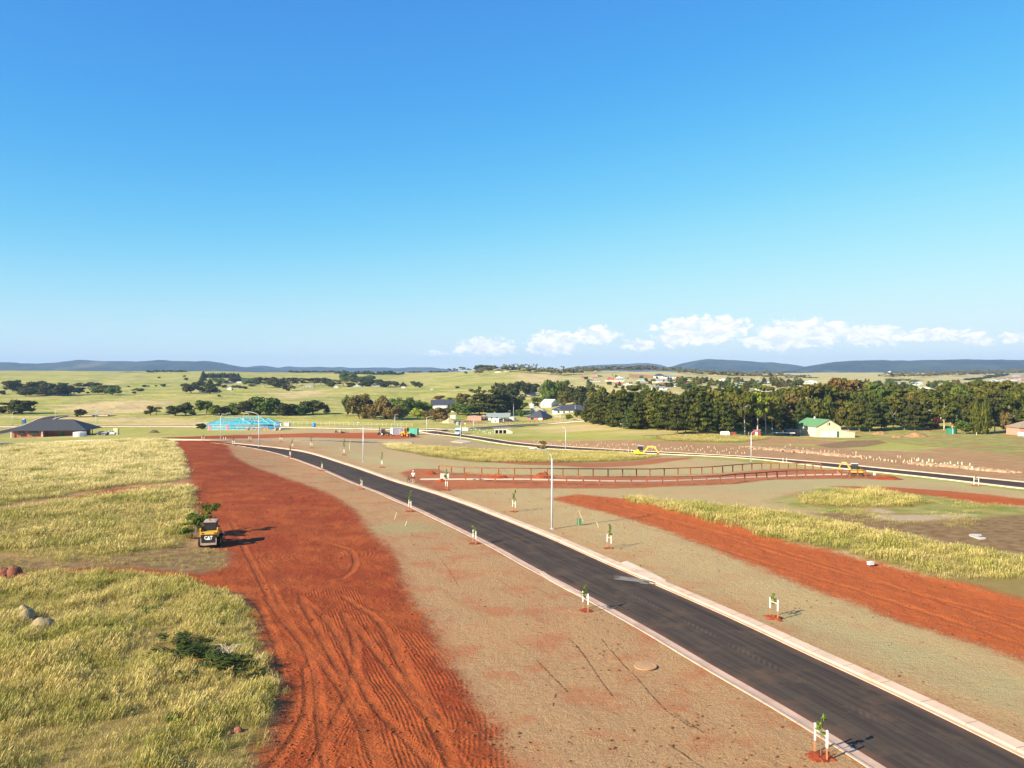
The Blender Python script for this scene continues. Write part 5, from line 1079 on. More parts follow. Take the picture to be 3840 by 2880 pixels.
for px, pb, hp, lb in ((2943,1738,18,'low staked sapling without leaves between the end of the rear fence and the far road'), (3661,1821,38,'staked sapling beside the far road at the right edge of the picture'), (2362,1701,20,'bare tree stakes left of the first excavator')):
    sapling(px, pb, hp, 0, lb, big=.45, wood=.05)
# young tree standing free behind the nearest lamp head
ptree('gum', 'p', 2030, 1700, 1655, 36, 'brown', 'loose brown leaved young tree beside the far road, behind the nearest lamp head')
# ================================================================ PLANT GUARDS
gb = MB(); gb.tube([(0, 0, 0), (0, 0, .62)], [.12, .11], 6); gme = gb.mesh('plant_guard', mat('guard plastic', (.52, .47, .31), .6, .05))
gb2 = MB(); gb2.tube([(0, 0, 0), (0, 0, .62)], [.16, .15], 6); gme2 = gb2.mesh('plant_guard', mat('pale green guard', (.42, .56, .36), .6, .05))
rg = random.Random(3)
def guards(pts, n, spread, label, group, mesh=None, hs=1.0):
    xs = [a for a, b in pts]
    for i in range(n):
        px = xs[0] + (xs[-1] - xs[0]) * (i + rg.uniform(-.35, .35)) / n; py = float(np.interp(px, xs, [b for a, b in pts])) + rg.choice(spread) + rg.uniform(-1.5, 1.5)
        q = hit(px, py); o = link('plant_guard', mesh or gme, None, q, rg.uniform(0, 6), hs * .85 * rg.uniform(.8, 1.15)); o.rotation_euler = (rg.uniform(-.15, .15), rg.uniform(-.15, .15), 0); tag(o, label, 'plant guard', group)
guards([(2005,1657),(2120,1666),(2350,1677),(2571,1685),(2800,1694)], 96, [-8, -2, 4, 10], 'short cream plant guard on the brown bank beyond the far road', 'plant guards on the bank')
guards([(2890,1682),(3170,1700)], 14, [-6, 0], 'cream plant guard along the top of the first rock band', 'plant guards above the first rocks')
guards([(3170,1712),(3300,1724),(3440,1738)], 30, [-14, -4, 4], 'cream plant guard on the bare slope between the two rock bands', 'plant guards between the rocks')
guards([(3420,1735),(3560,1748),(3660,1760)], 18, [-10, -2, 4], 'pale green plant guard among the second rock band', 'green plant guards', gme2, 1.25)
guards([(1000,1583),(1300,1588),(1560,1594)], 70, [-3, 0, 3], 'tiny pale plant guard in the green strip behind the site yard', 'plant guards behind the yard', None, 1.0)
guards([(1745,1613),(1850,1625)], 24, [-6, -2, 2, 5], 'pale green plant guard in the wet hollow left of the culvert', 'plant guards by the culvert', gme2, 1.3)
guards([(1760,1588),(1850,1590),(1930,1588)], 16, [-4, 0, 4], 'tiny cream plant guard in the dry grass below the pink half built house', 'plant guards below the pink house', None, 1.2)
# ================================================================ TIMBER FENCES
def rail_fence(pts, h, label, topcol=TIMBER):
    Q = [hit(*p_) for p_ in pts]; r = thing('timber_fence', label, 'fence', Q[0]); o0 = Q[0]
    pm = MB(); pm.box((0, 0, h / 2 - .1), (.19, .19, h + .2)); pmesh = pm.mesh('post', TIMBER)
    for q in Q: link('post', pmesh, r, q - o0)
    for a, b in zip(Q[:-1], Q[1:]):
        m_ = MB(); a1 = a - o0; b1 = b - o0; d = (b1 - a1).normalized() * .004
        m_.bar(a1 + Vector((0, 0, h + .08)) + d, b1 + Vector((0, 0, h + .08)) - d, .15, .15); m_.build('rail', TIMBER, r)
rf_ = [Z('b', x, y) for x, y in ((1580,402),(1688,410),(1800,418),(1950,424),(2097,426))] + [Z('c', x, y) for x, y in ((22,428),(165,429),(305,430),(440,430),(573,430),(702,430),(830,430),(955,429),(1075,428),(1192,428),(1315,423),(1435,418),(1542,415),(1640,410),(1732,405),(1820,397),(1907,389),(1992,382),(2073,376),(2158,372))] + [Z('d', x, y) for x, y in ((25,372),(98,372),(175,374),(248,375),(320,376),(388,378),(458,379))]
rail_fence(rf_, 1.15, 'rear long brown post and rail fence along the red footpath')
ff_ = [Z('b', x, y) for x, y in ((1812,462),(1937,475),(2065,484))] + [Z('c', x, y) for x, y in ((12,489),(165,491),(318,493),(472,498),(617,502),(758,503),(893,504),(1030,503),(1165,502),(1300,502),(1427,501),(1557,499),(1682,497),(1800,493),(1927,476),(2010,470),(2112,462),(2200,455))] + [Z('d', x, y) for x, y in ((78,448),(163,443),(248,440),(325,438),(405,437),(482,436),(560,436),(636,436),(706,436),(775,438),(845,440))]
rail_fence(ff_, 1.05, 'front long brown post and rail fence along the red footpath')
rail_fence([Z('e', x, y) for x, y in ((1062,662),(1120,655),(1190,650),(1260,645),(1330,640),(1400,637),(1470,630),(1560,626),(1650,620),(1740,612),(1800,604),(1900,600),(2010,592))], 1.3, 'dark timber fence along the road in front of the brick village house')
rail_fence([Z('e', x, y) for x, y in ((645,640),(700,645),(760,652),(820,658),(880,663),(930,668))], 1.1, 'low brown timber fence beside the white weatherboard house')
rail_fence([Z('C', x, y) for x, y in ((1140,795),(1250,790),(1360,784),(1480,777),(1600,770),(1700,768))], 1.0, 'thin dark paddock fence in the meadow before the pine wood')
def wire_fence(pts, h, label, n, material, rails=(1.0, .55)):
    Q = smooth_line([(v.x, v.y) for v in (hit(*p_) for p_ in pts)], 1.0, 1); L = np.linspace(0, len(Q) - 1, n).astype(int); o0 = Vector((*Q[0], gz(*Q[0]))); r = thing('wire_fence', label, 'fence', o0)
    pm = MB(); pm.box((0, 0, h / 2), (.12, .12, h)); pmesh = pm.mesh('post', material); W_ = [Vector((*Q[i], gz(*Q[i]))) - o0 for i in L]
    for w1 in W_: link('post', pmesh, r, w1)
    for k in rails:
        m_ = MB(); m_.tube([w1 + Vector((0, 0, h * k)) for w1 in W_], .035, 4); m_.build('wire', material, r)
wire_fence([(1038,1590),(1200,1594),(1400,1598),(1546,1601)], 1.6, 'long pale post fence behind the site yard', 30, mat('pale fence post', (.70, .66, .50), .8))
wire_fence([(740,1592),(830,1596)], 1.2, 'short pale fence left of the blue house frame', 6, mat('pale fence post', (.7, .66, .5)))
wire_fence([(2818,1634),(2790,1632),(2745,1632)], 1.4, 'weathered yard rails between the white hutch and the red shed', 6, BARKP)
wire_fence([(2100,1525 + 40),(2000,1567)], 1.1, 'short rails behind the brick village house', 7, WHITE)
# ================================================================ HOUSES
def hip_roof(w_, d_, z0, hr, ov, th=.16, ridge=None):
    """solid hipped roof, ridge along x"""
    b = MB(); x0, x1, y0, y1 = -ov, w_ + ov, -ov, d_ + ov; rd = (y1 - y0) / 2 if ridge is None else ridge; ra, rb = x0 + rd, x1 - rd
    if ra > rb: ra = rb = (x0 + x1) / 2
    ym = (y0 + y1) / 2; V = [(x0, y0, z0), (x1, y0, z0), (x1, y1, z0), (x0, y1, z0), (x0, y0, z0 + th), (x1, y0, z0 + th), (x1, y1, z0 + th), (x0, y1, z0 + th), (ra, ym, z0 + th + hr), (rb, ym, z0 + th + hr)]
    b.add(V, [(3, 2, 1, 0), (0, 1, 5, 4), (1, 2, 6, 5), (2, 3, 7, 6), (3, 0, 4, 7), (4, 5, 9, 8), (6, 7, 8, 9), (5, 6, 9), (7, 4, 8)]); return b
def gable_roof(w_, d_, z0, hr, ov, th=.14, axis='x'):
    b = MB()
    if axis == 'x':
        m_ = d_ / 2; k = hr / m_; b.prism([(-ov, z0 - ov * k), (m_, z0 + hr), (d_ + ov, z0 - ov * k), (d_ + ov, z0 - ov * k + th), (m_, z0 + hr + th), (-ov, z0 - ov * k + th)], -ov, w_ + ov, 'x')
    else:
        m_ = w_ / 2; k = hr / m_; b.prism([(-ov, z0 - ov * k), (m_, z0 + hr), (w_ + ov, z0 - ov * k), (w_ + ov, z0 - ov * k + th), (m_, z0 + hr + th), (-ov, z0 - ov * k + th)], -ov, d_ + ov, 'y')
    return b
def walls(w_, d_, h, hr=0, axis='x'):
    b = MB()
    if not hr: b.box((w_ / 2, d_ / 2, h / 2 - .3), (w_, d_, h + .6)); return b
    e = .01
    if axis == 'x': b.prism([(0, -.6), (0, h), (d_ / 2, h + hr), (d_, h), (d_, -.6)], 0, w_, 'x')
    else: b.prism([(0, -.6), (0, h), (w_ / 2, h + hr), (w_, h), (w_, -.6)], 0, d_, 'y')
    return b
def opening(r, side, u, z, ow, oh, w_, d_, kind, fm=WHITE, dm=None):
    """window or door set proud of a wall; side F front, L left, R right"""
    if side == 'F': c = (u, -.03, z + oh / 2); dm1 = (ow, .10, oh); c2 = (u, -.06, z + oh / 2); d2 = (ow - .16, .08, oh - .16)
    elif side == 'R': c = (w_ + .03, u, z + oh / 2); dm1 = (.10, ow, oh); c2 = (w_ + .06, u, z + oh / 2); d2 = (.08, ow - .16, oh - .16)
    else: c = (-.03, u, z + oh / 2); dm1 = (.10, ow, oh); c2 = (-.06, u, z + oh / 2); d2 = (.08, ow - .16, oh - .16)
    b = MB(); b.box(c, dm1)
    if kind == 'door': return b.build('door', dm or fm, r)
    f_ = b.build('window', fm, r); b = MB(); b.box(c2, d2); b.build('pane', GLASS, f_); return f_
def house(label, q, rz, w_, d_, h, hr, wm, rm, style='hip', axis='x', ov=.5, ops=(), name='house', cat='house', group=None, th=.16, fm=WHITE):
    r = thing(name, label, cat, q, rz, group)
    walls(w_, d_, h, 0 if style == 'hip' else hr, axis).build('wall', wm, r)
    rf__ = (hip_roof(w_, d_, h + .005, hr, ov, th) if style == 'hip' else gable_roof(w_, d_, h + .03, hr, ov, .14, axis)).build('roof', rm, r)
    for o_ in ops: opening(r, *o_[:5], w_, d_, o_[5], fm, o_[6] if len(o_) > 6 else None)
    return r
def hpx(label, reg, x0, x1, base, eave, ridge, depth, wm, rm, style='hip', axis='x', rot=0, ops=None, **kw):
    (a, pb), (b_, _) = Z(reg, x0, base), Z(reg, x1, base); pe = Z(reg, 0, eave)[1]; prd = Z(reg, 0, ridge)[1]
    q = hit(a, pb); Y_ = q.y; w_ = (b_ - a) * Y_ / F / max(math.cos(R(rot)), .3); h = (pb - pe) * Y_ / F; Yr = Y_ + (depth / 2 if (style == 'hip' or axis == 'x') else 0)
    hr = max(.5, CAM_H - (prd - HOR) * Yr / F - q.z - h)
    if ops is None:
        ops = []; n = max(1, int(w_ / 4.5))
        for i in range(n): ops.append(('F', w_ * (i + .5) / n, h * .35, min(1.8, w_ / n * .5), h * .42, 'window'))
    return house(label, q, R(rot), w_, depth, h, hr, wm, rm, style, axis, ops=ops, **kw)
RM = lambda n, c: mat('roof ' + n, c, .6, .08, .8)
# charcoal roofed brick house at lower left
q = hit(40, 1638); q = Vector((-199.2, 329, gz(-199.2, 329))); r = thing('brick_house', 'long brick house with a charcoal hipped roof at the left edge', 'house', q, R(8)); r.scale = (.9, 1, 1)
W1, D1 = 31.0, 17.0
b = MB(); b.box((7, 8.5, 1.0), (12.8, 16.2, 3.2)); b.box((20.2, 10.2, 1.0), (13.6, 12.8, 3.2)); b.box((26.3, 12, 1.0), (1.4, 9, 3.2)); b.build('wall', REDB, r)
hip_roof(W1, D1, 2.65, 3.9, .7, .2).build('roof', DKROOF, r)
b = MB(); b.box((W1 / 2, -.78, 2.72), (W1 + 1.5, .1, .16)); b.build('gutter', mat('dark gutter', (.05, .05, .055), .5), r)
for u in (4.4, 9.6): opening(r, 'F', u, .9, 2.4 if u < 5 else 3.4, 1.5, W1, D1, 'window', BLACK)
for k, (u, z, ow, oh) in enumerate(((16.5, 1.2, 1.2, 1.0), (24.8, 1.0, 1.0, 1.2))):
    b = MB(); b.box((u, 3.72, z + oh / 2), (ow, .1, oh)); f_ = b.build('window', BLACK, r); b = MB(); b.box((u, 3.68, z + oh / 2), (ow - .15, .08, oh - .15)); b.build('pane', GLASS, f_)
b = MB(); b.box((20.2, 3.72, 1.05), (1.4, .12, 2.1)); b.build('door', mat('green door', (.03, .22, .12), .6), r)
for i, (x, y) in enumerate(((.4, -.3), (13.2, -.3), (28.2, -.2), (30.6, -.2), (30.6, 4.5), (30.6, 9))):
    b = MB(); b.box((x, y, 1.1), (.3, .3, 3.0)); b.build('post', WHITE if i < 2 else BLACK, r)
def tank(q, rad, h, material, label, cat='water tank', pipe=False):
    r = thing('water_tank', label, cat, q); b = MB(); b.tube([(0, 0, -.1), (0, 0, h)], rad, 20); b.build('shell', material, r, False)
    b = MB(); b.tube([(0, 0, h + .003), (0, 0, h + .22)], [rad * 1.01, rad * .25], 20); b.build('lid', material, r)
    b = MB()
    for k in range(1, 5): b.tube([(0, 0, h * k / 5 - .03), (0, 0, h * k / 5 + .03)], rad + .03, 20)
    b.build('rib', material, r)
    if pipe: b = MB(); b.tube([(-rad * .3, -rad - .1, 0), (-rad * .3, -rad - .1, h + .1)], .12, 8); b.build('pipe', WHITE, r)
tank(hit(299, 1637), 2.35, 1.75, mat('pale tank', (.72, .72, .70), .5), 'low white round tank in front of the charcoal roofed house')
tank(hit(3569, 1627), 1.95, 2.3, mat('green tank plastic', (.02, .20, .13), .5), 'dark green water tank with a white pipe in front of the wood', pipe=True)
tank(hit(1718, 1594), 1.05, 1.6, mat('grey tank', (.30, .36, .36), .5), 'grey corrugated water tank beside the concrete corner lamp')
tank(hit(1923, 1580), 1.9, 2.4, mat('cream tank', (.72, .64, .52), .7), 'cream round tank between the white and the brick village houses')
# vehicles by the charcoal house
def ute(q, rz, label, bodym, tray=None, L=4.9, name='pickup_truck'):
    r = thing(name, label, 'pickup truck', q, rz, None); b = MB()
    b.prism([(-L * .5, .45), (-L * .5, 1.0), (-L * .04, 1.05), (.02, 1.62), (.95, 1.66), (1.45, 1.12), (L * .48, 1.0), (L * .5, .5)], -.85, .85, 'y'); b.build('body', bodym, r)
    b = MB(); b.prism([(.08, 1.10), (.16, 1.56), (.90, 1.58), (1.30, 1.10)], -.87, .87, 'y'); b.build('window', GLASS, r)
    for x in (-1.5, 1.55):
        for y in (-.80, .80):
            b = MB(); b.tube([(x, y - .11, .36), (x, y + .11, .36)], .36, 14); wh = b.build('wheel', TYRE, r); b = MB(); b.tube([(x, y - .13, .36), (x, y + .13, .36)], .18, 10); b.build('rim', STEEL, wh)
    if tray is not None: b = MB(); b.box((-1.35, 0, 1.15), (2.2, 1.8, .35)); b.build('tray', tray, r)
    b = MB(); b.box((L * .5 + .02, 0, .62), (.06, 1.5, .18)); b.build('bumper', BLACK, r)
ute(hit(413, 1631), R(-8), 'white pickup truck parked right of the charcoal roofed house', WHITE, None)
ute(hit(384, 1633), R(172), 'dark pickup truck with a loaded tray beside the white one', mat('dark blue paint', (.03, .045, .08), .4), mat('grey load', (.25, .28, .33), .8))
def cabin(q, rz, label, bodym, roofm, w_=1.2, h=2.2, name='portable_toilet', cat='portable toilet'):
    r = thing(name, label, cat, q, rz); b = MB(); b.box((0, 0, h * .45), (w_, w_, h * .9)); b.build('wall', bodym, r)
    b = MB(); b.prism([(-w_ * .54, h * .903), (-w_ * .3, h * 1.02), (w_ * .3, h * 1.02), (w_ * .54, h * .903)], -w_ * .54, w_ * .54, 'y'); b.build('roof', roofm, r)
    b = MB(); b.box((0, -w_ / 2 - .02, h * .45), (w_ * .62, .05, h * .82)); dd_ = b.build('door', bodym, r); b = MB(); b.box((w_ * .22, -w_ / 2 - .06, h * .45), (.06, .04, .16)); b.build('handle', BLACK, dd_)
    b = MB(); b.box((0, 0, -.02), (w_ * 1.08, w_ * 1.08, .12)); b.build('base', BLACK, r)
BL = mat('blue plastic', (.02, .13, .42), .45); BL2 = mat('bright blue plastic', (.02, .30, .75), .45)
cabin(hit(90, 1587), .1, 'blue portable toilet with a white roof behind the charcoal roofed house', BL, WHITE, 1.5, 2.3)
cabin(hit(1177, 1603), -.3, 'bright blue portable toilet on the site behind the near road', BL2, BL2, 1.35, 2.1)
b = MB(); b.prism([(-.85, 0), (-.85, 2.35), (.85, 2.35), (.85, 0)], -.8, .8, 'y'); o = thing('bin_enclosure', 'cream upright box beside the white pickup truck', 'box', hit(436, 1629)); b.build('wall', mat('pale yellow', (.80, .70, .28), .7), o); b = MB(); b.box((0, 0, 2.42), (1.8, 1.7, .1)); b.build('lid', mat('pale yellow lid', (.85, .78, .40), .7), o)
# ---- blue steel house frame
BF = mat('blue steel frame', (.07, .50, .66), .45, .08); BF2 = mat('pale blue frame', (.16, .60, .76), .45, .06); BWRAP = mat('teal wrap', (.02, .28, .36), .6); PINK = mat('pink wrap', (.75, .22, .32), .7)
q0 = hit(778, 1613); s_ = q0.y / F; r = thing('unfinished_house', 'unfinished house with an open bright blue steel frame and roof trusses', 'house frame', q0, R(2))
WF = (1025 - 778) * s_; DF = 12.0
b = MB(); b.box((WF / 2, DF / 2, -.1), (WF + .6, DF + .6, .5)); b.build('slab', CONC, r)
def framewall(x0, y0, x1, y1, h=2.55, step=.62):
    b = MB(); L = math.hypot(x1 - x0, y1 - y0); n = max(2, int(L / step)); z0 = .16
    for i in range(n + 1):
        t_ = i / n; b.box((x0 + (x1 - x0) * t_, y0 + (y1 - y0) * t_, z0 + h / 2), (.09, .09, h))
    for z in (z0 + .06, z0 + h * .5, z0 + h): b.bar((x0, y0, z), (x1, y1, z), .13)
    b.build('wall_frame', BF2, r)
for a in ((0, 0, WF * .62, 0), (WF * .62, 0, WF * .62, 2.5), (WF * .62, 2.5, WF, 2.5), (0, 0, 0, DF), (WF, 2.5, WF, DF), (0, DF, WF, DF), (WF * .3, 0, WF * .3, DF), (0, DF / 2, WF, DF / 2), (WF * .8, 2.5, WF * .8, DF)): framewall(*a)
def frameroof(x0, x1, y0, y1, z0, hr, n):
    rd = (y1 - y0) / 2; ym = (y0 + y1) / 2
    for i in range(n + 1):
        x = x0 + (x1 - x0) * i / n; k = min(1, (x - x0) / rd, (x1 - x) / rd); k = max(k, .06); b = MB(); zt = z0 + hr * k; a_ = ym - rd * (1 - 0); hw_ = rd
        yl, yr = ym - hw_, ym + hw_; kl = ym - hw_ * (1 - k); kr = ym + hw_ * (1 - k)
        b.bar((x, yl, z0), (x, yr, z0), .10)
        b.bar((x, yl, z0), (x, kl, zt), .12); b.bar((x, yr, z0), (x, kr, zt), .12)
        if k < 1: b.bar((x, kl, zt), (x, kr, zt), .10)
        for j in range(1, 6): yy = yl + (yr - yl) * j / 6; hz_ = z0 + min((yy - yl) / hw_, (yr - yy) / hw_, k) * hr; b.bar((x, yy, z0), (x, yy + (.5 if j % 2 else -.5), hz_), .07)
        b.build('roof_truss', BF if i % 2 else BF2, r)
    b = MB(); za = z0 + hr
    for p_, p2 in (((x0, y0, z0), (x0 + rd, ym, za)), ((x0, y1, z0), (x0 + rd, ym, za)), ((x1, y0, z0), (x1 - rd, ym, za)), ((x1, y1, z0), (x1 - rd, ym, za)), ((x0 + rd, ym, za), (x1 - rd, ym, za)), ((x0, y0, z0), (x1, y0, z0)), ((x0, y1, z0), (x1, y1, z0)), ((x0, y0, z0), (x0, y1, z0)), ((x1, y0, z0), (x1, y1, z0))): b.bar(p_, p2, .20)
    for j in (.25, .5, .75): b.bar((x0 + rd * j, y0 + (ym - y0) * j, z0 + hr * j), (x1 - rd * j, y0 + (ym - y0) * j, z0 + hr * j), .09)
    b.build('ridge', BF2, r)
frameroof(-.6, WF * .66, -.7, DF + .6, 2.85, 2.5, 17); frameroof(WF * .30, WF * .92, 1.2, DF + .9, 2.86, 2.8, 13); frameroof(WF * .70, WF + .7, 1.6, DF + .2, 2.84, 2.2, 9)
for x, w_, h in ((1.2, 1.3, 2.1), (WF * .30, .9, 2.0)): b = MB(); b.box((x, -.12, .2 + h / 2), (w_, .06, h)); b.build('door_wrap', PINK, r)
b = MB(); b.box((WF * .93, 2.3, 1.3), (2.6, .08, 2.2)); b.build('blue_sheet', mat('blue sheet', (.03, .25, .48), .6), r)
for i, (px, py, w_, h, c_) in enumerate(((927,1613,1.0,1.0,(.55,.25,.18)),(943,1614,1.1,.7,(.62,.36,.25)),(963,1613,.9,1.1,(.55,.28,.20)),(988,1612,1.3,1.2,(.60,.30,.22)),(997,1613,.9,1.0,(.62,.35,.22)),(1006,1612,1.0,1.0,(.55,.3,.2)),(1036,1614,1.1,1.0,(.6,.3,.22)),(1053,1613,1.0,.9,(.75,.62,.5)))):
    o = thing('brick_pallet', f'pallet of bricks on the ground before the blue house frame, {nth(i)} from the left', 'brick pallet', hit(px, py), .1 * i, 'brick pallets'); b = MB(); b.box((0, 0, .06), (w_ * 1.1, w_ * 1.1, .12)); b.build('pallet', STAKEW, o)
    b = MB(); [b.box((((k % 2) - .5) * w_ * .5, 0, .12 + h * (.25 + .5 * (k // 2))), (w_ * .49, w_, h * .49)) for k in range(4)]; b.build('brick_stack', mat('pallet %d' % i, c_, .9), o)
def box_unit(name, q, rz, L, w_, h, material, label, cat, roofm=None, door=True):
    r = thing(name, label, cat, q, rz); b = MB(); b.box((0, 0, h / 2 + .15), (L, w_, h)); b.build('body', material, r)
    b = MB()
    for sx2 in (-1, 1):
        for sy2 in (-1, 1): b.box((sx2 * (L / 2 - .05), sy2 * (w_ / 2 - .05), h / 2 + .15), (.18, .18, h + .1))
    b.build('corner_post', roofm or material, r)
    b = MB(); b.box((0, 0, h + .20), (L + .06, w_ + .06, .08)); b.build('roof', roofm or material, r)
    if door: b = MB(); b.box((L * .2, -w_ / 2 - .03, h * .5), (.9, .06, h * .8)); dd_ = b.build('door', roofm or WHITE, r)
    return r
box_unit('site_trailer', hit(1041, 1600), .1, 3.8, 2.2, 2.2, mat('white sheet', (.80, .80, .78), .5), 'white site box right behind the blue house frame', 'site box')
box_unit('site_trailer', hit(1077, 1601), -.1, 2.6, 2.0, 1.8, mat('pale sheet', (.66, .66, .60), .6), 'pale grey site box right of the white one', 'site box')
box_unit('storage_shed', hit(1699, 1573), .2, 2.6, 2.2, 2.4, mat('white sheet', (.8, .8, .78)), 'small white cube shed on the green lawn below the dark garden trees', 'shed')
# green container and white container in the yard
GC = corr('green container', (.08, .42, .30), 'X', .28)
box_unit('shipping_container', hit(1549, 1631), R(-12), 4.3, 2.3, 2.5, GC, 'green corrugated shipping container in the site yard', 'shipping container', mat('green edge', (.10, .36, .27), .5))
rc_ = box_unit('shipping_container', hit(1490, 1631), R(28), 5.0, 2.6, 2.8, WHITE, 'white site container between the backhoe and the yellow loader', 'shipping container')
b = MB(); [b.box((-2.53, -.35 + .3 * k, 2.0), (.03, .14, .6 - .15 * (k % 2))) for k in range(3)]; b.build('sign_mark', BLACK, rc_)
# ---- village
GRYR = RM('dark slate', (.065, .068, .085)); TANR = RM('tan', (.36, .27, .20)); WHR = RM('white', (.78, .78, .76)); GRN = RM('green', (.09, .36, .17)); REDR = RM('red tile', (.50, .12, .09)); GRY = RM('grey', (.32, .34, .34)); BLG = RM('blue grey', (.22, .28, .33)); MINT = RM('mint', (.42, .62, .50)); TEAL = RM('teal', (.20, .50, .42))
GRR = RM('grey green', (.26, .31, .28))
PINKB = mat('salmon blocks', (.62, .32, .24), .9, .1); PALEW = mat('pale wall', (.70, .66, .58), .8); WW = mat('white weatherboard', (.80, .82, .84), .6); GREYW = mat('grey green sheet', (.34, .36, .30), .7); BEIGE = mat('beige sheet', (.45, .43, .30), .7)
hpx('brick village house with a dark hipped roof behind the timber fence', 'e', 1140, 1385, 605, 552, 425, 13, REDB, GRYR, rot=-28, ops=[('F', 3.2, .3, 2.4, 2.0, 'window'), ('F', 8.6, .05, 2.4, 2.1, 'door'), ('R', 3, .6, 2.2, 1.5, 'window'), ('R', 7, .5, 2.2, 1.6, 'window'), ('R', 10.5, .5, 1.2, 1.6, 'window')])
hpx('long white village house with a dark hipped roof beside the wood', 'e', 1590, 2190, 505, 440, 350, 12, WW, GRYR, rot=4, ops=[('F', 2.5, .8, 1.4, 1.3, 'window'), ('F', 6, .8, 1.2, 1.3, 'window'), ('F', 9.5, .1, 1.0, 2.1, 'door', REDB), ('F', 12.5, .8, 1.6, 1.3, 'window'), ('F', 16.5, .2, 1.0, 2.1, 'door', GREYW), ('F', 20, .8, 1.6, 1.3, 'window')])
hpx('white gabled shed with a white roof behind the brick village house', 'e', 1362, 1530, 385, 318, 254, 12, mat('off white sheet', (.68, .67, .60), .6), WHR, 'gable', 'x', rot=-30, ops=[('F', 2, .8, 1, 1, 'window')], name='shed', cat='shed', ov=.15)
hpx('beige gabled shed just left of the brick village house', 'e', 1195, 1400, 487, 430, 372, 10, BEIGE, GREYW, 'gable', 'y', rot=0, ops=[], name='shed', cat='shed', ov=.15)
hpx('white weatherboard house with a grey gabled roof', 'e', 462, 835, 600, 545, 485, 9, WW, GRR, 'gable', 'x', rot=-6, ops=[('F', 3, .8, 1.2, 1.2, 'window'), ('F', 6, .8, 1.4, 1.2, 'window'), ('L', 4, .8, .8, 1.2, 'window')])
hpx('open grey carport in front of the white weatherboard house', 'e', 665, 825, 628, 582, 562, 6, mat('dark carport', (.05, .045, .04), .8), GRR, 'gable', 'y', rot=-4, ops=[('F', 2.6, 0, .3, 2.0, 'door')], name='carport', cat='carport')
hpx('white block annexe at the corner of the white weatherboard house', 'e', 545, 665, 640, 585, 578, 4, WHITE, WHITE, 'hip', ops=[('F', 2, .3, .8, 1.0, 'window')], name='annexe', cat='annexe', ov=.1)
hpx('unfinished salmon coloured block house without a roof', 'e', 145, 375, 600, 545, 541, 8, PINKB, PINKB, 'hip', rot=0, ov=.02, ops=[('F', 9.6, .8, 1.0, 1.1, 'window')])
hpx('salmon block garage bay at the right end of the unfinished house', 'e', 376, 450, 598, 535, 530, 6, PINKB, PINKB, 'hip', ov=.02, ops=[('F', 2.3, .1, 2.6, 2.0, 'door', mat('dark brown door', (.12, .05, .04), .8))])
hpx('dark roofed house with white gables among the garden trees', 'B', 1520, 1715, 560, 500, 462, 12, WW, GRYR, 'gable', 'x', rot=8, ops=[('F', 4, .8, 2, 1.4, 'window'), ('F', 22, .6, 3, 2.4, 'window')])
hpx('white front gable of the dark roofed house among the trees', 'B', 1625, 1695, 548, 520, 500, 5, WW, GRYR, 'gable', 'y', rot=8, ops=[('F', 4, .3, 4, 2.2, 'window')], name='gabled_wing', cat='house wing')
hpx('low cottage with a tan roof behind the dark village trees', 'e', 1100, 1290, 194, 165, 123, 9, mat('salmon render', (.60, .42, .34), .8), TANR)
hpx('white cottage with a tan roof beside the low tan one', 'e', 1368, 1545, 196, 165, 130, 9, WHITE, TANR)
hpx('small pale outbuilding left of the low tan cottage', 'e', 970, 1075, 200, 175, 165, 6, PALEW, TANR)
hpx('small white garage left of the white gabled shed', 'e', 1182, 1245, 395, 345, 322, 6, WHITE, WHR, ops=[('F', 1.8, .1, 1.6, 2, 'door')], name='garage', cat='garage')
hpx('white barn with a rounded roof behind the long white house', 'e', 2050, 2210, 345, 275, 222, 9, WHITE, WHR, 'gable', 'y', ops=[('F', 4, .1, 2.4, 2.6, 'door', BLACK), ('F', 9, .1, 2.4, 2.6, 'door', BLACK)], name='barn', cat='barn')
# farms in the middle distance
hpx('pale green farm shed between round trees in the middle distance', 'B', 840, 915, 350, 325, 315, 12, mat('pale green sheet', (.42, .50, .42), .6), GRR, 'gable', 'y', ops=[], name='farm_shed', cat='farm shed')
hpx('long low farm shed with a grey roof right of the pale green one', 'B', 1000, 1070, 348, 335, 326, 12, BEIGE, BLG, 'gable', 'x', ops=[], name='farm_shed', cat='farm shed')
hpx('white farmhouse in front of the dark middle tree row', 'B', 405, 495, 354, 343, 334, 9, WHITE, GRY)
hpx('small white hut left of the pale green farm shed', 'B', 672, 712, 352, 342, 335, 5, PALEW, GRY, ops=[], name='hut', cat='hut')
hpx('tiny gazebo under the lone pointed conifer', 'B', 1255, 1290, 354, 345, 340, 5, PALEW, TANR, ops=[], name='gazebo', cat='gazebo')
hpx('tiny white shed alone on the middle green slope', 'B', 1508, 1528, 378, 370, 365, 4, WHITE, WHR, ops=[], name='hut', cat='hut')
hpx('weathered farmhouse hidden in the left shelter belt', 'A', 285, 340, 412, 385, 372, 10, mat('grey green wall', (.38, .42, .34), .8), GRR, 'gable', 'y', ops=[])
hpx('pale hilltop farm cottage, left of two', 'A', 1957, 1998, 320, 308, 296, 10, PALEW, TANR, ops=[])
hpx('pale hilltop farm cottage, right of two', 'A', 2045, 2088, 316, 306, 296, 10, PALEW, WHR, ops=[])
hpx('small pale blue arched shed below the hilltop farm', 'A', 1962, 2000, 374, 360, 352, 6, mat('pale blue sheet', (.55, .60, .62), .6), WHR, ops=[], name='farm_shed', cat='farm shed')
hpx('long low white wall of the house on the knoll', 'B', 2062, 2200, 228, 218, 214, 8, PALEW, PALEW, 'hip', ov=.05, ops=[], name='farmhouse', cat='house')
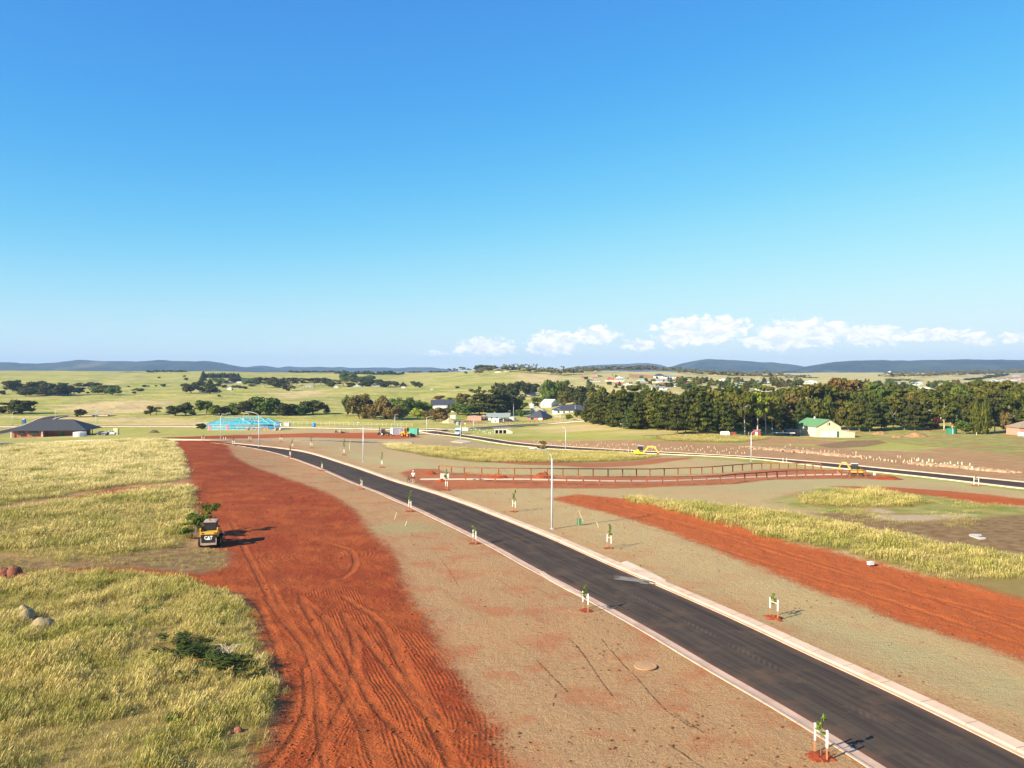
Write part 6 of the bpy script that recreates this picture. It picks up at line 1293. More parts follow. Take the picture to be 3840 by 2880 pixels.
hpx('tiny white house on the crown of the pale dry hill', 'D', 1048, 1075, 223, 216, 211, 12, WHITE, WHR, ops=[])
# hillside suburb
SUB = [('s',0,62,212,190,155,REDB,REDR,'pink brick house at the left end of the hillside suburb'),('s',215,370,235,214,184,PALEW,REDR,'red roofed house, second from the left in the hillside suburb'),('s',515,715,268,242,196,PALEW,REDR,'large red hipped roof house in the hillside suburb'),('s',730,865,226,214,176,PALEW,WHR,'white roofed house behind the large red roofed one'),
       ('s',720,890,270,246,218,PALEW,GRY,'grey roofed house right of the large red roofed one'),('s',672,885,362,336,295,PALEW,REDR,'orange red roofed house with a pale wall, lowest red one'),('s',905,1060,366,350,315,WHITE,WHR,'small bright white roofed house beside the lowest red one'),('s',1120,1370,345,312,280,REDB,GRY,'grey roofed brick house in the middle of the suburb'),
       ('s',1190,1370,262,246,220,PALEW,TEAL,'green roofed house in the upper suburb'),('s',1485,1840,290,264,225,PALEW,GRY,'widest grey roofed house of the suburb'),('s',1640,1910,362,306,278,REDB,mat('roof sand', (.42,.38,.28), .7),'sand roofed house with a pink brick wall'),('s',1478,1780,458,406,368,WHITE,BLG,'white walled house with a blue grey hipped roof, lowest in the suburb'),
       ('s',1912,2098,375,358,315,PALEW,GRY,'pale grey roofed house right of the sand roofed one'),('s',1520,1740,205,165,120,WHITE,GRYR,'big white house with dark roofs at the top of the suburb'),('s',1760,1960,215,185,148,WHITE,BLG,'big white and blue grey house at the top of the suburb'),('s',180,400,275,258,242,PALEW,BLG,'long low grey roof at the lower left of the suburb'),
       ('t',80,310,345,322,290,REDB,REDR,'dull red roofed house at the right end of the suburb'),('t',1050,1285,405,385,340,PALEW,TEAL,'teal roofed house just above the pine wood'),('t',1110,1335,338,318,290,PALEW,GRY,'wide pale grey roof above the teal roofed house'),('t',1510,1655,296,280,248,PALEW,BLG,'blue grey roof, first of the distant town row'),('t',1700,1850,296,276,242,PALEW,BLG,'blue grey roof, second of the distant town row'),
       ('t',1920,2050,290,272,244,WHITE,WHR,'bright white roof in the distant town row'),('t',2060,2140,285,270,243,PALEW,REDR,'small red roof in the distant town row'),('t',2140,2260,296,280,252,PALEW,RM('violet grey',(.22,.20,.30)),'violet grey roof in the distant town row'),('t',1690,1920,472,445,428,WHITE,WHR,'long cream shed roof rising from the middle of the wood'),('t',1575,1680,452,438,424,WHITE,WHR,'short cream roof left of the long one in the wood'),
       ('t',10,150,240,222,200,PALEW,TANR,'tan roofed house behind the dark suburb hedge'),('t',480,550,256,238,216,WHITE,WHR,'small white building on the dry slope right of the suburb'),('t',800,930,268,250,222,WHITE,WHR,'low white building below the long hedge'),('t',1590,1660,225,205,186,mat('yellow render',(.66,.56,.34),.8),TANR,'yellow house among the grey gums'),
       ('u',560,700,222,205,172,PALEW,MINT,'mint grey roof, left one of the pale warehouse roofs'),('u',690,850,215,196,168,WHITE,WHR,'white roof, right one of the pale warehouse roofs'),('u',120,235,185,172,155,WHITE,WHR,'white roofed building at the town edge'),('u',415,540,208,196,180,PALEW,TANR,'cream roofed building at the town edge'),
       ('v',350,500,385,355,318,WHITE,MINT,'mint green roof between the wooded crowns at right'),('v',480,665,425,375,322,WHITE,mat('roof cream',(.72,.62,.50),.7),'cream roofed house rising between the wooded crowns at right'),('v',90,165,285,262,238,PALEW,BLG,'blue grey roofed house right of the rusty gums'),('v',300,410,300,272,238,WHITE,BLG,'white house with a blue grey roof right of the rusty gums'),('v',410,460,284,265,245,WHITE,WHR,'small white house with a white roof right of the rusty gums'),
       ('v',1325,1400,275,265,256,WHITE,WHR,'low white building in the dry field on the right'),('v',2050,2150,150,138,118,WHITE,GRY,'white house on top of the new estate slope')]
for s in SUB: hpx(s[8], s[0], s[1], s[2], s[3], s[4], s[5], 11, s[6], s[7], group='houses of the distant town')
er = random.Random(8)
for i in range(22):
    x = er.uniform(1620, 2210); y = 236 - (x - 1620) / 590 * 46 + er.uniform(-14, 10); w_ = er.uniform(34, 70)
    hpx('pale house in the new estate on the right hillside', 'v', x, x + w_, y, y - 9, y - 18, 10, WHITE, er.choice([WHR, GRY, GRY, BLG]), ops=[], group='new estate houses')
# pink shed with green roof
q = hit(3061, 1639); s_ = q.y / F; LP = 16.0
WSH = (3152 - 3061) * s_; HSH = (1639 - 1601) * s_; RSH = (1601 - 1575) * s_ * 1.02
r = thing('farm_shed', 'large pale pink shed with a green roof and white roller doors', 'shed', q, R(-2)); PK = corr('pale pink sheet', (.74, .56, .42), 'X', .25, .6)
DSH = 13.5
b = MB(); V = [(0, 0, -.5), (WSH, 0, -.5), (WSH, 0, HSH), (WSH * .52, 0, HSH + RSH), (0, 0, HSH)]; sh = -4.6
b.add(V + [(x + sh, DSH, z) for x, y, z in V], [(0, 1, 2, 3, 4), (9, 8, 7, 6, 5)] + [(i, i + 5, (i + 1) % 5 + 5, (i + 1) % 5) for i in range(5)]); b.build('wall', PK, r)
b = MB(); t_ = .18; e = .35
def rp(x, z, y): return (x + sh * y / DSH, y, z)
k_ = RSH / (WSH * .52); k2 = RSH / (WSH * .48)
for xa, za, xb, zb, m_ in ((-e, HSH - e * k_ + .03, WSH * .52, HSH + RSH + .03, 0), (WSH * .52, HSH + RSH + .03, WSH + e, HSH - e * k2 + .03, 0)):
    V = [rp(xa, za, -e), rp(xb, zb, -e), rp(xb, zb, DSH + e), rp(xa, za, DSH + e)]; b.add(V + [(x, y, z + t_) for x, y, z in V], [(3, 2, 1, 0), (4, 5, 6, 7), (0, 1, 5, 4), (1, 2, 6, 5), (2, 3, 7, 6), (3, 0, 4, 7)])
rfo = b.build('roof', corr('green roof sheet', (.12, .26, .12), 'Y', .3), r)
b = MB(); b.tube([rp(WSH * .50, HSH + RSH + .1, 8.5), rp(WSH * .50, HSH + RSH + .9, 8.5)], .35, 10); b.build('vent', WHITE, rfo)
for x0, x1 in ((3080, 3107), (3112, 3137)):
    b = MB(); c_ = ((x0 + x1) / 2 - 3061) * s_; b.box((c_, -.05, 1.2), ((x1 - x0) * s_, .1, 2.4)); dd_ = b.build('roller_door', WHITE, r); b = MB(); [b.box((c_, -.12, .3 * k), ((x1 - x0) * s_ * .98, .03, .05)) for k in range(1, 8)]; b.build('door_rib', WHITE, dd_)
b = MB(); b.box(((3140.5 - 3061) * s_, -.06, 1.2), (7.5 * s_, .12, 2.4)); b.build('door', mat('dark green door', (.02, .14, .06), .6), r)
b = MB(); b.box(((3107 - 3061) * s_, -.05, HSH + 1.25), (1.0, .1, 1.0)); f_ = b.build('window', BLACK, r); b = MB(); b.box(((3107 - 3061) * s_ - .2, -.10, HSH + 1.25), (.25, .06, .75)); b.build('pane', WHITE, f_)
b = MB(); LW = (3204 - 3152) * s_; b.prism([(WSH + .005, -.5), (WSH + .005, 2.9 + .0), (WSH + LW, 2.15), (WSH + LW, -.5)], -.02 + .02, 8, 'y'); b.build('lean_to', PK, r)
b = MB(); b.prism([(WSH + .01, 2.95), (WSH + .01, 3.08), (WSH + LW + .3, 2.24), (WSH + LW + .3, 2.12)], -.3, 8.2, 'y'); b.build('lean_to_roof', mat('cream roof sheet', (.66, .50, .38), .6), r)
# left annexe, flatbed, red shed, hutch, right edge house
r = thing('lean_to_shed', 'weathered timber lean-to against the left of the pink shed', 'shed', hit(2972, 1634), R(-3)); s_ = hit(2972, 1634).y / F
b = MB(); b.prism([(0, -.3), (0, 2.1), (3.5, 2.4), (3.5, -.3)], -2.4, 3.2, 'x'); b.build('wall', mat('old boards', (.16, .10, .07), .9, .3), r); b = MB(); b.prism([(-.3, 2.14), (-.3, 2.24), (3.8, 2.54), (3.8, 2.44)], -2.7, 3.5, 'x'); b.build('roof', mat('old roof', (.30, .24, .16), .8), r)
for i in range(6):
    b = MB(); b.box((-2.3 + i * 1.08, -.08, 1.0), (.16, .12, 2.2)); b.build('post', BARKP, r)
r = thing('flatbed_trailer', 'long white flat topped trailer left of the pink shed', 'trailer', hit(2938, 1634), R(-14)); LT = 82 * hit(2938, 1634).y / F
b = MB(); b.prism([(-LT / 2, 0), (-LT / 2 + .8, -1.3), (LT / 2, -1.3), (LT / 2, 1.3), (-LT / 2 + .8, 1.3)], 1.15, 1.35, 'z'); b.build('deck', WHITE, r)
b = MB(); b.box((0, 0, 1.0), (LT * .9, 1.6, .26)); b.build('chassis', BLACK, r)
for x in (-LT * .28, LT * .22, LT * .31):
    for y in (-1.05, 1.05): b = MB(); b.tube([(x, y - .12, .42), (x, y + .12, .42)], .42, 12); b.build('wheel', TYRE, r)
hpx('small dark red shed at the foot of the pale gum trunks', 'C', 2078, 2148, 768, 735, 722, 4, mat('dark red sheet', (.36, .06, .05), .6), mat('red shed roof', (.42, .12, .09), .6), 'gable', 'y', ops=[('F', 1.6, 0, 1.0, 1.5, 'door')], name='shed', cat='shed', ov=.1)
hpx('small white hutch with a red panel left of the red shed', 'C', 1815, 1882, 775, 748, 742, 3, WHITE, WHITE, 'gable', 'x', ops=[('F', 4.3, .8, 2.0, .9, 'door', mat('dark red sheet', (.36, .06, .05)))], name='hutch', cat='shed', ov=.05)
q = hit(3824, 1633); r = house('brick house with a brown roof cut off by the right edge of the picture', q, R(0), 14, 9, 3.0, 2.4, mat('pink brick', (.58, .27, .20), .9), mat('roof brown', (.30, .24, .17), .7), ops=[('F', 2.6, 1.3, .7, .7, 'window'), ('F', 6, .9, 1.6, 1.3, 'window')], name='brick_house')
for k, (dx, h, rd_, lb) in enumerate(((.0, 1.5, .75, 'white round drum at the left corner of the right edge house'), (1.9, 1.3, .85, 'white round drum in front of the right edge house, right of the other'))):
    r = thing('drum', lb, 'tank', hit(3818 + dx * 6, 1634)); b = MB(); b.tube([(0, -1.2, -.1), (0, -1.2, h)], rd_, 14); b.build('shell', WHITE, r); b = MB(); b.tube([(0, -1.2, h), (0, -1.2, h + .12)], [rd_ * .95, rd_ * .4], 14); b.build('lid', WHITE, r)
# culvert
q = hit(1855, 1626); s_ = q.y / F; r = thing('culvert', 'concrete box culvert with three dark openings and a pale railing', 'culvert', q, R(1)); LC = (1922 - 1855) * s_; HC = 1.6
b = MB(); CW = mat('pale concrete', (.66, .60, .50), .8, .08)
b.box((LC * .36, .25, HC + .12), (LC * .78, .5, .34)); 
for x in (0, .215, .44, .66): b.box((LC * x + .1, .25, HC / 2 - .1), (.34, .5, HC + .2))
b.prism([(LC * .70, -.3), (LC * .70, HC + .29), (LC * 1.0, .75), (LC * 1.0, -.3)], 0, .5, 'y'); b.box((LC * .36, .25, -.1), (LC * .75, .6, .2)); b.build('headwall', CW, r)
for x in (.107, .33, .55): b = MB(); b.box((LC * x + .1, .62, HC / 2), (LC * .2, .1, HC)); b.build('opening', mat('culvert painted shade', (.008, .008, .008), 1), r)  # near-black panels behind the gaps: the culvert's inner shade put in as colour
b = MB()
for i in range(7): b.bar((LC * (-.05 + i * .16), .9, HC), (LC * (-.05 + i * .16), .9, HC + 1.1), .07)
for z in (.6, 1.1): b.bar((-LC * .05, .9, HC + z), (LC * .91, .9, HC + z), .06)
b.build('railing', STEEL, r)
# blue truck and white trailers
def truck(q, rz, label, cabm, boxm, L=5.2, w_=2.0, h=2.7):
    r = thing('truck', label, 'truck', q, rz); b = MB(); b.prism([(L * .22, .5), (L * .22, 2.15), (L * .42, 2.15), (L * .5, 1.35), (L * .5, .5)], -w_ / 2, w_ / 2, 'y'); b.build('cab', cabm, r)
    b = MB(); b.prism([(L * .431, 2.07), (L * .443, 2.07), (L * .507, 1.42), (L * .49, 1.42)], -w_ * .45, w_ * .45, 'y'); b.build('windscreen', GLASS, r)
    b = MB(); b.box((-L * .15, 0, .6 + (h - .6) / 2), (L * .68, w_ * 1.04, h - .6)); b.build('cargo_box', boxm, r)
    for x in (-L * .3, L * .33):
        for y in (-w_ / 2 + .1, w_ / 2 - .1): b = MB(); b.tube([(x, y - .14, .42), (x, y + .14, .42)], .42, 12); b.build('wheel', TYRE, r)
    for y in (-.65, .65): b = MB(); b.box((L * .5 + .02, y, .85), (.06, .3, .2)); b.build('headlight', WHITE, r)
    b = MB(); b.box((L * .5 + .03, 0, .5), (.1, w_, .2)); b.build('bumper', WHITE, r)
truck(hit(1719, 1629), R(-98), 'pale blue truck with a white box coming down the far road', mat('pale blue paint', (.30, .60, .68), .35), WHITE)
box_unit('box_trailer', hit(1737, 1616), R(5), 1.6, 1.2, 1.3, WHITE, 'small white box trailer directly right of the corner lamp', 'trailer')
box_unit('box_trailer', hit(1751, 1616), R(-12), 1.5, 1.2, 1.2, mat('pale sheet', (.66, .66, .6)), 'grey white box trailer, second right of the corner lamp', 'trailer')
r = thing('road_sign', 'small yellow give way sign on a post beside the far side road', 'road sign', hit(1744, 1606)); b = MB(); b.tube([(0, 0, 0), (0, 0, 1.9)], .06, 6); b.build('post', STEEL, r); b = MB(); b.prism([(-.55, 2.6), (.55, 2.6), (0, 1.7)], -.09, -.06, 'y'); b.build('panel', mat('sign yellow', (.80, .78, .25), .5), r)
# ================================================================ MACHINES
def wheel_part(r, x, y, z, rad, wd, rimm, tread=True):
    b = MB(); b.tube([(x, y - wd / 2, z), (x, y + wd / 2, z)], rad * .93, 18)
    if tread:
        for k in range(16):
            a = k * math.pi / 8; b.box((x + math.cos(a) * rad * .95, y, z + math.sin(a) * rad * .95), (rad * .13, wd * .96, rad * .16), 0, ((0, 1, 0) if False else 'Y', -a))
    wh = b.build('wheel', TYRE, r); b = MB(); b.tube([(x, y - wd / 2 - .015, z), (x, y + wd / 2 + .015, z)], rad * .48, 12); b.build('rim', rimm, wh)
def skid():
    # nose along +x
    q = hit(763, 2056); r = thing('skid_steer_loader', 'yellow and black skid steer loader seen from behind at the edge of the red earth', 'skid steer loader', q + Vector((.1, 1.5, 0)), R(90 + 12.5))
    b = MB(); b.prism([(-1.45, .32), (-1.52, 1.10), (-1.40, 1.18), (-.1, 1.12), (.75, .95), (.95, .35), (.6, .25), (-1.1, .25)], -.52, .52, 'y'); b.build('body', mat('grey black paint', (.03, .028, .026), .5, .1), r)
    b = MB(); b.prism([(-1.545, 1.185), (-1.44, 1.38), (-1.0, 1.42), (-.95, 1.20)], -.66, .66, 'y'); hd = b.build('hood', YEL, r)
    for y in (-.50, .50): b = MB(); b.box((-1.53, y, 1.29), (.05, .16, .09)); b.build('tail_light', mat('dark red lamp', (.25, .02, .015), .3), hd)
    b = MB(); b.box((-1.55, 0, .80), (.07, 1.22, .72)); dr = b.build('rear_door', mat('dusty black', (.028, .026, .024), .5, .1), r)
    cu = bpy.data.curves.new('lettering', 'FONT'); cu.body = 'CAT'; cu.size = .46; cu.align_x = 'CENTER'; cu.align_y = 'CENTER'; cu.extrude = .008; cu.offset = .022
    to = bpy.data.objects.new('tmp', cu); COL.objects.link(to); dg = bpy.context.evaluated_depsgraph_get(); dg.update(); tm = bpy.data.meshes.new_from_object(to.evaluated_get(dg)); bpy.data.objects.remove(to); tm.name = 'lettering'
    tm.materials.clear(); tm.materials.append(mat('letter white', (.85, .84, .80), .5, .02)); lo = link('lettering', tm, dr, (-1.597, 0, .90)); lo.rotation_euler = (R(90), 0, R(-90)); lo.scale = (.74, .85, 1)
    b = MB(); b.prism([(-.20, .735), (.20, .735), (0.0, .86)], -1.612, -1.595, 'x'); b.build('triangle_mark', mat('letter white', (.85, .84, .8)), dr)
    b = MB(); b.box((-1.58, 0, .38), (.16, 1.30, .16)); b.box((-1.54, -.62, .62), (.10, .08, .5)); b.box((-1.54, .62, .62), (.10, .08, .5)); b.build('bumper', mat('dusty steel', (.40, .30, .24), .7), r)
    # engine bay grille behind the cab
    b = MB(); b.box((-.78, 0, 1.18), (.34, .9, .14)); [b.box((-.92 + .06 * k, 0, 1.27), (.02, .8, .05)) for k in range(5)]; b.build('grille', BLACK, r)
    # cab
    cm3 = mat('cab frame paint', (.42, .33, .25), .6, .1); fr = MB()
    for x, y in ((-.62, -.44), (-.62, .44), (.62, -.44), (.62, .44)): fr.box((x, y, 1.58), (.09, .09, .98))
    fr.box((0, -.44, 1.11), (1.3, .08, .08)); fr.box((0, .44, 1.11), (1.3, .08, .08)); fr.build('cab_frame', mat('cab black', (.04, .035, .032), .5), r)
    b = MB(); b.box((0, 0, 2.11), (1.42, 1.04, .09)); b.box((-.05, 0, 2.165), (1.1, .8, .03)); b.build('cab_roof', cm3, r)
    b = MB(); b.tube([(-.35, .05, 2.18), (-.35, .05, 2.31)], [.07, .055], 10); b.build('beacon', mat('beacon red', (.45, .02, .02), .3), r)
    b = MB(); b.box((-.635, 0, 1.62), (.03, .78, .82)); b.build('rear_window', GLASS, r)
    for y in (-.45, .45): b = MB(); b.box((0, y, 1.6), (1.1, .02, .8)); b.build('side_grille', BLACK, r)
    b = MB(); b.box((.1, 0, .98), (.5, .5, .5)); b.box((-.15, 0, 1.35), (.14, .5, .55)); b.build('seat', BLACK, r)
    for s in (-1, 1):
        b = MB(); b.prism([(-1.42, .95), (-1.40, 1.62), (-1.18, 1.72), (-.95, 1.60), (-1.0, .98)], s * .70 - .055, s * .70 + .055, 'y'); b.build('lift_tower', YEL, r)
        b = MB(); b.bar((-1.2, s * .70, 1.60), (1.25, s * .70, .98), .11, .20); b.bar((1.25, s * .70, 1.02), (1.75, s * .70, .42), .11, .18); b.build('lift_arm', YEL, r)
        b = MB(); b.tube([(-1.0, s * .60, 1.0), (.5, s * .60, 1.12)], .045, 8); b.build('hydraulic_ram', STEEL, r)
        for x in (-.75, .62): wheel_part(r, x, s * .76, .44, .44, .30, YEL)
        b = MB(); b.box((-1.25, s * .80, 1.80), (.04, .22, .14)); b.build('mirror', BLACK, r)
    b = MB(); b.prism([(1.65, .12), (2.45, .06), (2.5, .12), (1.85, .70), (1.68, .72)], -.92, .92, 'y'); b.build('bucket', mat('worn steel', (.18, .15, .13), .6), r)
    return r, q
sk, qs = skid()
p_ = hit(735, 2040)
for i, (dx, dy, h, wd) in enumerate(((-1.3, 2.4, 2.1, 2.3), (-.45, 4.6, 2.7, 2.0), (-1.0, 3.4, 1.7, 2.0))):
    tree('branchy', Vector((p_.x + dx, p_.y + dy, .15)), h, wd, (.11, .16, .03), ['leafy uprooted bush pushed by the skid steer, left part', 'leafy uprooted bush pushed by the skid steer, right part behind the cab', 'leafy uprooted bush pushed by the skid steer, low middle part'][i], 'bushes by the skid steer')
def excavator(q, rz, label, reach, m_=YEL2):
    r = thing('excavator', label, 'excavator', q, rz, 'mini excavators'); r.scale = (.84,) * 3 if reach < 1 else (1, 1, 1)
    for s in (-1, 1):
        b = MB(); prof = []
        for k in range(9): a = math.pi / 2 + math.pi * k / 8; prof.append((-.95 + .27 * math.cos(a), .27 + .27 * math.sin(a)))
        for k in range(9): a = -math.pi / 2 + math.pi * k / 8; prof.append((.95 + .27 * math.cos(a), .27 + .27 * math.sin(a)))
        b.prism(prof, s * .78 - .19, s * .78 + .19, 'y'); tk = b.build('track', mat('rubber track', (.05, .042, .036), .8, .2, dirt=(.20, .11, .07)), r)
        b = MB(); [b.box((-.95 + .19 * k, s * .78, .555), (.09, .40, .04)) for k in range(11)]; b.build('track_pad', BLACK, tk)
    b = MB(); b.tube([(0, 0, .45), (0, 0, .72)], .45, 14); b.box((0, 0, .42), (1.2, 1.3, .2)); b.build('undercarriage', BLACK, r)
    b = MB(); b.prism([(-1.15, .75), (-1.25, 1.15), (-1.0, 1.42), (-.2, 1.40), (.15, 1.1), (.95, 1.05), (.95, .75)], -.92, .92, 'y'); b.build('body', m_, r)
    b = MB(); b.prism([(-1.30, .78), (-1.38, 1.2), (-1.15, 1.3), (-1.1, .78)], -.80, .80, 'y'); b.build('counterweight', m_, r)
    b = MB(); fr = .05
    for x, y in ((-.25, .05), (-.25, .90), (.80, .05), (.88, .90)): b.box((x, y, 1.85), (.08, .08, 1.25))
    b.build('cab_frame', BLACK, r); b = MB(); b.box((.30, .47, 2.52), (1.35, 1.02, .09)); b.build('cab_roof', mat('cab roof', (.62, .62, .58), .5), r)
    b = MB(); b.box((.30, .47, 1.90), (1.02, .82, 1.08)); b.build('cab_glass', GLASS, r)
    b = MB(); b.box((-.45, -.45, 1.55), (.55, .7, .32)); b.build('seat_box', m_, r)
    x0, z0 = .95, 1.05; y0 = -.25; k = reach
    b = MB(); b.bar((x0, y0, z0), (x0 + .9 * k, y0, z0 + 1.35), .22, .26); b.bar((x0 + .85 * k, y0, z0 + 1.32), (x0 + 2.0 * k, y0, z0 + 1.28), .21, .24); b.build('boom', m_, r)
    b = MB(); b.bar((x0 + 1.95 * k, y0, z0 + 1.38), (x0 + 2.75 * k, y0, z0 - .15), .18, .22); b.build('stick', m_, r)
    b = MB(); b.tube([(x0 + .1, y0, z0 + .1), (x0 + .75 * k, y0, z0 + .75)], .05, 6); b.tube([(x0 + 1.0 * k, y0, z0 + 1.5), (x0 + 1.9 * k, y0, z0 + 1.52)], .05, 6); b.build('hydraulic_ram', STEEL, r)
    b = MB(); bx = x0 + 2.75 * k; b.prism([(bx - .1, z0 - .1), (bx + .12, z0 - .25), (bx + .05, z0 - .7), (bx - .35, z0 - .85), (bx - .6, z0 - .6), (bx - .35, z0 - .35)], y0 - .38, y0 + .38, 'y'); b.build('bucket', mat('rusty bucket', (.30, .13, .08), .8), r)
    b = MB(); b.prism([(1.45, .1), (1.55, .45), (1.48, .48), (1.38, .1)], -.9, .9, 'y'); b.bar((.6, -.5, .4), (1.42, -.5, .3), .1); b.bar((.6, .5, .4), (1.42, .5, .3), .1); b.build('blade', mat('rusty bucket', (.3, .13, .08)), r)
excavator(hit(2398, 1712), R(-4), 'yellow mini excavator half hidden by long grass, reaching right', 1.28)
excavator(hit(3212, 1785), R(152), 'yellow mini excavator standing at the end of the timber fences', .95, YEL)
def loader():
    r = thing('wheel_loader', 'yellow orange wheel loader parked before the green container', 'wheel loader', hit(1525, 1638), R(-38))
    for x in (-1.35, 1.45):
        for s in (-1, 1): wheel_part(r, x, s * .98, .72, .72, .5, ORG)
    b = MB(); b.prism([(-2.45, .8), (-2.5, 1.75), (-2.2, 2.0), (-.5, 2.0), (-.3, .8)], -.75, .75, 'y'); b.build('body', ORG, r)
    b = MB(); b.box((.9, 0, 1.1), (1.8, .9, .7)); b.build('front_frame', ORG, r)
    b = MB(); b.box((-.05, 0, 2.75), (1.25, 1.3, 1.3)); b.build('cab_glass', GLASS, r)
    b = MB(); [b.box((-.05 + x * .62, y * .65, 2.72), (.1, .1, 1.5)) for x in (-1, 1) for y in (-1, 1)]; b.box((-.05, 0, 3.45), (1.5, 1.5, .12)); b.build('cab_frame', ORG, r)
    for s in (-1, 1): b = MB(); b.bar((.8, s * .45, 1.6), (2.6, s * .45, .75), .16, .3); b.build('lift_arm', ORG, r)
    b = MB(); b.prism([(2.5, .25), (3.5, .12), (3.6, .2), (2.9, 1.15), (2.5, 1.2)], -1.35, 1.35, 'y'); b.build('bucket', mat('dark steel', (.06, .05, .045), .6), r)
    b = MB(); b.tube([(-1.7, .3, 2.0), (-1.7, .3, 2.6)], .06, 8); b.build('exhaust', BLACK, r)
loader()
def backhoe():
    m_ = mat('dark green machine', (.03, .04, .02), .5, .1, dirt=(.22, .15, .06)); r = thing('backhoe_loader', 'dark backhoe loader with raised rear boom left of the white container', 'backhoe loader', hit(1441, 1634), R(-6))
    for s in (-1, 1): wheel_part(r, -.75, s * .85, .72, .72, .42, PALEW); wheel_part(r, 1.55, s * .80, .50, .50, .32, YEL)
    b = MB(); b.prism([(-1.2, .7), (-1.2, 1.35), (.2, 1.35), (.45, 1.75), (2.0, 1.4), (2.1, .7)], -.45, .45, 'y'); b.build('body', m_, r)
    b = MB(); b.box((-.45, 0, 2.0), (1.3, 1.15, 1.15)); b.build('cab_glass', GLASS, r)
    b = MB(); [b.box((-.45 + x * .65, y * .58, 1.95), (.09, .09, 1.3)) for x in (-1, 1) for y in (-1, 1)]; b.box((-.45, 0, 2.65), (1.55, 1.35, .1)); b.build('cab_frame', m_, r)
    for s in (-1, 1): b = MB(); b.bar((.4, s * .5, 1.5), (2.3, s * .5, .9), .12, .2); b.bar((2.3, s * .5, .95), (2.75, s * .5, .35), .12, .2); b.build('lift_arm', m_, r)
    b = MB(); b.prism([(2.6, .12), (3.4, .05), (3.35, .2), (2.8, .85), (2.6, .85)], -1.05, 1.05, 'y'); b.build('front_bucket', mat('rusty bucket', (.3, .13, .08)), r)
    b = MB(); b.bar((-1.35, 0, .8), (-2.0, 0, 2.2), .2, .3); b.bar((-2.0, 0, 2.1), (-2.0, 0, 3.5), .18, .28); b.build('rear_boom', m_, r)
    b = MB(); b.prism([(-2.7, .35), (-2.1, .3), (-1.7, 1.1), (-2.2, 1.5), (-2.75, 1.0)], -.35, .35, 'y'); b.build('rear_bucket', BLACK, r)
    for s in (-1, 1): b = MB(); b.bar((-1.25, s * .8, 1.6), (-1.3, s * .95, .05), .14); b.build('stabiliser', PALEW, r)
backhoe()
r = thing('cable_drum', 'pale drum lying on its side in the site yard', 'cable drum', hit(1270, 1624), R(10)); b = MB(); b.tube([(-.5, 0, .65), (.5, 0, .65)], .45, 14); b.build('core', BARKP, r)
for x in (-.55, .55): b = MB(); b.tube([(x - .05, 0, .65), (x + .05, 0, .65)], .66, 16); b.build('flange', mat('pale timber', (.62, .55, .40), .8), r)
r = thing('tow_frame', 'dark steel tow frame on the ground right of the pale drum', 'machine attachment', hit(1292, 1624), R(-4)); b = MB(); b.prism([(-1.5, 0), (-1.5, .75), (0, .3), (0, 0)], -.5, .5, 'y'); b.build('hopper', BLACK, r); b = MB(); b.bar((0, -.35, .45), (2.0, -.35, .45), .12); b.bar((0, .35, .45), (2.0, .35, .45), .12); b.bar((.6, -.5, .1), (.6, .5, .5), .12); b.build('drawbar', BLACK, r)
r = thing('steel_box', 'small dark upright box left of the pale drum', 'box', hit(1260, 1623)); b = MB(); b.box((0, 0, .5), (.55, .5, 1.0)); b.build('body', BLACK, r); b = MB(); b.box((0, 0, 1.03), (.6, .55, .06)); b.build('lid', BLACK, r)
# ================================================================ SMALL SITE THINGS
def cabinet(q, rz, w_, d_, h, material, label):
    r = thing('electrical_cabinet', label, 'electrical cabinet', q, rz); b = MB(); b.box((0, 0, h / 2), (w_, d_, h)); b.build('body', material, r)
    b = MB(); b.prism([(-d_ * .58, h + .003), (-d_ * .5, h + .06), (d_ * .5, h + .06), (d_ * .58, h + .003)], -w_ * .56, w_ * .56, 'x'); b.build('lid', material, r)
    b = MB(); b.box((0, -d_ / 2 - .01, h * .5), (w_ * .8, .02, h * .82)); b.build('door', material, r)
GCAB = mat('pale green cabinet', (.20, .38, .18), .6)
cabinet(hit(2172, 1971), R(25), .34, .3, .66, GCAB, 'pale green electrical cabinet right of the nearest street lamp')
cabinet(hit(1279, 1691), R(15), .42, .35, .72, mat('olive cabinet', (.36, .42, .22), .6), 'pale green electrical cabinet beside a sapling in the far verge')
cabinet(hit(3280, 1783), R(10), .35, .3, .6, mat('pale cabinet', (.62, .68, .55), .6), 'small pale cabinet right of the second excavator')
def stake(a, b_, label, w_=.06, group='leaning survey stakes'):
    q = hit(*a); s_ = q.y / F; dx = (b_[0] - a[0]) * s_; dz_ = (a[1] - b_[1]) * s_; b = MB(); b.bar((0, 0, -.1), (dx, 0, dz_), w_, w_ * .6); o = b.build('survey_stake', mat('pale stake', (.72, .68, .45), .7)); o.location = q; tag(o, label, 'survey stake', group)
stake((2188, 1956), (2170, 1915), 'taller pale stake leaning over the green cabinet')
stake((2246, 1981), (2237, 1957), 'short pale stake between the green cabinet and a sapling')
stake((1479, 1946), (1487, 1921), 'pale stake leaning right on the near verge, left of two')
stake((1518, 1971), (1526, 1953), 'pale stake leaning right on the near verge, right of two')
stake((1311, 1690), (1310, 1661), 'upright pale stake in the far verge behind the saplings', .12)
stake((1313, 1661), (1313, 1651), 'short pale stake beside the cross road', .1)
stake((2963, 1672), (2963, 1664), 'short tan marker stake below the white trailer', .18)
stake((3210, 1702), (3210, 1692), 'cream marker stake above the first rocks', .18)
stake((3662, 1632), (3662, 1621), 'white marker post below the cypress pair', .2)
stake((1644, 1632), (1642, 1624), 'short pale marker post on the far road left of the blue truck', .15)
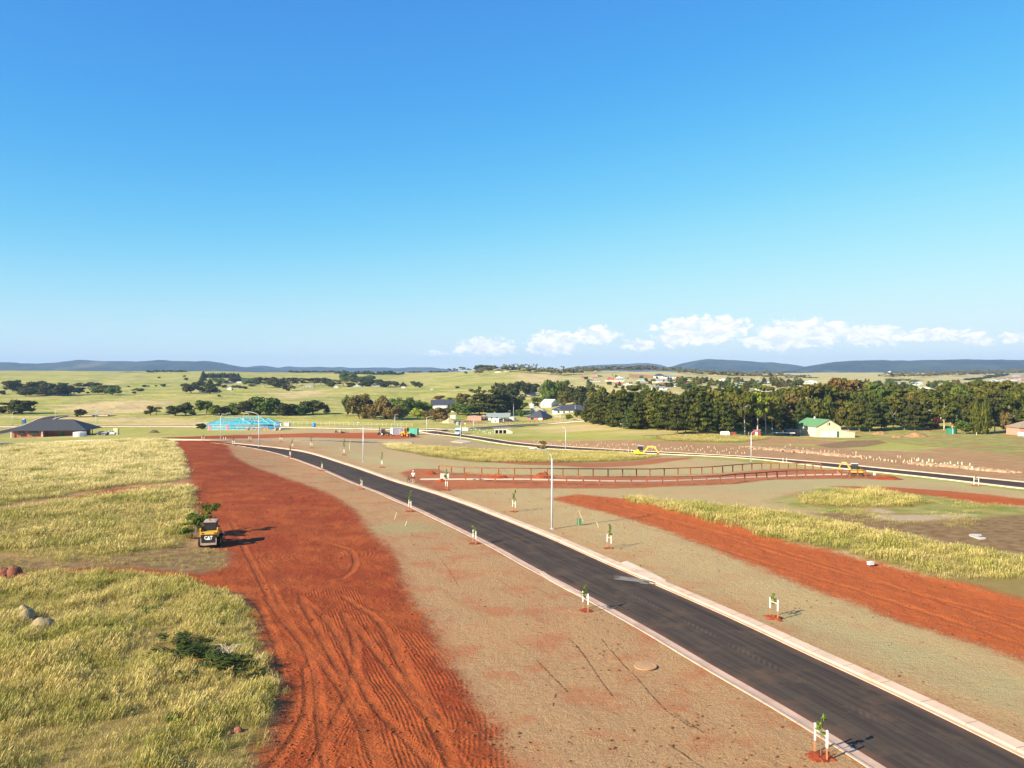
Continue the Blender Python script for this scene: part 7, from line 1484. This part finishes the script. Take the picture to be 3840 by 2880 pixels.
# pit lids and slabs
def lid(px, py, rad, label, material=CONC, sy_=1.0):
    q = hit(px, py); r = thing('manhole_cover', label, 'manhole cover', q + Vector((0, 0, .03))); b = MB(); b.tube([(0, 0, -.05), (0, 0, .0)], rad, 22); b.build('surround', material, r); b = MB(); b.tube([(0, 0, -.01), (0, 0, .008)], rad * .62, 20); b.build('cover', mat('dusty cover', (.42, .25, .12), .9), r)
lid(2420, 2498, .58, 'round dusty manhole cover in the near mulch beside the road', mat('dusty lid', (.46, .26, .13), .9))
o = slab('concrete_slab', [hit(*Z('d', x, y)) for x, y in ((1735,940),(1770,934),(1840,938),(1852,950),(1815,958),(1885,966),(1880,976),(1830,978),(1800,968),(1745,950))], .10, mat('pale slab', (.54, .49, .41), .8)); tag(o, 'pale two lobed concrete slab lying in the brown ground at right', 'concrete slab')
r = thing('foam_box', 'small white box lying on the wide red track at right', 'box', hit(3265, 2119), .3); b = MB(); b.box((0, 0, .13), (.42, .3, .2)); b.build('body', WHITE, r); b = MB(); b.box((0, 0, .25), (.46, .34, .04)); b.build('lid', WHITE, r)
# widened kerb inlets and crossing
DIRTC = mat('pale dusty concrete', (.58, .43, .31), .85, .12, .8, dirt=(.55, .38, .26))
struct(slab('pavement', [hit(*p_) for p_ in ((2026,2149),(2036,2144),(2085,2176),(2140,2208),(2190,2238),(2180,2240),(2130,2216),(2060,2178))], .05, DIRTC))
o = slab('kerb_inlet', [hit(*p_) for p_ in ((2330,2110),(2350,2104),(2440,2146),(2500,2178),(2480,2184),(2400,2150))], .03, CONC); tag(o, 'pale concrete crossing slab behind the right kerb of the near road', 'concrete slab')
# spilled slurry on the asphalt: a thin flat stain
sp = MB(); rs = random.Random(6)
for k in range(16):
    px, py = 2330 + rs.uniform(0, 130), 2158 + rs.uniform(0, 1) * 14; py += (px - 2330) * .17; n = 10; ww, hh = rs.uniform(.25, .9), rs.uniform(.10, .28); q = hit(px, py); x_, y_ = q.x, q.y
    sp.add([(x_ + ww * math.cos(6.283 * j / n) * rs.uniform(.7, 1.1) , y_ - .45 * ww * math.cos(6.283 * j / n) + hh * math.sin(6.283 * j / n) * rs.uniform(.7, 1.1), gz(x_, y_) - .028 + k * .0006) for j in range(n)], [tuple(range(n))])
o = sp.build('dried_slurry', mat('dried slurry', (.22, .19, .16), .95, .1)); o['kind'] = 'stuff'; o['label'] = 'dried pale concrete slurry splashed on the near road'
# culvert pipe block beside the path
r = thing('pipe_headwall', 'pale concrete drain headwall at the start of the fenced footpath', 'headwall', hit(1668, 1792), 0); b = MB(); b.box((0, 0, .3), (1.3, .18, .75)); b.box((-.62, .3, .3), (.14, .6, .7)); b.build('wall', mat('pale grey concrete', (.55, .58, .50), .85), r); b = MB(); b.tube([(.1, -.11, .28), (.1, -.14, .28)], .22, 14); b.build('pipe_mouth', BLACK, r)
# ================================================================ PERSON WITH A BICYCLE
def skinned(name, joints, edges, material, parent, sub=2):
    me_ = bpy.data.meshes.new(name); me_.from_pydata([j[0] for j in joints], edges, []); o = link(name, me_, parent)
    sk_ = o.modifiers.new('skin', 'SKIN'); 
    for i, j in enumerate(joints): me_.skin_vertices[0].data[i].radius = (j[1], j[1] if len(j) < 3 else j[2])
    me_.skin_vertices[0].data[0].use_root = True
    sb = o.modifiers.new('sub', 'SUBSURF'); sb.levels = sub; sb.render_levels = sub
    dg = bpy.context.evaluated_depsgraph_get(); dg.update(); nm = bpy.data.meshes.new_from_object(o.evaluated_get(dg)); o.modifiers.clear(); o.data = nm; nm.materials.clear(); nm.materials.append(material); nm.shade_smooth(); return o
SKIN = mat('skin', (.55, .32, .22), .6, .05)
q = hit(1550, 1813) + Vector((0, 0, .05)); r = thing('person', 'person in a white top, white cap and black shorts standing on the kerb', 'person', q, R(-15))
J = [((0, 0, .98), .13, .10), ((0, 0, 1.18), .12, .09), ((0, 0, 1.40), .15, .10), ((0, -.01, 1.50), .055), ((0, -.02, 1.60), .085, .095), ((0, -.02, 1.70), .075, .085),
     ((-.10, 0, .90), .085), ((-.11, -.02, .50), .058), ((-.12, .02, .10), .040), ((-.12, -.13, .04), .032),
     ((.10, 0, .90), .085), ((.11, .03, .50), .058), ((.12, .08, .10), .040), ((.12, -.06, .04), .032),
     ((-.19, 0, 1.40), .055), ((-.26, -.06, 1.14), .040), ((-.30, -.26, 1.00), .030), ((-.31, -.33, .98), .028),
     ((.19, 0, 1.40), .055), ((.27, -.02, 1.14), .040), ((.25, -.22, 1.02), .030), ((.24, -.29, 1.01), .028)]
E_ = [(0, 1), (1, 2), (2, 3), (3, 4), (4, 5), (0, 6), (6, 7), (7, 8), (8, 9), (0, 10), (10, 11), (11, 12), (12, 13), (2, 14), (14, 15), (15, 16), (16, 17), (2, 18), (18, 19), (19, 20), (20, 21)]
body = skinned('body', J, E_, SKIN, r)
SH = [((0, 0, .99), .145, .12), ((0, 0, 1.18), .14, .11), ((0, 0, 1.41), .165, .12), ((-.19, 0, 1.41), .075), ((-.24, -.03, 1.25), .065), ((.19, 0, 1.41), .075), ((.24, -.01, 1.25), .065)]
skinned('shirt', SH, [(0, 1), (1, 2), (2, 3), (3, 4), (2, 5), (5, 6)], mat('white cloth', (.82, .83, .85), .8, .02), r)
skinned('shorts', [((0, 0, .97), .15, .125), ((-.10, 0, .86), .10), ((-.11, -.01, .62), .085), ((.10, 0, .86), .10), ((.11, .02, .62), .085)], [(0, 1), (1, 2), (0, 3), (3, 4)], mat('black cloth', (.02, .02, .022), .9), r)
b = MB(); b.blob((0, -.02, 1.735), (.105, .118, .085), 12, 8, 0, 1); b.box((0, -.14, 1.72), (.15, .12, .02)); b.build('cap', mat('white cloth', (.82, .83, .85)), r, True)
for s, y in ((-.12, -.04), (.12, .03)): b = MB(); b.blob((s, y - .03, .05), (.05, .14, .05), 10, 6, 0, 1); b.build('shoe', WHITE, r, True)
for s, cx_, cy_, cz_ in ((-1, -.31, -.35, .97), (1, .24, -.31, 1.0)):
    b = MB(); b.blob((cx_, cy_, cz_), (.035, .045, .022), 8, 6, 0, 2)
    for k in range(4): fx = cx_ + (k - 1.5) * .018; L = (.075, .085, .08, .06)[k]; b.tube([(fx, cy_ - .03, cz_), (fx, cy_ - .03 - L * .6, cz_ - .012), (fx, cy_ - .03 - L * .8, cz_ - .04)], [.009, .008, .006], 5)
    b.tube([(cx_ - s * .03, cy_ + .01, cz_), (cx_ - s * .055, cy_ - .03, cz_ - .01), (cx_ - s * .05, cy_ - .06, cz_ - .02)], [.010, .009, .007], 5); b.build('hand', SKIN, r, True)
q = hit(1536, 1811) + Vector((0, 0, .05)); r = thing('bicycle', 'black bicycle seen head on, held upright beside the person on the kerb', 'bicycle', q, R(-104))
for x in (-.52, .52):
    b = MB(); n = 20; V = []; Fc = []; Rr = .33
    for i in range(n):
        a = 6.2832 * i / n
        for j in range(6): c_ = 6.2832 * j / 6; V.append((x + (Rr + .028 * math.cos(c_)) * math.cos(a), .028 * math.sin(c_), Rr + (Rr + .028 * math.cos(c_)) * math.sin(a)))
    for i in range(n):
        for j in range(6): Fc.append((i * 6 + j, ((i + 1) % n) * 6 + j, ((i + 1) % n) * 6 + (j + 1) % 6, i * 6 + (j + 1) % 6))
    b.add(V, Fc); wh = b.build('wheel', BLACK, r); b = MB(); [b.bar((x, 0, Rr), (x + .31 * math.cos(a * .628), 0, Rr + .31 * math.sin(a * .628)), .008) for a in range(10)]; b.build('spoke', STEEL, wh)
b = MB()
for p1, p2 in (((.52, 0, .33), (.38, 0, .95)), ((.40, 0, .85), (-.05, 0, .35)), ((.40, 0, .86), (-.18, 0, .82)), ((-.18, 0, .88), (-.05, 0, .35)), ((-.05, 0, .35), (-.52, 0, .33)), ((-.18, 0, .80), (-.52, 0, .33))): b.tube([p1, p2], .018, 6)
b.build('frame', BLACK, r); b = MB(); b.tube([(.36, -.30, 1.0), (.36, 0, .98), (.36, .30, 1.0)], .016, 6); b.build('handlebar', BLACK, r); b = MB(); b.blob((-.20, 0, .93), (.14, .07, .035), 8, 5, 0, 3); b.build('saddle', BLACK, r, True)
